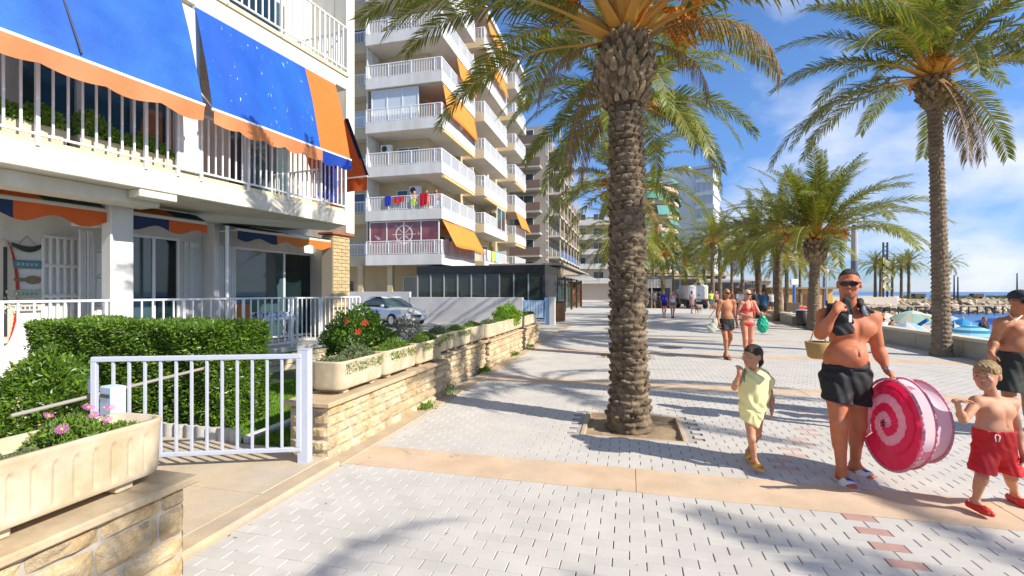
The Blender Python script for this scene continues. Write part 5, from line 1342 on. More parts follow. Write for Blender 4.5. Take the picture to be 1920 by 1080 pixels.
for lb, c_, y in (('pale grey towel over the first level railing of the middle bay', (.5, .6, .55), 36.0), ('lime green towel over the first level railing of the middle bay', (.45, .75, .15), 37.2), ('aqua towel over the first level railing of the middle bay', (.3, .6, .6), 38.3)):
    cloth_on_rail(lb, -10.93, y, 3.37+1.57, 1.0, .8, M('towel_'+lb.split()[0], c_, .9), 'y')
# ================================================================ BOUNDARY WALL, BLUE GATE, GLASS RESTAURANT
WLX0, WLX1 = XatY(768, 23.2), XatY(1030, 23.2)
bw = empty('boundary_wall', (0, 23.2, 0), 0, 'long white rendered boundary wall in front of the glass restaurant', 'wall')
M_WW = M('stained_white_wall', (.58, .57, .56), .9, var=.07, vscale=.9, col2=(.50, .49, .48), bump=.02, bscale=40)
MB().box(WLX0, XatY(980, 23.2), 0, .2, -.1, 1.33, .01).build('wall_panel', M_WW, bw)
MB().box(WLX0-6.5, WLX0-.01, 0.02, .22, -.1, 1.62, .01).build('wall_panel', M_WW, bw)
MB().box(WLX1+.0, WLX1+.28, -.05, .25, -.1, 1.36, .01).build('pier', M_WW, bw)
gx0, gx1 = XatY(980, 23.2)+.02, WLX1-.02
bg_ = empty('blue_gate', (gx0, 23.25, 0), 0, 'light blue metal gate at the end of the white wall', 'gate')
M_LB = M('light_blue_paint', (.28, .47, .72), .5, var=.06, vscale=3)
m = MB(); W_ = gx1-gx0; m.box(.0, .07, -.03, .03, .05, 1.22); m.box(W_-.22, W_, -.04, .04, .0, 1.32); m.box(.07, W_-.22, -.02, .02, 1.12, 1.18); m.box(.07, W_-.22, -.02, .02, .30, .36); m.build('frame', M_LB, bg_)
for k in range(7): t = .1+(W_-.36)*k/7; MB().box(t, t+(W_-.36)/7-.02, -.012, .012, .361, 1.119).build('slat', M('pale_blue_slat', (.45, .60, .78), .5), bg_)
rx1 = XatY(1022, 27.3)
rst = empty('glass_restaurant', (rx1, 27.3, 0), 0, 'single storey glazed restaurant extension with a wide black fascia', 'building')
m = MB(); m.box(-8.2, 0, -.05, 5.0, 2.72, 3.22, .01); m.build('fascia', M('black_fascia', (.012, .011, .010), .35, spec=.6), rst)
MB().box(-8.1, -.1, .0, 17.9, 3.0, 3.19).build('roof', DARK, rst) if False else None
n = 9
for k in range(n+1):
    t = -8.2+8.05*k/n; MB().box(t, t+(.30 if k == n else .07)-.15*(k == n), .0, .12, 0, 2.715).build('mullion', BLACK if k == n else M('grey_mullion', (.35, .36, .36), .4), rst)
for k in range(n):
    t = -8.2+8.05*k/n; MB().box(t+.08, t+8.05/n-.01, .05, .06, .05, 2.71).build('glass_pane', glass('restaurant_glass', (.05, .06, .05), .04, .3), rst)
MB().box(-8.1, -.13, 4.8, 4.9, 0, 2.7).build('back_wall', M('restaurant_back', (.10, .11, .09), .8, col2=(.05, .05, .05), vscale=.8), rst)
MB().box(-.12, -.02, .15, 4.9, 0, 2.715).build('side_wall', BLACK, rst)
# wooden bin by the pier
p_ = G(1050, 604); bn = empty('wooden_bin', (p_.x-.1, p_.y+.6, 0), 0, 'brown wooden bin housing beside the white pier', 'bin')
for k in range(4): MB().box(-.28+.14*k, -.28+.14*k+.13, -.25, .25, .03, 1.05).build('slat', M('brown_plank', (.22, .10, .045), .8, orand=.2), bn)
MB().box(-.30, .30, -.27, .27, 1.055, 1.10, .01).build('lid', BLACK, bn)
# ================================================================ SILVER CAR
def car(x, y, rz, label):
    e = empty('parked_car', (x, y, 0), rz, label, 'car')     # local +x = nose
    paint = M('silver_paint', (.55, .57, .60), .25, metal=.35, coat=.6)
    # body as lofted sections along x
    xs = [-2.05, -1.95, -1.5, -.9, -.3, .3, .9, 1.35, 1.75, 1.98, 2.06]
    zt = [.62, .82, .90, .93, .93, .92, .90, .84, .74, .62, .50]; hw = [.62, .76, .83, .85, .86, .86, .85, .83, .78, .66, .50]; zb = [.38, .30, .24, .22, .22, .22, .22, .22, .23, .26, .32]
    def loft(xs, zt, hw, zb, nk=12, pw=.45):
        vs = []; fs = []
        for x_, t, h_, b in zip(xs, zt, hw, zb):
            for k in range(nk*2):
                a = 2*math.pi*k/(nk*2); c_, s_ = math.cos(a), math.sin(a)
                vs.append((x_, h_*math.copysign(abs(c_)**pw, c_), (t+b)/2+(t-b)/2*math.copysign(abs(s_)**pw, s_)))
        n = nk*2
        for j in range(len(xs)-1): fs += [(j*n+i, j*n+(i+1) % n, (j+1)*n+(i+1) % n, (j+1)*n+i) for i in range(n)]
        fs += [tuple(range(n))[::-1], tuple(range((len(xs)-1)*n, len(xs)*n))]
        return MB().add(vs, [tuple(reversed(f)) for f in fs])
    loft(xs, zt, hw, zb).build('body', paint, e, True)
    loft([-1.35, -1.0, -.4, .1, .45, .85], [.95, 1.26, 1.39, 1.38, 1.25, .93], [.74, .68, .64, .64, .68, .76], [.85]*6, pw=.6).build('cabin', M('car_glass', (.03, .06, .06), .05, spec=1), e, True)
    loft([-1.0, -.45, .1, .30], [1.30, 1.41, 1.405, 1.33], [.60, .60, .60, .60], [1.28, 1.36, 1.36, 1.30], pw=.6).build('roof', paint, e, True)
    for sx in (-1.25, 1.28):
        for sy in (-1, 1):
            w_ = MB().cyl((sx, sy*.70, .31), (sx, sy*.87, .31), .31, .31, 20).build('wheel', M('tyre', (.02, .02, .02), .8), e); MB().cyl((sx, sy*.86, .31), (sx, sy*.88, .31), .19, .19, 16).build('rim', M('alloy', (.5, .5, .5), .3, metal=.8), w_)
    for sy in (-1, 1):
        m = MB(); m.sheet(lambda u, v: (1.74+.24*u, sy*(.70-.26*u+.10*v*(1-u)), .60+.13*v-.04*u+.03), 6, 4); m.build('headlight', M('headlight', (.5, .55, .6), .1, spec=1), e, True, solid=.02)
    MB().box(2.04, 2.075, -.28, .28, .43, .56, .01).build('grille', BLACK, e)
    MB().box(2.05, 2.09, -.26, .26, .30, .40, .005).build('number_plate', WHITE, e)
    for sy in (-1, 1): MB().box(.55, .7, sy*.80, sy*.95, .90, 1.02, .03).build('mirror', paint, e)
car(XatY(724, 20.6), 20.9, R(-24), 'silver saloon car parked in front of the white wall behind the shrubs')
# ================================================================ BROWN HOTEL BLOCK
C_ = empty('hotel_block', (-10.8, 61, 0), 0, 'brown grey hotel block with a glazed stair strip and stepped balconies', 'building')
M_CG = M('taupe_wall', (.34, .30, .25), .85, var=.1, vscale=.3); M_CB = M('brown_balustrade', (.17, .11, .085), .5, spec=.6); M_CS = M('pale_slab', (.50, .46, .40), .85, var=.06); M_YEL = M('cream_yellow_post', (.62, .54, .33), .7)
MB().box(-14, 0, 0, 14, 0, 23.5).build('wall', M_CG, C_)
st = MB().box(.001, .08, .2, 1.9, 3.4, 23.0).build('stair_glazing', M('dusk_glass', (.12, .12, .18), .1, spec=1), C_)
for k in range(16):
    MB().box(.03, .12, .1, 2.0, 3.3+1.28*k, 3.4+1.28*k).build('transom', M_YEL, C_) if k % 1 == 0 else None
MB().box(.03, .14, 2.0, 2.15, 3.3, 23.4).build('post', M_YEL, C_); MB().box(.03, .14, .0, .12, 3.3, 23.4).build('post', M_CG, C_)
for k in range(7):
    z = 3.4+2.9*k
    MB().box(-6, -.4, -1.4, -.005, z-.12, z+.12).build('balcony_slab', M_CS, C_); MB().box(-6, -.4, -1.45, -1.38, z+.13, z+1.1).build('balustrade', M_CB, C_)
    win(C_, -4.2, -1.5, 0, 0, z+.2, z+2.3, 'y')
    x1 = 2.6 if k < 2 else 2.2
    MB().box(.01, 1.6, 2.4, 30 if k < 5 else 20, z-.14, z+.14).build('balcony_slab', M_CS, C_)
    MB().box(1.54, 1.62, 2.4, 30 if k < 5 else 20, z+.15, z+1.1).build('balustrade', M_CB if k != 1 else M('blue_balustrade', (.05, .12, .35), .4), C_)
    for j in range(7 if k < 5 else 4):
        y = 2.4+4*j; MB().box(1.62, 1.75, y, y+.13, z-.5 if k else 3.0, z+2.75).build('post', M_YEL, C_)
        win(C_, .02, 0, y+.6, y+3.0, z+.2, z+2.3, 'x')
        MB().box(1.63, 1.66, y+.2, y+.95, z+.2, z+2.1).build('glazed_screen', M('screen_glass', (.20, .22, .30), .15, spec=.8), C_)
MB().box(-12, 0, 14.01, 30, 0, 18.5).build('wall', M_CG, C_)
# entrance pergola / lobby of the hotel
pg = empty('pergola_restaurant', (-5.2, 33.4, 0), 0, 'open fronted bar with a white beamed canopy on dark posts beyond the black fascia', 'building')
MB().box(-5, .3, 1, 22, 2.9, 3.45, .01).build('fascia', M('tan_fascia', (.30, .23, .15), .8, var=.1), pg)
for k in range(9): MB().box(.35, 2.2, 1.0+2.2*k, 1.12+2.2*k, 2.74, 2.86).build('beam', WHITE, pg)
for k in range(5): MB().box(.0, .16, .5+4.4*k, .66+4.4*k, 0, 2.9).build('post', BLACK, pg)
for k in range(4): MB().box(-.9, -.8, .8+4.4*k, 4.8+4.4*k, 0, 2.8).build('glass_pane', glass('teal_glass', (.06, .12, .12), .05, .2), pg)
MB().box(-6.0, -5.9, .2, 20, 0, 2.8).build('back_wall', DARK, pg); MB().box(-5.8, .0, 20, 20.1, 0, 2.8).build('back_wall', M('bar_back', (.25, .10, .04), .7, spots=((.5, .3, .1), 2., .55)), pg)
MB().box(-5, .6, .2, 22, 3.56, 3.7).build('roof', M_CG, pg)
# building further on behind the palms on the left row
E2 = empty('apartment_block', (-8, 92, 0), 0, 'long pale apartment block far behind the nearest trunk', 'building')
MB().box(-10, 8, 0, 24, 0, 16).build('wall', M('far_cream_wall', (.50, .46, .40), .85, var=.05), E2)
for k in range(5):
    z = 3.3+2.8*k; MB().box(-10, 8.6, -1.2, -.01, z-.1, z+.9).build('balcony_front', M_BWH, E2)
    for j in range(5): win(E2, -9+3.4*j, -7+3.4*j, 0, 0, z+.2, z+2.2, 'y')
# ================================================================ CURVED BALCONY TOWER AND WHITE TOWER
p_ = P(1226, 547, 100); D_ = empty('curved_apartment_tower', (p_.x-3, p_.y+6, 0), 0, 'rounded apartment tower with teal awnings on its curved balconies', 'building')
M_TEALW = M('teal_awning', (.08, .30, .26), .7, transl=.2); M_SALM = M('salmon_slab', (.55, .40, .28), .8)
MB().lathe([(7.2, 0), (7.2, 25)], 28).build('wall', M('tower_wall', (.45, .40, .33), .85, var=.05), D_)
for k in range(8):
    z = 2.6+2.9*k; MB().lathe([(8.3, z), (8.6, z+.1), (8.6, z+.85), (8.5, z+.86), (8.4, z+.2), (7.25, z+.18)], 36).build('balcony', M_SALM, D_)
    m = MB()
    for j in range(10):
        a0 = -1.9+.38*j; m = MB(); dr = 1.2+.5*((j*7+k*3) % 3); m.sheet(lambda u, v: ((8.3+.9*v)*math.cos(a0+.34*u), (8.3+.9*v)*math.sin(a0+.34*u), z+2.8-dr*v), 4, 2)
        if (j+k) % 3: m.build('awning', M_TEALW, D_, solid=.03)
p_ = P(1284, 547, 112); F_ = empty('white_tower_block', (p_.x, p_.y, 0), R(-18), 'white tower block with a blank side wall and glazed bays', 'building')
MB().box(-6, 2.6, 0, 14, 0, 30.5).build('wall', M('tower_white', (.62, .63, .66), .8, var=.04, vscale=.2), F_)
MB().box(-3, 0.5, 2, 9, 30.51, 32.2).build('roof_house', M('tower_grey', (.40, .38, .37), .8), F_)
for k in range(9):
    z = 2.9+3.05*k
    MB().box(2.61, 6.65, -1.05, 9.2, z-.25, z+.55).build('floor_slab', M('tower_slab', (.66, .66, .66), .8), F_)
    g = MB(); 
    for t in (2.65, 3.8, 5.0, 6.3): g.box(t, t+.1, -.7, -.6, z+.21, z+2.84)
    for t in (1.5, 4, 6.5): g.box(6.3, 6.4, t, t+.1, z+.21, z+2.84)
    o = g.build('window', WHITE, F_); MB().box(2.75, 6.3, -.66, -.62, z+.21, z+2.84).build('pane', M('sky_glass', (.42, .46, .50), .5, spec=.25), o); MB().box(6.34, 6.37, -.6, 9, z+.21, z+2.84).build('pane', M('pale_glass', (.58, .62, .64), .5, spec=.25), o)
    if k < 6: MB().box(2.7, 6.45, -.86, -.80, z+.21, z+1.2).build('balustrade', M('green_glass', (.25, .42, .40), .1, spec=1), F_)
MB().box(2.0, 6.8, -1.0, 9.2, 30.3, 30.9).build('roof', M('tower_roof', (.55, .55, .56), .8), F_)
# low restaurants under the palms at the bend
for i, (px, w_, W_, H_, c_, lb) in enumerate([(1262, 74, 9, 3.6, (.20, .17, .14), 'dark low restaurant front beyond the kiosk'), (1330, 80, 12, 3.2, (.16, .15, .16), 'low grey restaurant terrace behind the white van'), (1385, 86, 14, 3.6, (.42, .38, .34), 'low pale building with a flat roof far along the promenade'), (1300, 88, 14, 4.6, (.45, .33, .18), 'far ochre restaurant with a sloping awning under the palms')]):
    p = P(px, 547, w_); e = empty('restaurant', (p.x, p.y, 0), YAW, lb, 'building')
    MB().box(-W_/2, W_/2, 2, 8, 0, H_).build('wall', M('rest_wall%d' % i, c_, .85, var=.1), e); MB().box(-W_/2-.5, W_/2+.5, -.6, 8.3, H_+.01, H_+.35).build('roof', M('rest_roof%d' % i, tuple(x*.9+.08 for x in c_), .8), e)
    for k in range(5): t = -W_/2+.4+(W_-1)*k/5; MB().box(t, t+W_/6.5, 1.9, 1.96, .1, H_-.7).build('window', M('dark_shop_glass', (.03, .035, .04), .1, spec=.8), e)
    for k in range(4): MB().cyl((-W_/2+W_*k/3, -.4, 0), (-W_/2+W_*k/3, -.4, H_), .07, .07, 8).build('post', BLACK, e)
# kiosk with curtain valance, white boards
p = G(1238, 578); k_ = empty('market_kiosk', (p.x-.3, p.y, 0), YAW, 'market kiosk under a cream canopy right of the nearest trunk', 'kiosk')
m = MB(); m.sheet(lambda u, v: ((u-.5)*2.9, -.02+.03*math.sin(u*60), 2.85-.85*v), 60, 2); m.build('valance', M('cream_curtain', (.60, .56, .46), .9, transl=.2), k_)
MB().box(-1.5, 1.5, 0, 3, 2.86, 3.1, .02).build('roof', M('blue_grey_roof', (.16, .20, .30), .7, var=.2, vscale=3), k_)
for x in (-1.4, -.5, 1.38): MB().box(x-.03, x+.03, .02, .08, 0, 2.85).build('post', WHITEM, k_)
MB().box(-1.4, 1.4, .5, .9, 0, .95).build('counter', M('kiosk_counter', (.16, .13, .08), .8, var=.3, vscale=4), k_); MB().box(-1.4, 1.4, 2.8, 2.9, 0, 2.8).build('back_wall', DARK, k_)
bd = MB(); 
for i in range(12): bd.box(-.8+.28*(i % 6), -.62+.28*(i % 6), .44, .49, 1.0+.4*(i//6), 1.25+.4*(i//6))
o = bd.build('merchandise', M('merch', (.35, .12, .12), .7, spots=((.6, .6, .5), 6., .5)), k_); o['kind'] = 'stuff'
p = G(1212, 576); sb = empty('white_board', (p.x, p.y, 0), YAW, 'tall white poster board at the right edge of the nearest trunk', 'sign board')
MB().box(-.35, .35, -.02, .02, .35, 2.1).build('panel', WHITE, sb)
for k in range(4): MB().box(-.22, .22, -.03, -.021, .55+.36*k, .72+.36*k).build('poster', M('poster_print', (.35, .36, .40), .7, col2=(.6, .6, .6), vscale=12), sb)
for x in (-.3, .3): MB().box(x-.02, x+.02, -.3, .3, 0, .35).build('foot', BLACK, sb)
# white van
p = G(1310, 579); v_ = empty('parked_van', (p.x, p.y, 0), YAW-R(3), 'white refrigerated van seen from behind on the promenade', 'van')
W_ = .98*43/46
MB().box(-W_, W_, 0, 3.4, .95, 2.25, .09).build('body', WHITE, v_, True) if False else MB().box(-W_, W_, 0, 3.4, .85, 2.25, .12).build('body', WHITE, v_)
MB().box(-W_+.05, W_-.05, .05, 4.6, .40, .849, .02).build('chassis', BLACK, v_)
MB().box(-W_+.1, W_-.1, 3.45, 4.9, .55, 1.9, .2).build('cab', WHITE, v_)
for sx in (-1, 1):
    for y in (.5, 3.9): MB().cyl((sx*(W_-.25), y, .36), (sx*(W_), y, .36), .36, .36, 18).build('wheel', MATS['tyre'], v_)
    MB().box(sx*(W_-.2)-.07, sx*(W_-.2)+.07, -.02, .045, .62, .80, .01).build('tail_light', M('tail_red', (.4, .02, .015), .3), v_)
MB().box(-.01, .01, -.006, -.0, 1.0, 2.15).build('door_seam', BLACK, v_); MB().box(-.26, .26, -.03, -.004, .70, .81).build('number_plate', M('plate', (.6, .6, .5), .5), v_)
MB().box(-.12, .12, -.012, -.001, 1.26, 1.36).build('marking', M('grey_mark', (.15, .17, .2), .6), v_)
# lamp posts
def lamp(px, w_, H, label, r=.06, col=None, head=True, nm='street_lamp'):
    p = P(px, 547, w_); e = empty(nm, (p.x, p.y, 0), YAW, label, 'street lamp', 'street lamps on the promenade')
    MB().cyl((0, 0, 0), (0, 0, H), r*1.3, r, 10).build('pole', M('lamp_grey', (.45, .45, .44), .5), e); MB().cyl((0, 0, 0), (0, 0, .5), r*2, r*2, 10).build('base', BLACK, e)
    if head: MB().lathe([(.05, H), (.22, H+.1), (.28, H+.35), (.1, H+.5)], 12).build('lamp_head', M('lamp_globe', (.65, .65, .62), .3), e)
lamp(1275, 52, 5.2, 'lamp post between the kiosk and the white van'); lamp(1315, 70, 5.0, 'small twin lamp post above the white van')
lamp(1419, 30, 4.1, 'pale thin pole just right of the bikini woman', .045, head=False)
lamp(1550, 60, 4, 'thin lamp post on the sand right of the stout palm')
p = P(1602, 547, 30); cp = empty('concrete_column', (p.x, p.y, -1.4), 0, 'thick grey column with dark collar behind the head of the man in sunglasses', 'column')
MB().cyl((0, 0, 0), (0, 0, 5.0), .20, .19, 20).build('lower_shaft', M('dark_shaft', (.13, .15, .19), .6), cp); MB().cyl((0, 0, 5.0), (0, 0, 7.15), .19, .17, 20).build('upper_shaft', M('concrete_shaft', (.42, .38, .34), .8, var=.1), cp)
MB().cyl((0, 0, 7.15), (0, 0, 7.3), .18, .10, 16).build('cap', BLACK, cp)
# ================================================================ SEA WALL, BENCHES
M_SW = M('sea_wall_concrete', (.47, .43, .33), .9, var=.12, vscale=.9, col2=(.38, .35, .27), bump=.04, bscale=30, fine=.06)
sw = empty('sea_wall', (8.0, 0, 0), 0, 'low concrete sea wall with a pale coping running along the beach', 'wall')
y = -4; 
while y < 42:
    MB().box(.02, .36, y+.006, y+1.99, -1.6, .41, .01).build('wall_panel', M_SW, sw); MB().box(-.03, .42, y+.004, y+1.994, .412, .50, .018).build('coping', M('coping_stone', (.60, .54, .42), .85, var=.1, vscale=3), sw); y += 2
m = MB()
pts = [(8.15, 42), (10.5, 53), (16.5, 75), (30, 99)]
for (a, b) in zip(pts[:-1], pts[1:]):
    d = math.hypot(b[0]-a[0], b[1]-a[1]); m.xf = Matrix.Translation((a[0]-8.0, a[1], 0)) @ Matrix.Rotation(math.atan2(b[1]-a[1], b[0]-a[0]), 4, 'Z'); m.box(.01, d, -.2, .2, -1.6, .5)
m.xf = None; m.build('far_wall', M_SW, sw)
p = G(1486, 606); bn = empty('promenade_bench', (p.x, p.y, 0), R(-8), 'concrete bench against the sea wall right of the green bag', 'bench')
MB().box(-.3, .3, -1.6, 1.6, .38, .47, .02).build('seat', M_SW, bn); [MB().box(-.22, .22, y-.12, y+.12, 0, .38, .01).build('leg', M_SW, bn) for y in (-1.1, 1.1)]
p = G(1484, 600); bx2 = MB().box(-.34, .34, -.25, .25, .48, 1.0, .02).build('wooden_crate', M('dark_crate', (.13, .09, .07), .8, var=.2), None, False, (p.x, p.y, 0)); tag(bx2, 'dark brown box standing on the concrete bench', 'box')
p = G(1505, 614); lb_ = empty('litter_bin', (p.x, p.y, 0), 0, 'dark round litter bin beside the stout palm trunk', 'litter bin')
MB().lathe([(.24, .08), (.27, .2), (.28, .72), (.25, .75)], 18).build('body', M('bin_brown', (.06, .04, .035), .5), lb_, True); MB().cyl((0, 0, 0), (0, 0, .08), .1, .1).build('foot', WHITEM, lb_); MB().lathe([(.285, .76), (.285, .80), (.1, .82)], 18).build('rim', M('bin_rim', (.45, .45, .43), .5), lb_)
# blue pole with sign, orange beach bar
p = P(1489, 547, 42); bp = empty('blue_pole', (p.x, p.y, -1.2), YAW, 'bright blue beach pole with a white head', 'pole')
MB().cyl((0, 0, 0), (0, 0, 3.4), .12, .12, 12).build('shaft', M('pole_blue', (.02, .16, .55), .4), bp); MB().box(-.35, .35, -.12, .12, 3.41, 3.95, .05).build('head', WHITE, bp)
p = P(1500, 547, 66); ob = empty('beach_bar', (p.x, p.y, -1.2), YAW, 'orange and yellow wooden beach bar beyond the blue pole', 'building')
MB().box(-4.2, 4.6, 0, 4, 0, 3.2).build('wall', M('bar_yellow', (.52, .30, .08), .8, var=.1, vscale=1), ob); MB().box(-4.5, 4.9, -.6, 4.3, 3.21, 3.45).build('roof', M('bar_roof', (.25, .17, .10), .8), ob)
for k in range(6): MB().box(-3.8+1.4*k, -3.1+1.4*k, -.05, -.005, .9, 2.4).build('window', M('bar_open', (.10, .04, .03), .8), ob)
MB().box(-8, -4.6, 1, 4, 0, 3.4).build('side_shed', M('shed_brown', (.12, .08, .06), .8), ob)
# ================================================================ JETTY, ROCKS, SPIT
M_JET = M('jetty_concrete', (.58, .51, .42), .9, var=.06, vscale=.3)
def poly_px(pts, z): return [tuple(P(px, 547, (EYE-z)*880/(py-547))[:2]) for px, py in pts]
jt = MB().prism([tuple(P(px, 547, w_)[:2]) for px, w_ in ((1425, 70), (1682, 70), (1700, 92), (1425, 96))], -2.2, .82).build('jetty', M_JET); jt['kind'] = 'structure'
sp = MB().prism([tuple(P(px, 547, w_)[:2]) for px, w_ in ((1684, 74), (2300, 84), (2300, 100), (1702, 92))], -2.2, .45).build('spit', M('spit_earth', (.30, .27, .18), .95, var=.2, vscale=.5)); sp['kind'] = 'structure'
def rock_mesh(seed):
    rs = np.random.RandomState(seed); n, m_ = 7, 5; V = [(0, 0, -.5)]
    for j in range(1, m_):
        for i in range(n):
            a = 2*math.pi*i/n; ph = math.pi*j/m_; r = rs.uniform(.38, .55); V.append((r*math.sin(ph)*math.cos(a)*1.2, r*math.sin(ph)*math.sin(a), -r*math.cos(ph)*.8))
    V.append((0, 0, .42)); F = [(0, 1+(i+1) % n, 1+i) for i in range(n)]
    for j in range(m_-2): F += [(1+j*n+i, 1+j*n+(i+1) % n, 1+(j+1)*n+(i+1) % n, 1+(j+1)*n+i) for i in range(n)]
    t = len(V)-1; b = 1+(m_-2)*n; F += [(b+i, b+(i+1) % n, t) for i in range(n)]
    me = bpy.data.meshes.new('rock'); me.from_pydata(V, [], F); me.materials.append(M('breakwater_rock', (.46, .36, .25), .9, var=.15, vscale=2, orand=.35, bump=.1, bscale=4)); me.update(); return me
RM = [rock_mesh(i) for i in range(6)]
rks = empty('breakwater', (0, 0, 0), 0, 'rough stone breakwater running out below the spit', 'breakwater')
rs = random.Random(9)
for k in range(290):
    px = rs.uniform(1590, 1935); t = rs.random(); w_ = 71-t*6 + (px-1600)/340*9; z = -1.7+1.9*t*0+1.9*(1-t)+rs.uniform(-.2, .15)
    p = P(px, 547, w_); link('rock', RM[k % 6], rks, (p.x, p.y, z), (rs.uniform(0, 6), rs.uniform(-.4, .4), rs.uniform(0, 6)), (rs.uniform(.8, 1.9), rs.uniform(.7, 1.4), rs.uniform(.6, 1.1)))
sc2 = empty('spit_scrub', (0, 0, 0), 0, 'green scrub growing on top of the breakwater', 'shrub')
def scr(rs, n):
    px = rs.uniform(1690, 1920, n); px = np.where(np.sin(px*.06) > -.2, px, px+14); w_ = rs.uniform(74, 78, n)+(px-1600)/340*6; v = (px-960)/880*w_
    return np.stack([v*CA-w_*SA, v*SA+w_*CA, .35+rs.uniform(0, .55, n)], 1)
leaf_cloud('foliage', scr, 5000, .22, M('scrub_leaves', (.07, .11, .02), .7, attr='tone', acol=(.20, .20, .05)), sc2, 4)
wk = empty('boardwalk', (0, 0, 0), 0, 'thin wooden walkway on dark posts in front of the rocks', 'walkway')
a, b = P(1600, 547, 66), P(1960, 547, 70); d = (b-a); L_ = math.hypot(d.x, d.y); ang = math.atan2(d.y, d.x); wk.location = (a.x, a.y, 0); wk.rotation_euler = (0, 0, ang)
MB().box(0, L_, 0, 1.2, -.50, -.40).build('deck', M('deck_wood', (.38, .33, .26), .9), wk)
for k in range(22): MB().box(L_*k/22+L_*.35 if False else L_*k/22, L_*k/22+.10+.2*(k%3==0), .05, .19, -2.3, -.51).build('post', M('dark_post', (.05, .05, .045), .9), wk)
# mast with yellow sails among the palms, benches and poles on the spit
p = P(1660, 547, 71); ms = empty('mast_sculpture', (p.x, p.y, .8), YAW, 'dark lattice mast with yellow sail shapes among the far palms', 'sculpture')
for x in (-.3, .3): MB().box(x-.09, x+.09, -.1, .1, 0, 8.3).build('upright', BLACK, ms)
for k in range(9): MB().box(-.3, .3, -.06, .06, 2.6+.62*k, 2.75+.62*k).build('rung', BLACK, ms)
for k, z in enumerate((1.0, 2.2, 3.4, 4.7)): MB().add([(-.45, -.15, z+1.35), (.85, -.2, z+.30), (.35, -.15, z-.2), (-.5, -.15, z+.45)], [(0, 1, 2, 3)]).build('sail', M('sail_yellow', (.72, .58, .25), .7), ms, solid=.05)
for i, (px, w_, H, c_, lb) in enumerate([(1789, 75, 3.9, BLACK, 'left dark pole just right of the big right trunk'), (1796, 75, 3.6, BLACK, 'right dark pole just right of the big right trunk'), (1907, 80, 4.4, BLACK, 'dark pole near the right edge behind the capped man'), (1544, 66, 5.2, M('mast_blue', (.04, .12, .4), .5), 'blue mast left of the man in sunglasses')]):
    p = P(px, 547, w_); o = MB().cyl((0, 0, 0), (0, 0, H), .13, .08, 8).build('pole', c_, None, False, (p.x, p.y, .4 if i < 3 else -1)); tag(o, lb, 'pole')
for i, (px, w_, lb) in enumerate([(1722, 78, 'dark bench block on the spit left of the big trunk'), (1831, 80, 'dark brown block bench on the spit right of the big trunk')]):
    p = P(px, 547, w_); e = empty('spit_bench', (p.x, p.y, .45), YAW, lb, 'bench', 'benches on the spit'); MB().box(-.9, .9, -.4, .4, .3, .85, .03).build('seat', M('bench_dark', (.10, .055, .04), .8), e); [MB().box(x-.1, x+.1, -.3, .3, 0, .3).build('leg', BLACK, e) for x in (-.7, .7)]
# ================================================================ BEACH UMBRELLAS, TOWELS
def umbrella(px, py, w_, r, label, cols, stripes=0, tilt=(0, 0), h=.38, seg=8, zbase=-1.5):
    c = P(px, py, w_)
    e = empty('beach_umbrella', (c.x, c.y, zbase), YAW, label, 'beach umbrella', 'umbrellas on the beach'); H = c.z-zbase
    MB().cyl((0, 0, 0), (-tilt[0]*.2, 0, H-.02), .02, .02, 6).build('pole', WHITEM, e)
    pv = link('hub', MB().cyl((0, 0, -.02), (0, 0, .10), .03, .01, 6).mesh('hub', WHITEM), e, (0, 0, H), (tilt[1], tilt[0], 0))
    for k in range(seg):
        a0, a1 = 2*math.pi*k/seg, 2*math.pi*(k+1)/seg
        rings = 6 if stripes else 1
        for q in range(rings):
            t0, t1 = q/rings, (q+1)/rings; m = MB()
            f = lambda u, v: (lambda t, a: (r*t*math.cos(a)*(1-.04*math.sin(math.pi*u)*t), r*t*math.sin(a)*(1-.04*math.sin(math.pi*u)*t), -h*t**1.5))(t0+(t1-t0)*v, a0+(a1-a0)*u)
            m.sheet(f, 3, 4 if rings == 1 else 1)
            mats = cols[(k % len(cols))] if not stripes else (cols[0] if q % 2 == 0 else cols[1])
            gores.setdefault((e.name, k), []).append((m, mats))
    for k in range(seg):
        items = gores.pop((e.name, k)); 
        mm = MB(); ml = []
        for (m, mt) in items:
            if mt not in ml: ml.append(mt)
            mm.mi = ml.index(mt); mm.add(m.v, m.f)
        me = mm.mesh('panel', ml); link('panel', me, e, (0, 0, H), (tilt[1], tilt[0], 0))
    return e
pieces = {}; gores = {}; band = None
U = lambda n, c: M('umb_'+n, c, .7, transl=.35)
umbrella(1712, 583, 22, .82, 'large pale green umbrella with printed fruit, tilted, left of the big trunk', [U('mint', (.42, .66, .62)), U('cream', (.66, .68, .60)), U('mint', (.42, .66, .62)), U('olive', (.45, .50, .30))], tilt=(.25, -.25), h=.40)
umbrella(1694, 594, 26, .48, 'small white and lilac umbrella left of the big trunk', [U('lilac', (.55, .60, .80)), U('white', (.75, .75, .78))])
umbrella(1778, 591, 28, .75, 'pale blue umbrella just right of the big trunk', [U('paleblue', (.40, .58, .75))])
umbrella(1806, 597, 24, .66, 'bright blue umbrella behind the striped one', [U('blue', (.02, .25, .65)), U('cyan', (.05, .38, .70))], tilt=(.0, .1))
umbrella(1820, 609, 17, 1.02, 'blue and white striped umbrella nearest to the sea wall', [U('stripe_light', (.35, .70, .85)), U('stripe_dark', (.03, .25, .48))], stripes=1, h=.50)
umbrella(1738, 588, 33, .8, 'pale turquoise umbrella half hidden by the left side of the big trunk', [U('turq', (.25, .60, .65)), U('white', (.75, .75, .78))])
umbrella(1868, 596, 27, .9, 'deep blue umbrella seen left of the capped man', [U('deep', (.02, .12, .50))], tilt=(.1, .1))
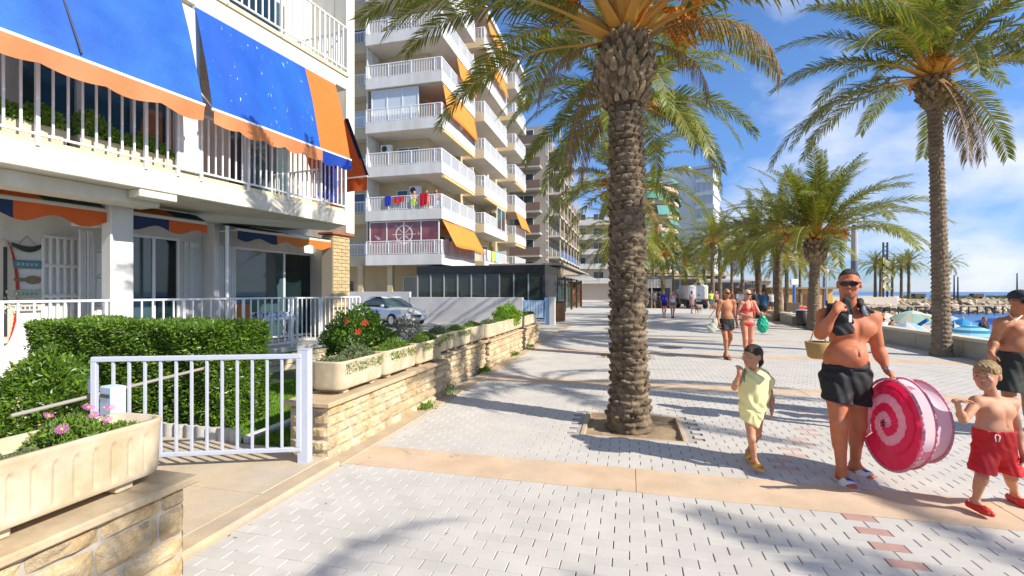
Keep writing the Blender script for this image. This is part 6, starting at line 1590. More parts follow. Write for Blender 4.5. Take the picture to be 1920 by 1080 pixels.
umbrella(1661, 586, 36, .9, 'orange umbrella on the sand right of the head of the man in sunglasses', [U('orange', (.70, .28, .05)), U('white', (.75, .75, .78))])
umbrella(1700, 604, 19, .75, 'small light blue umbrella in front of the green one', [U('lblue', (.30, .55, .80)), U('white', (.75, .75, .78))], tilt=(-.1, .1))
umbrella(1790, 607, 20, .7, 'navy and white umbrella low between the big trunk and the striped one', [U('navy', (.03, .08, .25)), U('white', (.75, .75, .78))])
umbrella(1502, 574, 46, 1.0, 'red and green umbrella on the sand left of the stout trunk', [U('red', (.60, .06, .08)), U('green', (.04, .30, .18)), U('red', (.60, .06, .08))])
umbrella(1464, 530, 40, .28, 'closed peach parasol beside the palm trunk', [U('peach', (.70, .42, .30))], h=2.2, zbase=0) 
sh = MB(); sh.sheet(lambda u, v: ((u-.5)*1.5+.1*math.sin(v*9), (v-.5)*.8, .12*math.sin(u*9)*math.sin(v*7)+.1), 14, 8)
p = P(1826, 637, 15); o = sh.build('beach_towel', M('towel_coral', (.60, .08, .08), .9), None, True, (p.x, p.y, -.35), (0, 0, YAW)); 
tag(o, 'crumpled coral red cloth showing under the striped umbrella', 'towel')
o = MB().box(-.6, .6, -.35, .35, -.35, -.06).build('shade_frame', WHITEM) if False else None
# ================================================================ PEOPLE (each body one continuous surface)
A3 = lambda *a: np.array(a, float)
def nrm(a): a = np.array(a, float); return a/np.linalg.norm(a)
def skin(name, c, c2, rough=.58):
    m = M(name, c, rough, col2=c2, vscale=7, bump=.015, bscale=160, fine=.05, var=.06, spec=.28)
    b = m.node_tree.nodes['Principled BSDF']; b.inputs['Subsurface Weight'].default_value = .12; b.inputs['Subsurface Radius'].default_value = (.9, .35, .2); b.inputs['Subsurface Scale'].default_value = .012
    return m
SK_MAN = skin('skin_sunburnt', (.50, .155, .068), (.57, .20, .10)); SK_TAN = skin('skin_tanned', (.42, .165, .078), (.48, .21, .11)); SK_KID = skin('skin_child', (.54, .25, .135), (.60, .30, .18)); SK_PINK = skin('skin_pink', (.58, .24, .15), (.62, .30, .20)); SK_DARK = skin('skin_dark', (.20, .10, .06), (.25, .13, .08))
HAIRD = M('dark_hair', (.022, .015, .012), .45, bump=.15, bscale=180, fine=.3, stretch=(3, 3, .6)); HAIRB = M('blond_hair', (.70, .48, .22), .5, bump=.2, bscale=150, fine=.3, col2=(.36, .22, .08), vscale=22, stretch=(2.5, 2.5, .6)); HAIRP = M('pale_blond_hair', (.62, .50, .30), .5, bump=.1, bscale=120)
CLB = M('black_cloth', (.012, .012, .014), .75, bump=.03, bscale=120, fine=.15); CLR = M('red_cloth', (.56, .008, .010), .7, bump=.03, bscale=130, fine=.06)
def headframe(f):
    f = nrm(f); u = nrm(A3(0, 0, 1)-f*f[2]); s = np.cross(f, u); return f, s, u
def head(V, hc, f, k=1., lips=True, child=False, ear=True):
    f, s, u = headframe(f); Bm = [s, f, u]
    V.ell(hc+u*.032*k-f*.012*k, A3(.074, .094, .088)*k, .01, B=Bm)
    V.ell(hc-u*.025*k+f*.018*k, A3(.062 if not child else .067, .074, .078)*k, .03*k, B=Bm)
    V.ell(hc-u*.068*k+f*.030*k, A3(.050, .056, .042)*k, .03*k, B=Bm)
    V.ell(hc-u*.096*k+f*.068*k, A3(.024, .020, .018)*k, .025*k, B=Bm)
    V.cap(hc+f*.084*k+u*.010*k, hc+f*.108*k-u*.020*k, .0075*k, .0125*k, .012*k)
    for g in (-1, 1):
        V.ell(hc+f*.106*k+s*g*.033*k+u*.010*k, A3(.020, .016, .012)*k, .012*k, 'sub', Bm)
        V.ell(hc+f*.078*k+s*g*.040*k-u*.022*k, A3(.022, .018, .020)*k, .02*k, B=Bm)
        V.ell(hc+f*.099*k+s*g*.013*k-u*.023*k, A3(.008, .009, .007)*k, .006*k, B=Bm)
        if ear: V.ell(hc+s*g*.078*k-f*.010*k-u*.004*k, A3(.011, .021, .033)*k, .008*k, B=Bm)
    V.cap(hc+f*.086*k+u*.028*k-s*.03*k, hc+f*.086*k+u*.028*k+s*.03*k, .011*k, .011*k, .015*k)
    V.ell(hc+f*.093*k-u*.047*k, A3(.022, .012, .006)*k, .006*k, B=Bm); V.ell(hc+f*.090*k-u*.059*k, A3(.019, .012, .0065)*k, .006*k, B=Bm)
    V.ell(hc+f*.104*k-u*.053*k, A3(.024, .006, .0022)*k, .003*k, 'sub', Bm)
def headbits(root, hc, f, k, hair=None, eyes=True, brow=None, lipc=(.50, .17, .13), glasses=None, haircut='short', h=.006, hm=HAIRD):
    f, s, u = headframe(f); Bm = [s, f, u]
    def at(a, b, c): return hc+s*a*k+f*b*k+u*c*k
    if eyes:
        for g in (-1, 1):
            m = MB(); Mx = Matrix(((s[0], f[0], u[0], at(g*.033, .086, .010)[0]), (s[1], f[1], u[1], at(g*.033, .086, .010)[1]), (s[2], f[2], u[2], at(g*.033, .086, .010)[2]), (0, 0, 0, 1)))
            m.xf = Mx; m.lathe([(.0, -.0045*k), (.0115*k, -.003*k), (.0128*k, 0), (.0115*k, .003*k), (0, .0045*k)], 10)
            m.build('eye', M('eye_white', (.55, .52, .50), .25), root, True)
            m = MB(); m.xf = Mx; m.add([(-.0055*k, .0145*k, -.0045*k), (.0055*k, .0145*k, -.0045*k), (.0055*k, .0145*k, .0045*k), (-.0055*k, .0145*k, .0045*k)], [(0, 1, 2, 3)]); m.build('iris', M('iris_brown', (.035, .02, .012), .2), root)
            m = MB(); m.tube([at(g*.012, .099, .030), at(g*.033, .103, .037), at(g*.054, .088, .031)], .003*k, 5); m.build('eyebrow', brow or hm, root, True)
    lp = MB(); lp.sheet(lambda a, b: tuple(at((a-.5)*.042*(1-.0*b), .1055-.022*abs(2*a-1)**2+.002*math.sin(math.pi*b), -.043-.021*b)), 8, 4); lp.build('lips', M('lips_%d' % int(lipc[0]*100), lipc, .45), root, True)
    if hair:
        V = Vox(hc-.17*k, hc+.17*k, h); off = .006 if haircut == 'short' else .010
        V.ell(at(0, -.014, .032), (A3(.074, .094, .088)+(A3(.0025, .004, .011) if haircut == 'short' else off))*k, .01, B=Bm)
        if haircut == 'short':
            V.cut(at(0, .070, .090), f*.56-u*.82, .01*k); 
            for g in (-1, 1): V.ell(at(g*.09, .045, .005), A3(.03, .055, .055)*k, .012*k, 'sub', Bm)
            V.cut(at(0, 0, -.055), -u, .01*k)
            V.disp(lambda x, y, z: .0018*np.sin(210*x+30*z)*np.sin(190*y+90*z))
        elif haircut == 'boy':
            V.ell(at(0, .050, .078), A3(.062, .044, .028)*k, .02*k, B=Bm)
            V.cut(at(0, .080, .050), f*.62-u*.78, .01*k)
            for g in (-1, 1): V.ell(at(g*.095, .020, -.012), A3(.036, .052, .042)*k, .010*k, 'sub', Bm)
            V.cut(at(0, 0, -.065), -u, .01*k)
            V.disp(lambda x, y, z: .0022*np.sin(120*x+60*z)*np.sin(60*y+90*z+40*x)+.0016*np.sin(240*x-120*y+60*z))
        elif haircut == 'slick':
            V.cut(at(0, .082, .058), f*.60-u*.75, .012*k); V.cap(at(0, -.09, .0), at(0, -.115, -.07), .035*k, .028*k, .02)
            V.cap(at(0, -.115, -.07), at(.01, -.105, -.14), .022*k, .012*k, .01)
            for g in (-1, 1): V.ell(at(g*.095, .015, -.010), A3(.030, .036, .036)*k, .010*k, 'sub', Bm)
            V.disp(lambda x, y, z: .0016*np.sin(260*z+60*x))
        elif haircut == 'long':
            V.ell(at(0, -.045, -.03), A3(.085, .065, .11)*k, .03*k, B=Bm); V.cut(at(0, .075, .055), f*.85-u*.50, .012*k)
            V.disp(lambda x, y, z: .003*np.sin(150*x+20*z)*np.sin(110*y))
        root_o = link('hair', V.mesh('hair', hm), root)
    if glasses:
        m = MB(); Mx = Matrix([[s[i], f[i], u[i], hc[i]] for i in range(3)]+[[0, 0, 0, 1]]); m.xf = Mx
        for g in (-1, 1):
            pts = []
            for i in range(14):
                a = 2*math.pi*i/14; c_, s_ = math.cos(a), math.sin(a); x = g*.034*k+.030*k*math.copysign(abs(c_)**.7, c_); z = .008*k+.0185*k*math.copysign(abs(s_)**.7, s_); pts.append((x, z))
            vs = [(x, (.116-abs(x)*.30)*1 if False else .117*k-abs(x)*.38, z) for x, z in pts]+[(x, .109*k-abs(x)*.38, z) for x, z in pts]
            n = 14; m.add(vs, [tuple(range(n)), tuple(range(n, 2*n))[::-1]]+[(i, n+i, n+(i+1) % n, (i+1) % n) for i in range(n)])
        o = m.build('sunglasses', M('sunglass_black', (.006, .006, .007), .22, spec=.35), root)
        m = MB(); m.xf = Mx; m.box(-.068*k, .068*k, .094*k, .099*k, .020*k, .027*k) if False else None
        m.tube([(-.012*k, .115*k, .016*k), (.012*k, .115*k, .016*k)], .004*k, 5)
        for g in (-1, 1): m.tube([(g*.064*k, .092*k, .018*k), (g*.080*k, .045*k, .018*k), (g*.081*k, -.02*k, .012*k)], .0035*k, 5)
        m.build('temples', BLACK, o)
def hand(V, wr, d, side, pn, k=1., curl=.5, thumb=1, spread=1.):
    """wr wrist, d hand direction, side towards the thumb, pn palm normal (fingers curl towards it)"""
    d = nrm(d); side = nrm(side-d*np.dot(side, d)); pn = nrm(np.cross(d, side)) if np.dot(np.cross(d, side), pn) > 0 else -nrm(np.cross(d, side))
    V.ell(wr+d*.045*k, A3(.036, .015, .050)*k, .015*k, B=[side, pn, d]); V.cap(wr-d*.02*k, wr+d*.02*k, .025*k, .026*k, .015*k)
    ln = [.066, .076, .072, .058]
    for i in range(4):
        b = wr+d*(.080-.004*abs(i-1.3))*k+side*(.030-.020*i)*k*spread
        c = curl*(1+.12*i); a = b; dd = d
        for j, fr in enumerate((.45, .32, .23)):
            c_ = c*(j+.6); dd = d*math.cos(c_)+pn*math.sin(c_); e = a+dd*ln[i]*fr*1.15*k; V.cap(a, e, (.0093-.0008*j)*k, (.0088-.0009*j)*k, .004*k); a = e
    tb = wr+d*.022*k+side*.022*k*thumb; t1 = tb+nrm(d*.6+side*.8*thumb+pn*.25)*.038*k; t2 = t1+nrm(d*.95+side*.1*thumb+pn*.45)*.034*k
    V.cap(tb, t1, .014*k, .011*k, .012*k); V.cap(t1, t2, .0105*k, .009*k, .004*k)
def foot(V, an, d, k=1., drop=0., heel=0.):
    d = nrm(d); hl = A3(an[0], an[1], an[2]-.055*k)-d*.035*k; bl = an+d*.115*k+A3(0, 0, -.062*k-drop); te = an+d*.175*k+A3(0, 0, -.070*k-drop*1.35)
    s_ = A3(-d[1], d[0], 0)
    V.cap(an, hl, .036*k, .032*k, .02*k); V.cap(an+A3(0, 0, -.012*k), bl, .034*k, .026*k, .025*k); V.cap(bl-s_*.018*k, bl+s_*.018*k, .024*k, .024*k, .02*k)
    for i, (o, l) in enumerate(((-.026, .052), (-.010, .056), (.005, .052), (.019, .045), (.031, .036))): V.cap(bl+s_*o*k, bl+s_*o*k*1.05+d*l*k+A3(0, 0, -.006*k-drop*.2), .011*k, .0095*k if i else .012*k, .005*k)
def limbs(V, J, b=1., arms=1., legs=1.):
    for s_ in 'lr':
        sh, el, wr = J['sh'+s_], J['el'+s_], J['wr'+s_]
        V.ell(sh, A3(.062, .060, .062)*b*arms, .04*b); V.cap(sh, el, .050*b*arms, .040*b*arms, .03*b)
        m_ = sh*.45+el*.55; V.cap(sh*.7+el*.3, el*.75+sh*.25, .047*b*arms, .043*b*arms, .02*b)
        V.cap(el, wr, .040*b*arms, .0255*b*arms, .02*b); q = el*.72+wr*.28; V.ell(q, A3(.042, .042, .048)*b*arms, .04*b)
        hp, kn, an = J['hp'+s_], J['kn'+s_], J['an'+s_]
        V.cap(hp, kn, .088*b*legs, .056*b*legs, .04*b); V.cap(kn, an, .050*b*legs, .033*b*legs, .03*b)
        ax = nrm(an-kn); bk = A3(0, 1, 0); q = kn*.68+an*.32+bk*.018*b; V.cap(kn*.82+an*.18+bk*.012*b, kn*.55+an*.45+bk*.012*b, .049*b*legs, .042*b*legs, .03*b)
        V.ell(kn-bk*.02*b, A3(.044, .036, .048)*b*legs, .03*b)
def person(label, v0, w0, group=None, rz=YAW, cat='person'):
    c = A3(v0, w0); e = empty('person', (v0*CA-w0*SA, v0*SA+w0*CA, 0), rz, label, cat, group); return e
def shorts(root, J, waist_z, hem, mat, b=1., h=.008, r0=.108, r1=.105, name='shorts', fold=.006, wr_=(.172, .125), pelv=None, drawstring=None, seed=0):
    """hem: dict l/r -> fraction of the thigh covered"""
    pv = pelv if pelv is not None else (J['hpl']+J['hpr'])/2
    lo = np.minimum(J['knl'], J['knr'])-.2; hi = np.maximum(J['hpl'], J['hpr'])+.3
    V = Vox(lo, hi, h)
    V.cap(pv+A3(0, 0, .10*b), pv+A3(0, 0, -.02*b), wr_[0]*b, (wr_[0]+.006)*b, .02, sq=wr_[1]/wr_[0])
    for s_ in 'lr':
        hp, kn = J['hp'+s_], J['kn'+s_]; d = nrm(kn-hp); L_ = np.linalg.norm(kn-hp); end = hp+d*L_*(hem[s_]+.12)
        V.cap(hp, end, r0*b, r1*b, .035*b)
    ph = seed
    V.disp(lambda x, y, z: fold*(np.sin(38/b*x+5*np.sin(14/b*z+ph)+ph)*np.cos(21/b*y+9/b*z)*.6+.4*np.sin(70/b*x+26/b*z+3*np.sin(20/b*y))))
    zc_ = min((J['hp'+s_]+(J['kn'+s_]-J['hp'+s_])*hem[s_])[2] for s_ in 'lr')
    # hem: one slanted plane through both hem points
    a = J['hpl']+(J['knl']-J['hpl'])*hem['l']; c = J['hpr']+(J['knr']-J['hpr'])*hem['r']; d = c-a; d[1] = 0
    n = nrm(A3(d[2], 0, -d[0])); n = n if n[2] < 0 else -n
    V.cut(a, n, .004); V.cut(A3(0, 0, waist_z), A3(0, 0, 1), .004)
    o = link(name, V.mesh(name, mat), root)
    return o
def seat_mark(root, name, mat, pts, r=.003): m = MB(); m.tube(pts, r, 5); return m.build(name, mat, root, True)

# ---------------------------------------------------------------- the man in sunglasses
w0 = 4.08; v0 = (1590-960)/880*w0
def Qf(v0, w0): return lambda px, py, w_: A3((px-960)/880*w_-v0, w_-w0, EYE+(547-py)/880*w_)
Q = Qf(v0, w0)
man = person('bare chested man in sunglasses with a black towel at his mouth carrying a pink tent', v0, w0)
J = dict(shl=Q(1546, 596, 4.08), ell=Q(1539, 626, 3.93), wrl=Q(1568, 581, 3.80), shr=Q(1634, 598, 4.06), elr=Q(1646, 655, 4.10), wrr=Q(1664, 694, 4.02),
         hpl=Q(1566, 706, 4.08), knl=Q(1573, 792, 3.98), anl=Q(1578, 884, 4.02), hpr=Q(1606, 706, 4.10), knr=Q(1608, 795, 4.12), anr=Q(1603, 869, 4.24))
J['shl'] = Q(1548, 594, 4.08)
V = Vox(A3(-.42, -.42, -.02), A3(.46, .34, 1.86), .0065)
hc = Q(1592, 533, 4.02); fd = A3(-.75, -1, -.05)
nb = Q(1594, 583, 4.10)
ch = Q(1592, 622, 4.09); be = Q(1587, 665, 4.05); pe = Q(1586, 700, 4.09)
V.ell(ch, A3(.168, .115, .155), .03); V.ell(be, A3(.165, .130, .135), .05); V.ell(pe, A3(.160, .115, .115), .05); V.ell(be+A3(0, -.015, -.01), A3(.125, .135, .11), .04)
V.ell(ch+A3(-.085, -.075, .035), A3(.095, .055, .070), .03); V.ell(ch+A3(.085, -.075, .030), A3(.095, .055, .072), .03)
V.cap(J['shl'], J['shr'], .062, .062, .05); V.ell(ch+A3(0, .04, .05), A3(.18, .09, .11), .05)
V.cap(nb+A3(0, 0, -.03), J['shl']+A3(.02, 0, .015), .055, .042, .04); V.cap(nb+A3(0, 0, -.03), J['shr']+A3(-.02, 0, .015), .055, .042, .04)
V.cap(nb+A3(0, .01, -.04), hc+A3(0, .02, -.06), .062, .058, .02)
limbs(V, J, 1.05, 1.07, 1.10)
for g in (-1, 1): V.cap(be+A3(g*.11, .02, -.04), pe+A3(g*.11, .02, .0), .065, .065, .04)
V.ell(Q(1589, 661, 3.895), A3(.011, .020, .012), .012, 'sub')                     # navel
V.cap(ch+A3(0, -.128, .08), ch+A3(0, -.132, -.09), .011, .013, .025, 'sub')          # breast bone groove
V.cap(ch+A3(-.14, -.10, -.045), ch+A3(-.03, -.128, -.055), .007, .008, .018, 'sub'); V.cap(ch+A3(.14, -.10, -.048), ch+A3(.03, -.128, -.057), .007, .008, .018, 'sub')
V.cap(be+A3(-.10, -.115, .075), be+A3(.10, -.115, .07), .006, .006, .02, 'sub'); V.cap(be+A3(0, -.135, .08), be+A3(0, -.140, .0), .004, .004, .02, 'sub')
V.cap(nb+A3(-.02, -.055, -.045), J['shl']+A3(.05, -.04, .02), .009, .007, .02); V.cap(nb+A3(.02, -.055, -.045), J['shr']+A3(-.05, -.04, .02), .009, .007, .02)
head(V, hc, fd, 1.03)
hand(V, J['wrl'], Q(1580, 563, 3.84)-J['wrl'], A3(1, 0, .2), A3(.3, 1, 0), 1.05, .95, 1)
hand(V, J['wrr'], Q(1677, 712, 3.98)-J['wrr'], A3(-.4, -1, 0), A3(-1, .2, 0), 1.05, .35, 1)
foot(V, J['anl'], A3(-.10, -1, 0), 1.06); foot(V, J['anr'], A3(.25, -1, 0), 1.06)
link('body', V.mesh('body', SK_MAN), man)
headbits(man, hc, fd, 1.03, hair=True, eyes=False, glasses=True, haircut='short', hm=M('short_dark_hair', (.05, .036, .028), .6, bump=.2, bscale=220, fine=.4))
# stubble
V = Vox(hc-.14, hc+.10, .006); f_, s_, u_ = headframe(fd)
V.ell(hc-u_*.070+f_*.031, A3(.0545, .0605, .0465)*1.03, .02, B=[s_, f_, u_]); V.ell(hc-u_*.098+f_*.070, A3(.027, .0225, .020)*1.03, .02, B=[s_, f_, u_]); V.cut(hc-u_*.040, u_-f_*.15, .01)
link('stubble', V.mesh('stubble', M('stubble', (.34, .14, .08), .7, fine=.3, bscale=200, bump=.05)), man)
shorts(man, J, Q(1586, 684, 4.0)[2], dict(l=.56, r=.58), CLB, 1.05, .007, .108, .100, wr_=(.172, .128), pelv=Q(1586, 708, 4.08), fold=.011)
wb = MB(); zc0 = Q(1586, 684, 4.0)[2]; wb.sheet(lambda u, v: (Q(1586, 700, 4.08)[0]+.184*math.cos(6.283*u), Q(1586, 700, 4.08)[1]+.139*math.sin(6.283*u)+0*v, zc0-.045*(1-v)+.004*math.sin(60*u)), 48, 2)
wb.build('waistband', CLB, man, True, solid=.004)
# watch
wv = J['wrr']*.93+J['elr']*.07; wd_ = nrm(J['wrr']-J['elr']); MB().cyl(wv-wd_*.011, wv+wd_*.011, .034, .034, 16).build('wristwatch', M('steel_watch', (.45, .45, .46), .25, metal=.9), man); MB().cyl(wv+A3(-.0, -.028, .01), wv+A3(.0, -.040, .012), .020, .020, 14).build('watch_face', M('watch_face', (.5, .52, .55), .15), man)
# black towel: over the shoulders, one end bunched at the mouth and hanging down the chest
def vox_cloth(root, name, mat, segs, lo, hi, h=.006, fold=.004, fr=60, cuts=()):
    V = Vox(lo, hi, h)
    for (a, b, ra, rb_, sq) in segs: V.cap(a, b, ra, rb_, .012, sq=sq)
    V.disp(lambda x, y, z: fold*np.sin(fr*x+12*np.sin(9*z)+3*np.sin(25*y))*np.cos(18*z+30*y))
    for p_, n_ in cuts: V.cut(p_, n_, .004)
    o = link(name, V.mesh(name, mat), root); return o
tw = empty('black_towel', man.location, YAW, 'black towel with white tag slung round the neck of the man in sunglasses', 'towel')
tq = [Q(1577, 568, 3.80), Q(1590, 574, 3.80), Q(1592, 590, 3.84)]
segs = [(Q(1586, 564, 3.82), Q(1582, 592, 3.84), .030, .055, .45), (Q(1580, 590, 3.85), Q(1583, 622, 3.87), .060, .088, .26), (Q(1562, 582, 3.92), Q(1568, 608, 3.88), .044, .070, .35), (Q(1592, 566, 3.84), Q(1592, 620, 3.90), .018, .024, .6),
        (Q(1577, 575, 3.88), Q(1560, 578, 4.02), .034, .040, .5), (Q(1560, 577, 4.02), Q(1556, 600, 3.96), .036, .040, .4), (Q(1560, 576, 4.02), Q(1580, 577, 4.16), .034, .034, .7), (Q(1580, 577, 4.16), Q(1604, 574, 4.17), .034, .034, .7),
        (Q(1604, 574, 4.17), Q(1612, 566, 4.08), .032, .030, .7), (Q(1612, 564, 4.06), Q(1620, 580, 3.98), .026, .034, .5), (Q(1620, 580, 3.98), Q(1634, 584, 3.99), .034, .024, .45)]
vox_cloth(tw, 'towel_body', CLB, segs, A3(-.32, -.42, 1.15), A3(.36, .25, 1.62), .006, .005, 70, cuts=[(Q(1580, 627, 3.9), nrm(A3(.16, 0, -1)))])
p_ = Q(1594, 597, 3.795); MB().box(p_[0]-.012, p_[0]+.012, p_[1]-.004, p_[1], p_[2]-.03, p_[2]+.03).build('white_tag', WHITE, tw)
p_ = Q(1618, 577, 3.905); vox_cloth(tw, 'pale_print', M('grey_print', (.28, .30, .32), .8, spots=((.03, .03, .03), 40., .5)), [(p_, p_+A3(.02, -.01, -.05), .018, .024, .5)], p_-.1, p_+.1, .005, .002)
# slides
def slide(root, an, d, k, mats, strap_mark=None, h=.005, ctr=.02):
    d = nrm(d); s_ = A3(-d[1], d[0], 0); z0 = an[2]-.098*k
    out_ = [(-.075, .0), (-.072, .026), (-.04, .036), (.03, .036), (.10, .046), (.155, .046), (.19, .030), (.205, .0)]
    pts = [(a, b) for a, b in out_]+[(a, -b) for a, b in out_[::-1][1:-1]]
    m = MB(); mt = Matrix([[d[0]*k, s_[0]*k, 0, an[0]], [d[1]*k, s_[1]*k, 0, an[1]], [0, 0, k, z0], [0, 0, 0, 1]]); m.xf = mt; m.prism(pts[::-1] if True else pts, 0, .028); so_ = m.build('sole', mats[0], root)
    m = MB(); m.xf = mt; m.sheet(lambda u, v: (.055+.085*v-.012*math.cos(math.pi*u*2), -.049*math.cos(math.pi*u)*1.05, .012+.068*math.sin(math.pi*u)*(1-.25*v)), 16, 5); m.build('strap', mats[1], root, True, solid=.006)
    if strap_mark: m = MB(); m.xf = mt; m.sheet(lambda u, v: (.080+.035*v+.02*u, -.051*math.cos(math.pi*(.36+.28*u)), .017+.068*math.sin(math.pi*(.36+.28*u))*(1-.25*(.3+.4*v))), 6, 2); m.build('logo', strap_mark, root, True, solid=.003)
slide(man, J['anl'], A3(-.10, -1, 0), 1.06, (M('pale_sole', (.62, .58, .55), .6), WHITE), M('logo_blue', (.02, .06, .45), .5)); slide(man, J['anr'], A3(.25, -1, 0), 1.06, (MATS['pale_sole'], WHITE), MATS['logo_blue'])
# ---------------------------------------------------------------- girl in yellow
w0 = 4.36; v0 = (1412-960)/880*w0; Qg_ = Qf(v0, w0); Q = lambda a, b_, c: Qg_(a, b_, c-.07)
girl = person('small girl in a loose yellow beach dress walking with a hand raised to her mouth', v0, w0)
J = dict(shl=Q(1394, 701, 4.36), ell=Q(1377, 727, 4.30), wrl=Q(1386, 700, 4.22), shr=Q(1434, 703, 4.38), elr=Q(1446, 745, 4.40), wrr=Q(1447, 770, 4.34),
         hpl=Q(1405, 778, 4.36), knl=Q(1409, 822, 4.28), anl=Q(1415, 861, 4.32), hpr=Q(1421, 778, 4.37), knr=Q(1420, 815, 4.42), anr=Q(1403, 846, 4.56))
V = Vox(A3(-.28, -.26, -.02), A3(.28, .34, 1.2), .006); b = .60
hc = Q(1411, 668, 4.33); fd = A3(-1.0, -.35, -.02); nb = Q(1414, 694, 4.37)
V.ell(Q(1414, 722, 4.37), A3(.105, .075, .10), .03); V.ell(Q(1413, 750, 4.37), A3(.10, .08, .09), .04); V.ell(Q(1413, 772, 4.37), A3(.105, .08, .07), .04)
V.cap(J['shl'], J['shr'], .034, .034, .04); V.cap(nb+A3(0, 0, -.03), hc+A3(.01, .012, -.05), .031, .030, .015)
limbs(V, J, b, 1.0, .98); head(V, hc, fd, .86, child=True)
hand(V, J['wrl'], Q(1386, 686, 4.20)-J['wrl'], A3(-1, .0, 0), A3(0, 1, 0), .62, 1.0, -1); hand(V, J['wrr'], Q(1447, 783, 4.30)-J['wrr'], A3(-.3, -1, 0), A3(-1, 0, 0), .62, .8, 1)
foot(V, J['anl'], A3(.08, -1, 0), .66); foot(V, J['anr'], A3(-.15, -1, 0), .66, .02)
link('body', V.mesh('body', SK_KID), girl)
headbits(girl, hc, fd, .86, hair=True, haircut='slick', h=.005, hm=M('wet_brown_hair', (.055, .030, .018), .5, bump=.2, bscale=160, fine=.4, stretch=(2, 2, .6)), brow=M('kid_brow', (.25, .12, .06), .7))
M_YD = M('yellow_towelling', (.93, .86, .40), .85, bump=.05, bscale=170, fine=.07, transl=.12)
V = Vox(A3(-.30, -.22, .2), A3(.30, .24, 1.02), .006)
V.cap(Q(1414, 715, 4.37), Q(1407, 790, 4.35), .118, .098, .02, sq=.80); V.cap(Q(1414, 720, 4.37), Q(1424, 806, 4.39), .110, .080, .04, sq=.85); V.cap(Q(1413, 740, 4.37), Q(1408, 786, 4.34), .13, .085, .03, sq=.8)
V.cap(Q(1404, 703, 4.37), Q(1392, 712, 4.35), .055, .040, .03, sq=.8); V.cap(Q(1424, 703, 4.38), Q(1444, 718, 4.39), .055, .062, .03, sq=.6); V.cap(Q(1400, 700, 4.37), Q(1430, 700, 4.38), .040, .040, .03)
V.ell(Q(1413, 689, 4.30), A3(.050, .075, .045), .012, 'sub')
V.ell(Q(1424, 822, 4.30), A3(.02, .12, .10), .02, 'sub')
cp_ = Q(1414, 766, 4.27)
def fold_(x, y, z):
    ang = np.arctan2(x-cp_[0], z-cp_[2]+.02); rr = np.sqrt((x-cp_[0])**2+(z-cp_[2])**2)
    return .0045*np.sin(9*ang+14*rr+1)*np.clip(rr/.08, 0, 1)*(y < .05)+.0045*np.sin(62*x+14*z+3*np.sin(22*z))
V.disp(fold_)
V.cut(Q(1409, 797, 4.3), nrm(A3(-.22, 0, -1)), .003) if False else V.cut(Q(1409, 797, 4.3), nrm(A3(-.55, 0, -1)), .003)
V.cut(Q(1430, 812, 4.3), A3(0, 0, -1), .003)
V.cut(Q(1451, 715, 4.39), nrm(A3(1, 0, -.5)), .003)
link('dress', V.mesh('dress', M_YD), girl)
m = MB(); c_ = Q(1413, 690, 4.27)
m.tube([Q(1400, 688, 4.29), Q(1407, 696, 4.262), Q(1415, 701, 4.252), Q(1422, 694, 4.27), Q(1427, 687, 4.32)], .006, 6); m.build('neck_trim', M('yellow_trim', (.72, .62, .30), .7), girl, True)
m = MB(); m.tube([Q(1397, 692, 4.25), Q(1395, 703, 4.235), Q(1396, 716, 4.23)], .006, 6); m.build('green_cord', M('teal_cord', (.02, .22, .15), .7), girl, True)
for a_, d_ in ((J['anl'], A3(.08, -1, 0)), (J['anr'], A3(-.15, -1, 0))): slide(girl, a_, d_, .66, (M('orange_sole', (.62, .30, .12), .6), M('yellow_orange_strap', (.70, .42, .06), .5)))
# ---------------------------------------------------------------- boy in red shorts
w0 = 3.46; v0 = (1860-960)/880*w0; Q = Qf(v0, w0)
boy = person('small blond boy in red swimming shorts and red clogs, one arm bent at his shoulder', v0, w0)
J = dict(shl=Q(1831, 754, 3.46), ell=Q(1806, 788, 3.40), wrl=Q(1793, 752, 3.30), shr=Q(1896, 758, 3.47), elr=Q(1908, 808, 3.50), wrr=Q(1917, 848, 3.42),
         hpl=Q(1846, 848, 3.46), knl=Q(1840, 898, 3.40), anl=Q(1829, 938, 3.44), hpr=Q(1880, 848, 3.47), knr=Q(1895, 895, 3.46), anr=Q(1903, 925, 3.60))
V = Vox(A3(-.56, -.34, -.02), A3(.42, .34, 1.16), .006); b = .64
hc = Q(1850, 704, 3.43); fd = A3(-1.0, -.55, -.10); nb = Q(1861, 739, 3.48)
cc_ = Q(1864, 775, 3.47)
V.ell(cc_, A3(.118, .082, .10), .03); V.ell(Q(1863, 806, 3.46), A3(.118, .092, .09), .05); V.ell(Q(1864, 838, 3.46), A3(.122, .09, .08), .04)
V.ell(cc_+A3(-.05, -.052, .02), A3(.055, .03, .042), .025); V.ell(cc_+A3(.05, -.052, .02), A3(.055, .03, .042), .025)
V.cap(J['shl'], J['shr'], .040, .040, .04); V.cap(nb+A3(0, 0, -.03), hc+A3(.02, .012, -.05), .036, .035, .015)
V.cap(nb+A3(0, 0, -.03), J['shl'], .03, .03, .03); V.cap(nb+A3(0, 0, -.03), J['shr'], .03, .03, .03)
limbs(V, J, b, .98, 1.0); head(V, hc, fd, .88, child=True)
V.ell(Q(1869, 803, 3.368), A3(.008, .014, .006), .008, 'sub')
V.cap(cc_+A3(0, -.092, .04), cc_+A3(0, -.094, -.08), .004, .004, .018, 'sub')
hand(V, J['wrl'], A3(.9, -.15, .12), A3(0, -1, .2), A3(0, 0, -1), .66, .35, 1); hand(V, J['wrr'], Q(1919, 868, 3.4)-J['wrr'], A3(-.2, -1, 0), A3(-1, 0, 0), .66, .5, 1)
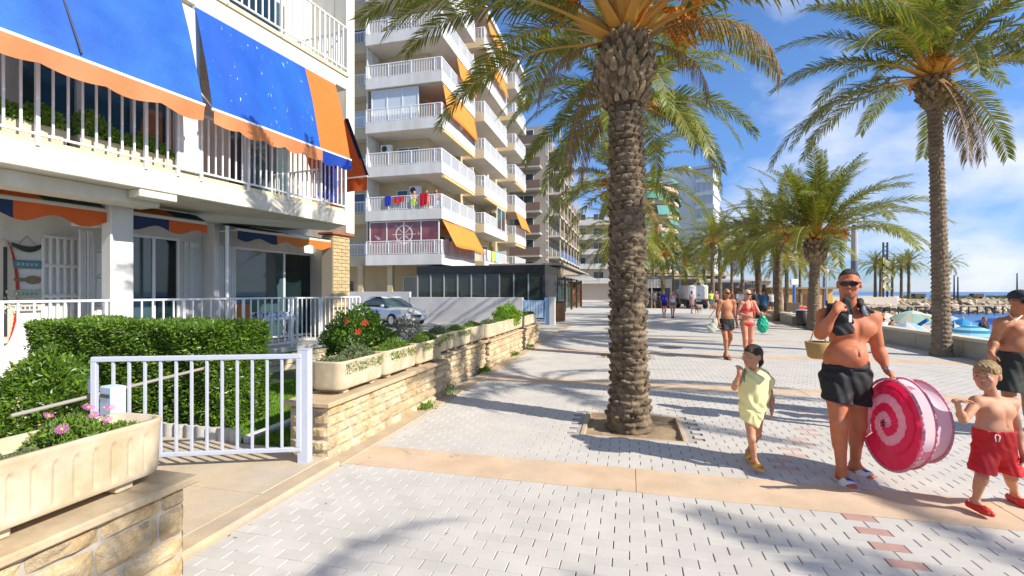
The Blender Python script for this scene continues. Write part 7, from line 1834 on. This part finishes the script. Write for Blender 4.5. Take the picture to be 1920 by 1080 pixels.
foot(V, J['anl'], A3(.05, -1, 0), .66); foot(V, J['anr'], A3(-.12, -1, 0), .66)
link('body', V.mesh('body', SK_KID), boy)
headbits(boy, hc, fd, .88, hair=True, haircut='boy', h=.005, hm=HAIRB, brow=MATS['kid_brow'], lipc=(.5, .18, .14))
shorts(boy, J, Q(1864, 808, 3.40)[2], dict(l=.74, r=.86), CLR, .64, .006, .118, .128, wr_=(.205, .158), pelv=Q(1864, 826, 3.46), fold=.006, seed=2)
p_ = Q(1869, 815, 3.345)
for sx in (-1, 1): seat_mark(boy, 'drawstring', WHITE, [p_+A3(sx*.004, 0, 0), p_+A3(sx*.018, -.004, -.012), p_+A3(sx*.010, -.006, -.05)], .0035)
def clog(root, an, d, k, tilt, label):
    d = nrm(d); s_ = A3(-d[1], d[0], 0); o = an+A3(0, 0, -.062*k)
    V = Vox(o-.22*k, o+.24*k, .005); dn = A3(0, 0, -tilt)
    V.cap(o-d*.05*k, o+d*.10*k+dn*.5, .046*k, .050*k, .03*k); V.cap(o+d*.10*k-s_*.012*k+dn*.5, o+d*.155*k+dn, .046*k, .030*k, .02*k)
    V.cut(o-A3(0, 0, .036*k), nrm(A3(0, 0, -1)-d*tilt*3), .004); V.ell(o-d*.015*k+A3(0, 0, .06*k), A3(.034, .062, .055)*k, .006, 'sub', B=[s_, d, A3(0, 0, 1)])
    c = link('clog', V.mesh('clog', M('red_clog', (.60, .02, .015), .45)), root)
    m = MB(); m.tube([an-s_*.045*k+A3(0, 0, -.02*k), an-d*.055*k+A3(0, 0, .005*k), an+s_*.045*k+A3(0, 0, -.02*k)], .006*k, 5); m.build('heel_strap', MATS['red_clog'], root, True)
    q = o+d*.115*k+A3(0, 0, .050*k)+dn*.6; m = MB().cyl(q, q+A3(0, -.3, 1)*.008*k, .016*k, .013*k, 10); m.build('clog_charm', M(*label), root)
clog(boy, J['anl'], A3(.05, -1, 0), .70, .008, ('charm_yellow', (.65, .42, .08), .5)); clog(boy, J['anr'], A3(-.12, -1, 0), .70, .012, ('charm_navy', (.02, .04, .16), .5))
# ---------------------------------------------------------------- capped man at the right edge
w0 = 5.2; v0 = (1905-960)/880*w0; Q = Qf(v0, w0)
cm = person('bare chested man in a dark cap and dark shorts cut off by the right edge', v0, w0)
J = dict(shl=Q(1877, 607, 5.2), ell=Q(1864, 640, 5.22), wrl=Q(1858, 664, 5.12), shr=Q(1938, 607, 5.2), elr=Q(1948, 640, 5.22), wrr=Q(1950, 668, 5.12),
         hpl=Q(1890, 690, 5.2), knl=Q(1892, 750, 5.12), anl=Q(1893, 798, 5.22), hpr=Q(1922, 690, 5.2), knr=Q(1930, 752, 5.2), anr=Q(1932, 806, 5.2))
V = Vox(A3(-.52, -.40, -.02), A3(.55, .34, 1.74), .009)
hc = Q(1913, 566, 5.15); fd = A3(-.15, -1, -.05); nb = Q(1910, 590, 5.2)
V.ell(Q(1908, 625, 5.2), A3(.17, .12, .15), .03); V.ell(Q(1907, 648, 5.19), A3(.165, .125, .13), .05); V.ell(Q(1907, 672, 5.2), A3(.165, .12, .11), .05)
V.cap(J['shl'], J['shr'], .06, .06, .05); V.cap(nb+A3(0, 0, -.04), hc+A3(0, .02, -.06), .055, .052, .02); V.cap(nb, J['shl'], .045, .04, .04); V.cap(nb, J['shr'], .045, .04, .04)
for g in (-1, 1): V.ell(Q(1908, 618, 5.2)+A3(g*.075, -.08, 0), A3(.08, .05, .06), .03)
limbs(V, J, .98); head(V, hc, fd, 1.02)
for s_, d_ in (('l', 1), ('r', -1)): hand(V, J['wr'+s_], A3(0, -.2, -1), A3(0, -1, 0), A3(d_, 0, 0), 1., .5, 1)
foot(V, J['anl'], A3(0, -1, 0)); foot(V, J['anr'], A3(0, -1, 0))
link('body', V.mesh('body', SK_TAN), cm); headbits(cm, hc, fd, 1.02, hair=True, eyes=False, glasses=True)
shorts(cm, J, Q(1907, 661, 5.1)[2], dict(l=.72, r=.72), M('dark_olive_cloth', (.018, .022, .016), .8, fine=.1), 1., .009, .11, .115, wr_=(.178, .135), pelv=Q(1907, 680, 5.2))
V = Vox(hc-.2, hc+.2, .007); f_, s_, u_ = headframe(fd); Bm = [s_, f_, u_]
V.ell(hc+u_*.045-f_*.012, A3(.092, .112, .092), .01, B=Bm); V.cut(hc+u_*.035, -u_, .004); V.ell(hc+u_*.040+f_*.105, A3(.075, .085, .010), .01, B=Bm)
link('cap', V.mesh('cap', M('dark_cap', (.03, .03, .035), .8)), cm)
m = MB(); m.tube([Q(1892, 590, 5.10), Q(1904, 601, 5.07), Q(1916, 592, 5.09)], .004, 5); m.build('necklace', M('gold', (.6, .45, .2), .3, metal=.8), cm)
for s_ in 'lr': slide(cm, J['an'+s_], A3(0, -1, 0), 1.0, (WHITE, WHITE))
# ---------------------------------------------------------------- person hidden behind the man, with a straw bag
def stand(H=1.7, step=0., arml=0., armr=0., sw=1., hipw=1.):
    k = H/1.75
    return dict(shl=A3(-.175*sw, 0, 1.43)*k, ell=A3(-.225*sw, .02-.06*arml, 1.14)*k, wrl=A3(-.235*sw, -.06-.14*arml, .90)*k, shr=A3(.175*sw, 0, 1.43)*k, elr=A3(.225*sw, .02-.06*armr, 1.14)*k, wrr=A3(.235*sw, -.06-.14*armr, .90)*k,
                hpl=A3(-.088*hipw, 0, .90)*k, knl=A3(-.09, -.12*step-.02, .49)*k, anl=A3(-.08, -.16*step, .095)*k, hpr=A3(.088*hipw, 0, .90)*k, knr=A3(.09, .02*step-.02, .49)*k, anr=A3(.08, .22*step, .11)*k), k
def figure(label, x, y, H, rz, sk, h=.02, step=.8, top=None, bottom=None, hairm=HAIRD, hc_='short', female=False, bare=False, feet=None, arml=0, armr=0, group=None, z0=0., bulk=1., glasses=False, J_over=None, extra=None, eyes=False):
    J, k = stand(H, step, arml, armr, .88 if female else 1.)
    if J_over: J.update({a: b*k for a, b in J_over.items()})
    e = empty('person', (x, y, z0), rz, label, 'person', group)
    V = Vox(A3(-.42, -.42, -.03), A3(.42, .40, 1.82)*max(1, k), h)
    ww = .9 if female else 1.
    V.ell(A3(0, 0, 1.28)*k, A3(.155*ww, .11, .16)*k*bulk, .03); V.ell(A3(0, -.005, 1.08)*k, A3(.14*ww, .11, .13)*k*bulk, .06); V.ell(A3(0, .01, .92)*k, A3(.165, .12, .12)*k*bulk, .05)
    V.cap(J['shl'], J['shr'], .055*k*ww, .055*k*ww, .05); V.cap(A3(0, .01, 1.42)*k, A3(0, .0, 1.56)*k, .055*k*ww, .052*k*ww, .03)
    if female:
        for g in (-1, 1): V.ell(A3(g*.070, -.095, 1.27)*k, A3(.062, .05, .058)*k, .03)
    limbs(V, J, k*.97*bulk, .86 if female else 1.); hd = A3(0, -.02, 1.635)*k; head(V, hd, A3(0, -1, 0), k)
    for s_, d_ in (('l', 1), ('r', -1)):
        dd = J['wr'+s_]-J['el'+s_]
        if h < .013: hand(V, J['wr'+s_], dd, A3(0, -1, 0), A3(d_, 0, 0), k, .5, 1)
        else: V.cap(J['wr'+s_], J['wr'+s_]+nrm(dd)*.13*k, .03*k, .022*k, .02)
        foot(V, J['an'+s_], A3(0, -1, 0), k)
    link('body', V.mesh('body', sk), e)
    if hc_: headbits(e, hd, A3(0, -1, 0), k, hair=True, eyes=eyes, haircut=hc_, h=min(h, .012), hm=hairm, glasses=glasses)
    elif glasses: headbits(e, hd, A3(0, -1, 0), k, hair=None, eyes=False, glasses=True)
    if top:
        V = Vox(A3(-.42, -.3, .7)*k, A3(.42, .3, 1.6)*k, h)
        if top[0] == 'shirt':
            V.ell(A3(0, 0, 1.28)*k, A3(.175*ww, .130, .17)*k*bulk, .03); V.cap(A3(0, 0, 1.22)*k, A3(0, 0, .88)*k, .165*k*bulk, .178*k*bulk, .04, sq=.75); V.cap(J['shl'], J['shr'], .066*k, .066*k, .04)
            for s_ in 'lr': V.cap(J['sh'+s_], J['sh'+s_]*.45+J['el'+s_]*.55, .066*k, .062*k, .02)
            V.disp(lambda x, y, z: .005*np.sin(40*x+20*z)*np.sin(30*y+9*z)); V.cut(A3(0, 0, .90)*k, A3(0, 0, -1), .004)
        elif top[0] == 'vest':
            V.ell(A3(0, 0, 1.27)*k, A3(.155*ww, .125, .16)*k*bulk, .03); V.cap(A3(0, 0, 1.2)*k, A3(0, 0, 1.0)*k, .15*k*bulk, .15*k*bulk, .04, sq=.78); V.cut(A3(0, 0, .98)*k, A3(0, 0, -1), .004)
        elif top[0] == 'bikini':
            for g in (-1, 1): V.ell(A3(g*.070, -.100, 1.268)*k, A3(.066, .056, .058)*k, .01)
            V.cap(A3(-.14*ww, -.06, 1.235)*k, A3(.14*ww, -.06, 1.235)*k, .022*k, .022*k, .02)
            for g in (-1, 1): V.cap(A3(g*.07, -.13, 1.30)*k, A3(g*.06, -.03, 1.47)*k, .012*k, .010*k, .01)
        link('top', V.mesh('top', top[1]), e)
    if bottom:
        if bottom[0] == 'shorts': shorts(e, J, 1.0*k, dict(l=bottom[2], r=bottom[2]), bottom[1], k, h if h > .01 else .009, .103*bulk, .108*bulk, wr_=(.178*bulk, .136*bulk), pelv=A3(0, .005, .93)*k, fold=.005)
        elif bottom[0] == 'brief':
            V = Vox(A3(-.3, -.25, .7)*k, A3(.3, .25, 1.05)*k, h*.8); V.ell(A3(0, .01, .895)*k, A3(.172, .130, .090)*k*bulk, .02)
            for g in (-1, 1): V.ell(A3(g*.17, -.02, .80)*k, A3(.105, .17, .10)*k, .01, 'sub')
            V.cut(A3(0, 0, .945)*k, A3(0, 0, 1), .004); link('bikini_bottom', V.mesh('bikini_bottom', bottom[1]), e)
        elif bottom[0] == 'skirt':
            V = Vox(A3(-.35, -.3, .3)*k, A3(.35, .3, 1.1)*k, h); V.cap(A3(0, 0, .98)*k, A3(0, 0, .55)*k, .165*k, .20*k, .02, sq=.8); V.cut(A3(0, 0, .60)*k, A3(0, 0, -1), .004); V.cut(A3(0, 0, 1.02)*k, A3(0, 0, 1), .004); link('skirt', V.mesh('skirt', bottom[1]), e)
    if feet:
        for s_ in 'lr': slide(e, J['an'+s_], A3(0, -1, 0), k, (feet, feet))
    return e, J, k
def figpx(label, px, pyfoot, H, sk, face=0, **kw):
    w_ = EYE*880/(pyfoot-547); v = (px-960)/880*w_
    return figure(label, v*CA-w_*SA, v*SA+w_*CA, H, YAW+R(face), sk, **kw)
T = lambda n, c: M('cloth_'+n, c, .8)
e, J_, k_ = figpx('person hidden behind the man in sunglasses, only one hand showing', 1590, 800, 1.58, SK_PINK, 0, h=.012, step=.5, top=('shirt', T('sand', (.5, .45, .38))), bottom=('shorts', T('sand2', (.4, .36, .3)), .4), female=True, hc_='long')
w_ = 5.6; v = (1534-960)/880*w_; bag = empty('straw_bag', (v*CA-w_*SA, v*SA+w_*CA, 0), YAW, 'tan straw bag showing left of the waist of the man in sunglasses', 'bag')
zb_ = EYE+(547-672)/880*w_; m = MB(); m.lathe([(.08, zb_), (.11, zb_+.02), (.14, zb_+.18), (.135, zb_+.20), (.12, zb_+.17)], 18); m.build('basket', M('straw', (.45, .28, .10), .9, bump=.1, bscale=60, fine=.15), bag, True)
MB().tube([(-.10, 0, zb_+.19), (-.02, 0, zb_+.42), (.10, 0, zb_+.19)], .008, 5).build('handle', MATS['straw'], bag)
# ---------------------------------------------------------------- the couple
bm_, Jb, kb = figpx('bald bare chested man in sunglasses and black shorts walking beside the woman in red bikini', 1362, 672, 1.69, SK_TAN, 4, h=.010, step=.9, bottom=('shorts', CLB, .42), hc_=None, glasses=True, feet=M('brown_leather', (.10, .05, .03), .6), group=None)
w_ = 11.3; v = (1338-960)/880*w_
sbag = empty('shoulder_bag', (v*CA-w_*SA, v*SA+w_*CA, 0), YAW, 'pale canvas bag hanging from the shoulder of the bald man', 'bag')
V = Vox(A3(-.3, -.2, .5), A3(.3, .2, 1.1), .012); V.cap(A3(-.04, 0, .74), A3(.04, 0, .90), .125, .075, .02, sq=.45); V.disp(lambda x, y, z: .007*np.sin(40*x+15*z)*np.sin(30*z+9)); link('pouch', V.mesh('pouch', M('canvas_pale', (.42, .43, .36), .9, var=.1, vscale=6)), sbag); MB().tube([(-.12, 0, .97), (.14, -.02, 1.36), (.16, .05, 1.40)], .012, 5).build('strap', M('tan_strap', (.35, .22, .10), .8), sbag); MB().tube([(.10, 0, .97), (.16, -.06, 1.30), (.17, -.02, 1.40)], .012, 5).build('strap', MATS['tan_strap'], sbag)
wj = dict(elr=A3(.25, -.10, 1.16), wrr=A3(.42, -.22, 1.12), ell=A3(-.24, .0, 1.17), wrl=A3(-.06, -.20, 1.08))
RB = T('coral_bikini', (.80, .03, .05))
bw_, Jw, kw_ = figpx('blonde woman in a coral red bikini and sunglasses carrying a green bag', 1401, 672, 1.66, SK_PINK, 0, h=.010, step=.5, top=('bikini', RB), bottom=('brief', RB), hairm=HAIRP, hc_='slick', female=True, glasses=True, J_over=wj, bulk=1.06)
w_ = 11.0; v = (1430-960)/880*w_; gbg = empty('green_bag', (v*CA-w_*SA, v*SA+w_*CA, 0), YAW, 'bright green plastic bag hanging from the hand of the woman in red bikini', 'bag')
V = Vox(A3(-.2, -.15, .55), A3(.2, .15, 1.15), .010); V.ell(A3(0, 0, .84), A3(.135, .075, .19), .02); V.cap(A3(0, 0, 1.0), A3(-.02, 0, 1.10), .05, .015, .05); V.disp(lambda x, y, z: .010*np.sin(50*x+18*z)*np.sin(40*z+20*y+2*np.sin(30*x))); link('bag_body', V.mesh('bag_body', M('green_plastic', (.01, .45, .27), .35, transl=.3)), gbg)
# ---------------------------------------------------------------- people further away
figpx('person in a dark blue T-shirt and black shorts seen from behind by the palm trunk', 1431, 612, 1.74, SK_TAN, 175, h=.016, top=('shirt', T('petrol', (.02, .10, .20))), bottom=('shorts', CLB, .45), hc_='short')
FG = 'people strolling far down the promenade'
figpx('woman in a royal blue top and dark skirt right of the nearest palm trunk', 1245, 595, 1.66, SK_PINK, 0, h=.02, step=.5, top=('shirt', T('royal', (.01, .03, .50))), bottom=('shorts', T('navy_s', (.01, .01, .06)), .3), female=True, hairm=HAIRP, hc_='long', bulk=1.1, feet=WHITE, group=FG)
figpx('woman in a white top and denim shorts beside the woman in royal blue', 1261, 596, 1.70, SK_PINK, 0, h=.02, step=.6, top=('vest', T('whitet', (.72, .66, .66))), bottom=('shorts', T('denim', (.10, .17, .30)), .25), female=True, hc_='short', feet=BLACK, group=FG)
figpx('long haired woman in a short patterned dress in front of the white van', 1297, 588, 1.66, SK_TAN, 20, h=.02, step=.6, top=('shirt', T('taupe', (.25, .20, .22))), bottom=('skirt', T('taupe2', (.22, .18, .22))), female=True, hc_='long', group=FG)
figpx('person in a yellow-green vest right of the white van', 1333, 580, 1.70, SK_TAN, 0, h=.025, top=('shirt', T('fluo', (.55, .75, .05))), bottom=('shorts', T('teal_d', (.03, .10, .12)), .9), hc_='short', group=FG)
figpx('woman with fair hair and a white striped top left of the bald man', 1343, 582, 1.66, SK_PINK, 0, h=.025, top=('shirt', T('blackw', (.35, .2, .2))), bottom=('shorts', CLB, .4), female=True, hairm=HAIRB, hc_='long', group=FG)
figpx('man in a white T-shirt seen between the bald man and the blonde woman', 1388, 600, 1.76, SK_TAN, 180, h=.022, top=('shirt', T('white2', (.68, .68, .70))), bottom=('shorts', T('navy2', (.01, .015, .05)), .5), group=FG)
figpx('man in black T-shirt just right of the blonde woman', 1415, 596, 1.78, SK_TAN, 180, h=.022, top=('shirt', T('black2', (.02, .02, .02))), bottom=('shorts', T('grey2', (.1, .1, .1)), .5), group=FG)
for i, (px, py, c, lb) in enumerate([(1268, 577, (.3, .35, .5), 'person in pale blue by the far end of the kiosk'), (1274, 575, (.5, .1, .12), 'person in dark red beyond the kiosk'), (1256, 578, (.04, .04, .08), 'person in navy at the kiosk counter'), (1372, 580, (.3, .12, .08), 'person in rust brown far behind the bald man'), (1446, 592, (.55, .55, .5), 'person in pale shirt right of the person in dark blue'), (1228, 578, (.1, .1, .12), 'person in black under the kiosk canopy')]):
    figpx(lb, px, py, 1.68, SK_TAN, 40*i, h=.03, top=('shirt', T('far%d' % i, c)), bottom=('shorts', T('fard%d' % i, (.05, .06, .1)), .6), hc_='short', group=FG)
# dog
def dog(px, py, label):
    w_ = EYE*880/(py-547); v = (px-960)/880*w_; e = empty('dog', (v*CA-w_*SA, v*SA+w_*CA, 0), YAW+R(-50), label, 'dog')
    V = Vox(A3(-.25, -.6, -.02), A3(.25, .6, .9), .018)
    V.cap(A3(0, -.18, .48), A3(0, .22, .50), .13, .10, .05); V.ell(A3(0, -.16, .44), A3(.11, .13, .15), .05); V.cap(A3(0, -.26, .52), A3(0, -.36, .68), .075, .06, .04); V.ell(A3(0, -.40, .72), A3(.06, .08, .06), .03); V.cap(A3(0, -.46, .70), A3(0, -.55, .67), .035, .025, .02)
    for g in (-1, 1):
        V.cap(A3(g*.04, -.37, .77), A3(g*.05, -.36, .84), .02, .008, .01)
        V.cap(A3(g*.07, -.20, .42), A3(g*.07, -.22, .22), .045, .028, .03); V.cap(A3(g*.07, -.22, .22), A3(g*.07, -.20, .03), .025, .02, .01); V.cap(A3(g*.07, -.20, .02), A3(g*.07, -.25, .02), .022, .02, .01)
        V.cap(A3(g*.07, .20, .45), A3(g*.08, .14, .30), .07, .04, .03); V.cap(A3(g*.08, .14, .30), A3(g*.08, .27, .17), .035, .022, .01); V.cap(A3(g*.08, .27, .17), A3(g*.08, .24, .03), .02, .018, .01)
    V.cap(A3(0, .27, .52), A3(0, .42, .45), .025, .02, .02); V.cap(A3(0, .42, .45), A3(0, .50, .52), .02, .01, .01)
    link('body', V.mesh('body', M('tan_fur', (.26, .16, .07), .9, col2=(.06, .04, .03), vscale=5, bump=.1, bscale=60)), e); return e
dog(1309, 588, 'tan and dark dog on a lead beside the long haired woman')
w1_ = P(1299, 566, 35.5); w2_ = P(1306, 574, 35.3); o = MB().tube([w1_, w2_], .012, 4).build('dog_lead', BLACK); tag(o, 'thin dark lead between the long haired woman and her dog', 'dog lead')
# beach people beyond the sea wall
def bpx(label, px, w_, z0, H, sk, face, **kw):
    v = (px-960)/880*w_; return figure(label, v*CA-w_*SA, v*SA+w_*CA, H, YAW+R(face), sk, h=.022, group='people on the beach', z0=z0, **kw)
bpx('child in a white shirt standing on the beach right of the man in sunglasses', 1657, 27, -1.35, 1.45, SK_TAN, 180, top=('shirt', T('beach_w', (.65, .65, .7))), bottom=('shorts', T('beach_n', (.02, .04, .09)), .6), hc_='short')
bpx('brown skinned person in dark swimwear left of the green umbrella', 1672, 25, -1.35, 1.62, SK_DARK, 30, bottom=('shorts', T('beach_b', (.10, .02, .03)), .3), hc_='short')
bpx('man in a black T-shirt standing behind the striped umbrella', 1845, 23, -1.35, 1.72, SK_TAN, 0, top=('shirt', T('beach_k', (.02, .02, .03))), bottom=('shorts', T('beach_g', (.1, .1, .12)), .6), hc_='short')
for i, (px, w_, c, lb) in enumerate([(1456, 60, (.05, .05, .08), 'far bather on the sand left of the blue pole'), (1462, 64, (.02, .02, .03), 'second far bather on the sand left of the blue pole'), (1514, 44, (.5, .04, .05), 'bather in red beside the stout palm trunk'), (1480, 52, (.5, .2, .1), 'far bather behind the dark box on the bench')]):
    bpx(lb, px, w_, -1.3, 1.65, SK_TAN, 60*i, bottom=('shorts', T('bs%d' % i, c), .4), hc_='short')
# sitting bathers low behind the sea wall
def sitter(px, w_, label, sk, c, z0=-1.3):
    v = (px-960)/880*w_; e = empty('person', (v*CA-w_*SA, v*SA+w_*CA, z0), YAW, label, 'person', 'people on the beach')
    V = Vox(A3(-.4, -.8, -.02), A3(.4, .4, 1.0), .02)
    V.cap(A3(0, .05, .15), A3(0, .1, .45), .15, .14, .05, sq=.75); V.cap(A3(-.15, .1, .52), A3(.15, .1, .52), .055, .055, .04); V.cap(A3(0, .1, .52), A3(0, .08, .66), .05, .045, .03); head(V, A3(0, .07, .76), A3(0, -1, 0), .98)
    for g in (-1, 1):
        V.cap(A3(g*.19, .1, .5), A3(g*.26, .18, .26), .048, .04, .03); V.cap(A3(g*.26, .18, .26), A3(g*.25, .22, .04), .038, .03, .02); V.cap(A3(g*.09, .02, .12), A3(g*.12, -.38, .36), .085, .055, .04); V.cap(A3(g*.12, -.38, .36), A3(g*.11, -.62, .06), .05, .035, .03); V.cap(A3(g*.11, -.62, .05), A3(g*.11, -.76, .04), .035, .025, .02)
    link('body', V.mesh('body', sk), e); headbits(e, A3(0, .07, .76), A3(0, -1, 0), .98, hair=True, eyes=False, haircut='short', h=.014)
    V = Vox(A3(-.3, -.4, -.02), A3(.3, .3, .4), .02); V.ell(A3(0, .03, .13), A3(.18, .16, .12), .03); link('swimwear', V.mesh('swimwear', T('sw'+label[:9].replace(' ', ''), c)), e)
sitter(1668, 30, 'bather sitting under the orange umbrella', SK_TAN, (.1, .2, .5)); sitter(1706, 20, 'bather sitting in front of the large green umbrella', SK_PINK, (.6, .1, .2)); sitter(1802, 20, 'bather sitting beside the navy umbrella', SK_TAN, (.02, .3, .3)); sitter(1862, 22, 'bather sitting under the deep blue umbrella', SK_PINK, (.4, .3, .05))
sitter(1683, 22, 'bather sitting low behind the wall under the lilac umbrella', SK_TAN, (.5, .04, .04)); sitter(1694, 24, 'dark haired bather sitting below the white and lilac umbrella', SK_PINK, (.02, .02, .02)); sitter(1733, 18.5, 'bather sitting just left of the big right trunk', SK_PINK, (.02, .2, .2)); sitter(1796, 26, 'small bather sitting in front of the bright blue umbrella', SK_TAN, (.05, .05, .05))
bd_ = MB(); bd_.sheet(lambda u, v: ((u-.5)*.45, (v-.5)*.15+.0, .5*u-.1), 6, 3); p = P(1722, 614, 19); o = bd_.build('deck_chair', M('deck_blue', (.01, .17, .55), .6), None, True, (p.x, p.y, p.z), (R(30), 0, YAW), solid=.03); tag(o, 'blue canvas beach chair back left of the big right trunk', 'beach chair')
# three people on the second level balcony of the apartment block
zf = 3.37+2.9+.18
for (px, sk, c, fem, lb) in ((777, SK_KID, (.5, .7, .1), False, 'child with raised arm standing on the second level balcony'), (800, SK_TAN, (.55, .03, .04), True, 'woman in red standing at the railing of the second level balcony'), (818, SK_TAN, (.25, .5, .65), False, 'bare chested man in pale blue shorts at the corner of the second level balcony')):
    figure(lb, XatY(px, 28.0), 28.0, 1.72, YAW, sk, h=.024, step=0, top=('shirt', T('b'+str(px), c)) if fem else None, bottom=('shorts', T('c'+str(px), c), .5), hc_='short', group='people on the balcony', z0=zf)
# ---------------------------------------------------------------- pink pop-up tent carried folded open
w0 = 3.95; v0 = (1690-960)/880*w0; Q = Qf(v0, w0)
pt = person('pink spiral pop-up tent with white net side carried by the man in sunglasses', v0, w0, cat='pop-up tent'); pt.name = 'popup_tent'
c1 = Q(1668, 795, 3.88); c2 = Q(1722, 788, 3.92)
M_PK = M('hot_pink_fabric', (.80, .02, .10), .45, transl=.25); M_PL = M('light_pink_fabric', (.85, .38, .47), .5, transl=.3); M_MESH = M('white_net', (.80, .70, .76), .8, transl=.5)
# disc 1 : ellipse axes fitted to the outline; u = in-plane long (vertical tilted), v = in-plane short
def disc_axes(n, tilt):
    n = nrm(n); up = nrm(A3(math.sin(tilt), 0, math.cos(tilt))); a = nrm(up-n*np.dot(up, n)); return n, a, np.cross(n, a)
n1_, a1, b1 = disc_axes(A3(-.985, .10, .08), R(-13)); n2_, a2, b2 = disc_axes(A3(-.985, .05, .06), R(-10))
R1, R2 = .362, .325
def dp(c, n, a, b, r, t, bulge=0): return tuple(c+a*r*math.cos(t)+b*r*math.sin(t)+n*bulge)
def spr(t): return max(.04, 1-.40*t/(2*math.pi))      # outer edge of the spiral band after angle t
TT = 2*math.pi*2.35
lift = 0.
def dpt(r, t): return dp(c1, n1_, a1, b1, R1*r, -t+2.2, .035*(1-r)+.006*math.sin(3*t)+.004*math.sin(17*t)+lift)
m = MB(); m.sheet(lambda u, v: dpt(max(.02, spr(TT*u)-(.22*v)*min(1, (1.02-u)*5)), TT*u), 130, 3); m.build('spiral_band', M_PK, pt, True)
lift = .005
m = MB(); m.sheet(lambda u, v: dpt(max(.01, spr(TT*u)-.20-(.21*v)), TT*u), 130, 3); m.build('spiral_band', M_PL, pt, True)
lift = -.006
m = MB(); m.sheet(lambda u, v: dpt(1-(1-spr(2*math.pi*u)+.05)*v, 2*math.pi*u), 60, 2); m.build('rim_band', M_PK, pt, True)
def hoop(c, n, a, b, r, mat, rad=.011, ph=0): m = MB(); m.tube([dp(c, n, a, b, r*(1+.02*math.sin(2*t+ph)), t) for t in np.linspace(0, 2*math.pi, 49)], rad, 6); return m.build('hoop', mat, pt, True)
hoop(c1, n1_, a1, b1, R1*1.01, M_PL); hoop(c1-n1_*.05+A3(.05, 0, .02), n1_, a1, b1, R1*.99, M_PL, .009); hoop(c2, n2_, a2, b2, R2, M_PL, .013)
m = MB(); m.sheet(lambda u, v: tuple((A3(*dp(c1-n1_*.05+A3(.05, 0, .02), n1_, a1, b1, R1*.98, 2*math.pi*u))*(1-v)+A3(*dp(c2, n2_, a2, b2, R2, 2*math.pi*u))*v)*(1)-(n1_*0)+b1*.0+a1*(-.05*math.sin(math.pi*v)*math.cos(2*math.pi*u)*(1+.3*math.sin(9*u)))), 64, 10); m.build('net_side', M_MESH, pt, True)
m = MB(); m.sheet(lambda u, v: dp(c2-n2_*.002, n2_, a2, b2, R2*(1-.22*v), 2*math.pi*u), 48, 2); m.build('back_ring', M_PL, pt, True)
m = MB(); m.sheet(lambda u, v: dp(c2-n2_*.004, n2_, a2, b2, R2*(.78-.77*v), 2*math.pi*u), 48, 2); m.build('back_disc', M_MESH, pt, True)
hp_ = Q(1677, 708, 3.97); m = MB(); m.tube([tuple(A3(*dp(c1, n1_, a1, b1, R1, .1))), tuple(hp_+A3(.0, 0, -.01)), tuple(A3(*dp(c2, n2_, a2, b2, R2, .2)))], .009, 6); m.build('handle', M_PL, pt, True)
q = c1+n1_*.05; m = MB(); 
for k in range(5):
    a_ = 2*math.pi*k/5; m.add([tuple(q), tuple(q+a1*.035*math.cos(a_)+b1*.035*math.sin(a_)), tuple(q+a1*.022*math.cos(a_+.6)+b1*.022*math.sin(a_+.6))], [(0, 1, 2)])
m.build('centre_tie', BLACK, pt, solid=.004)
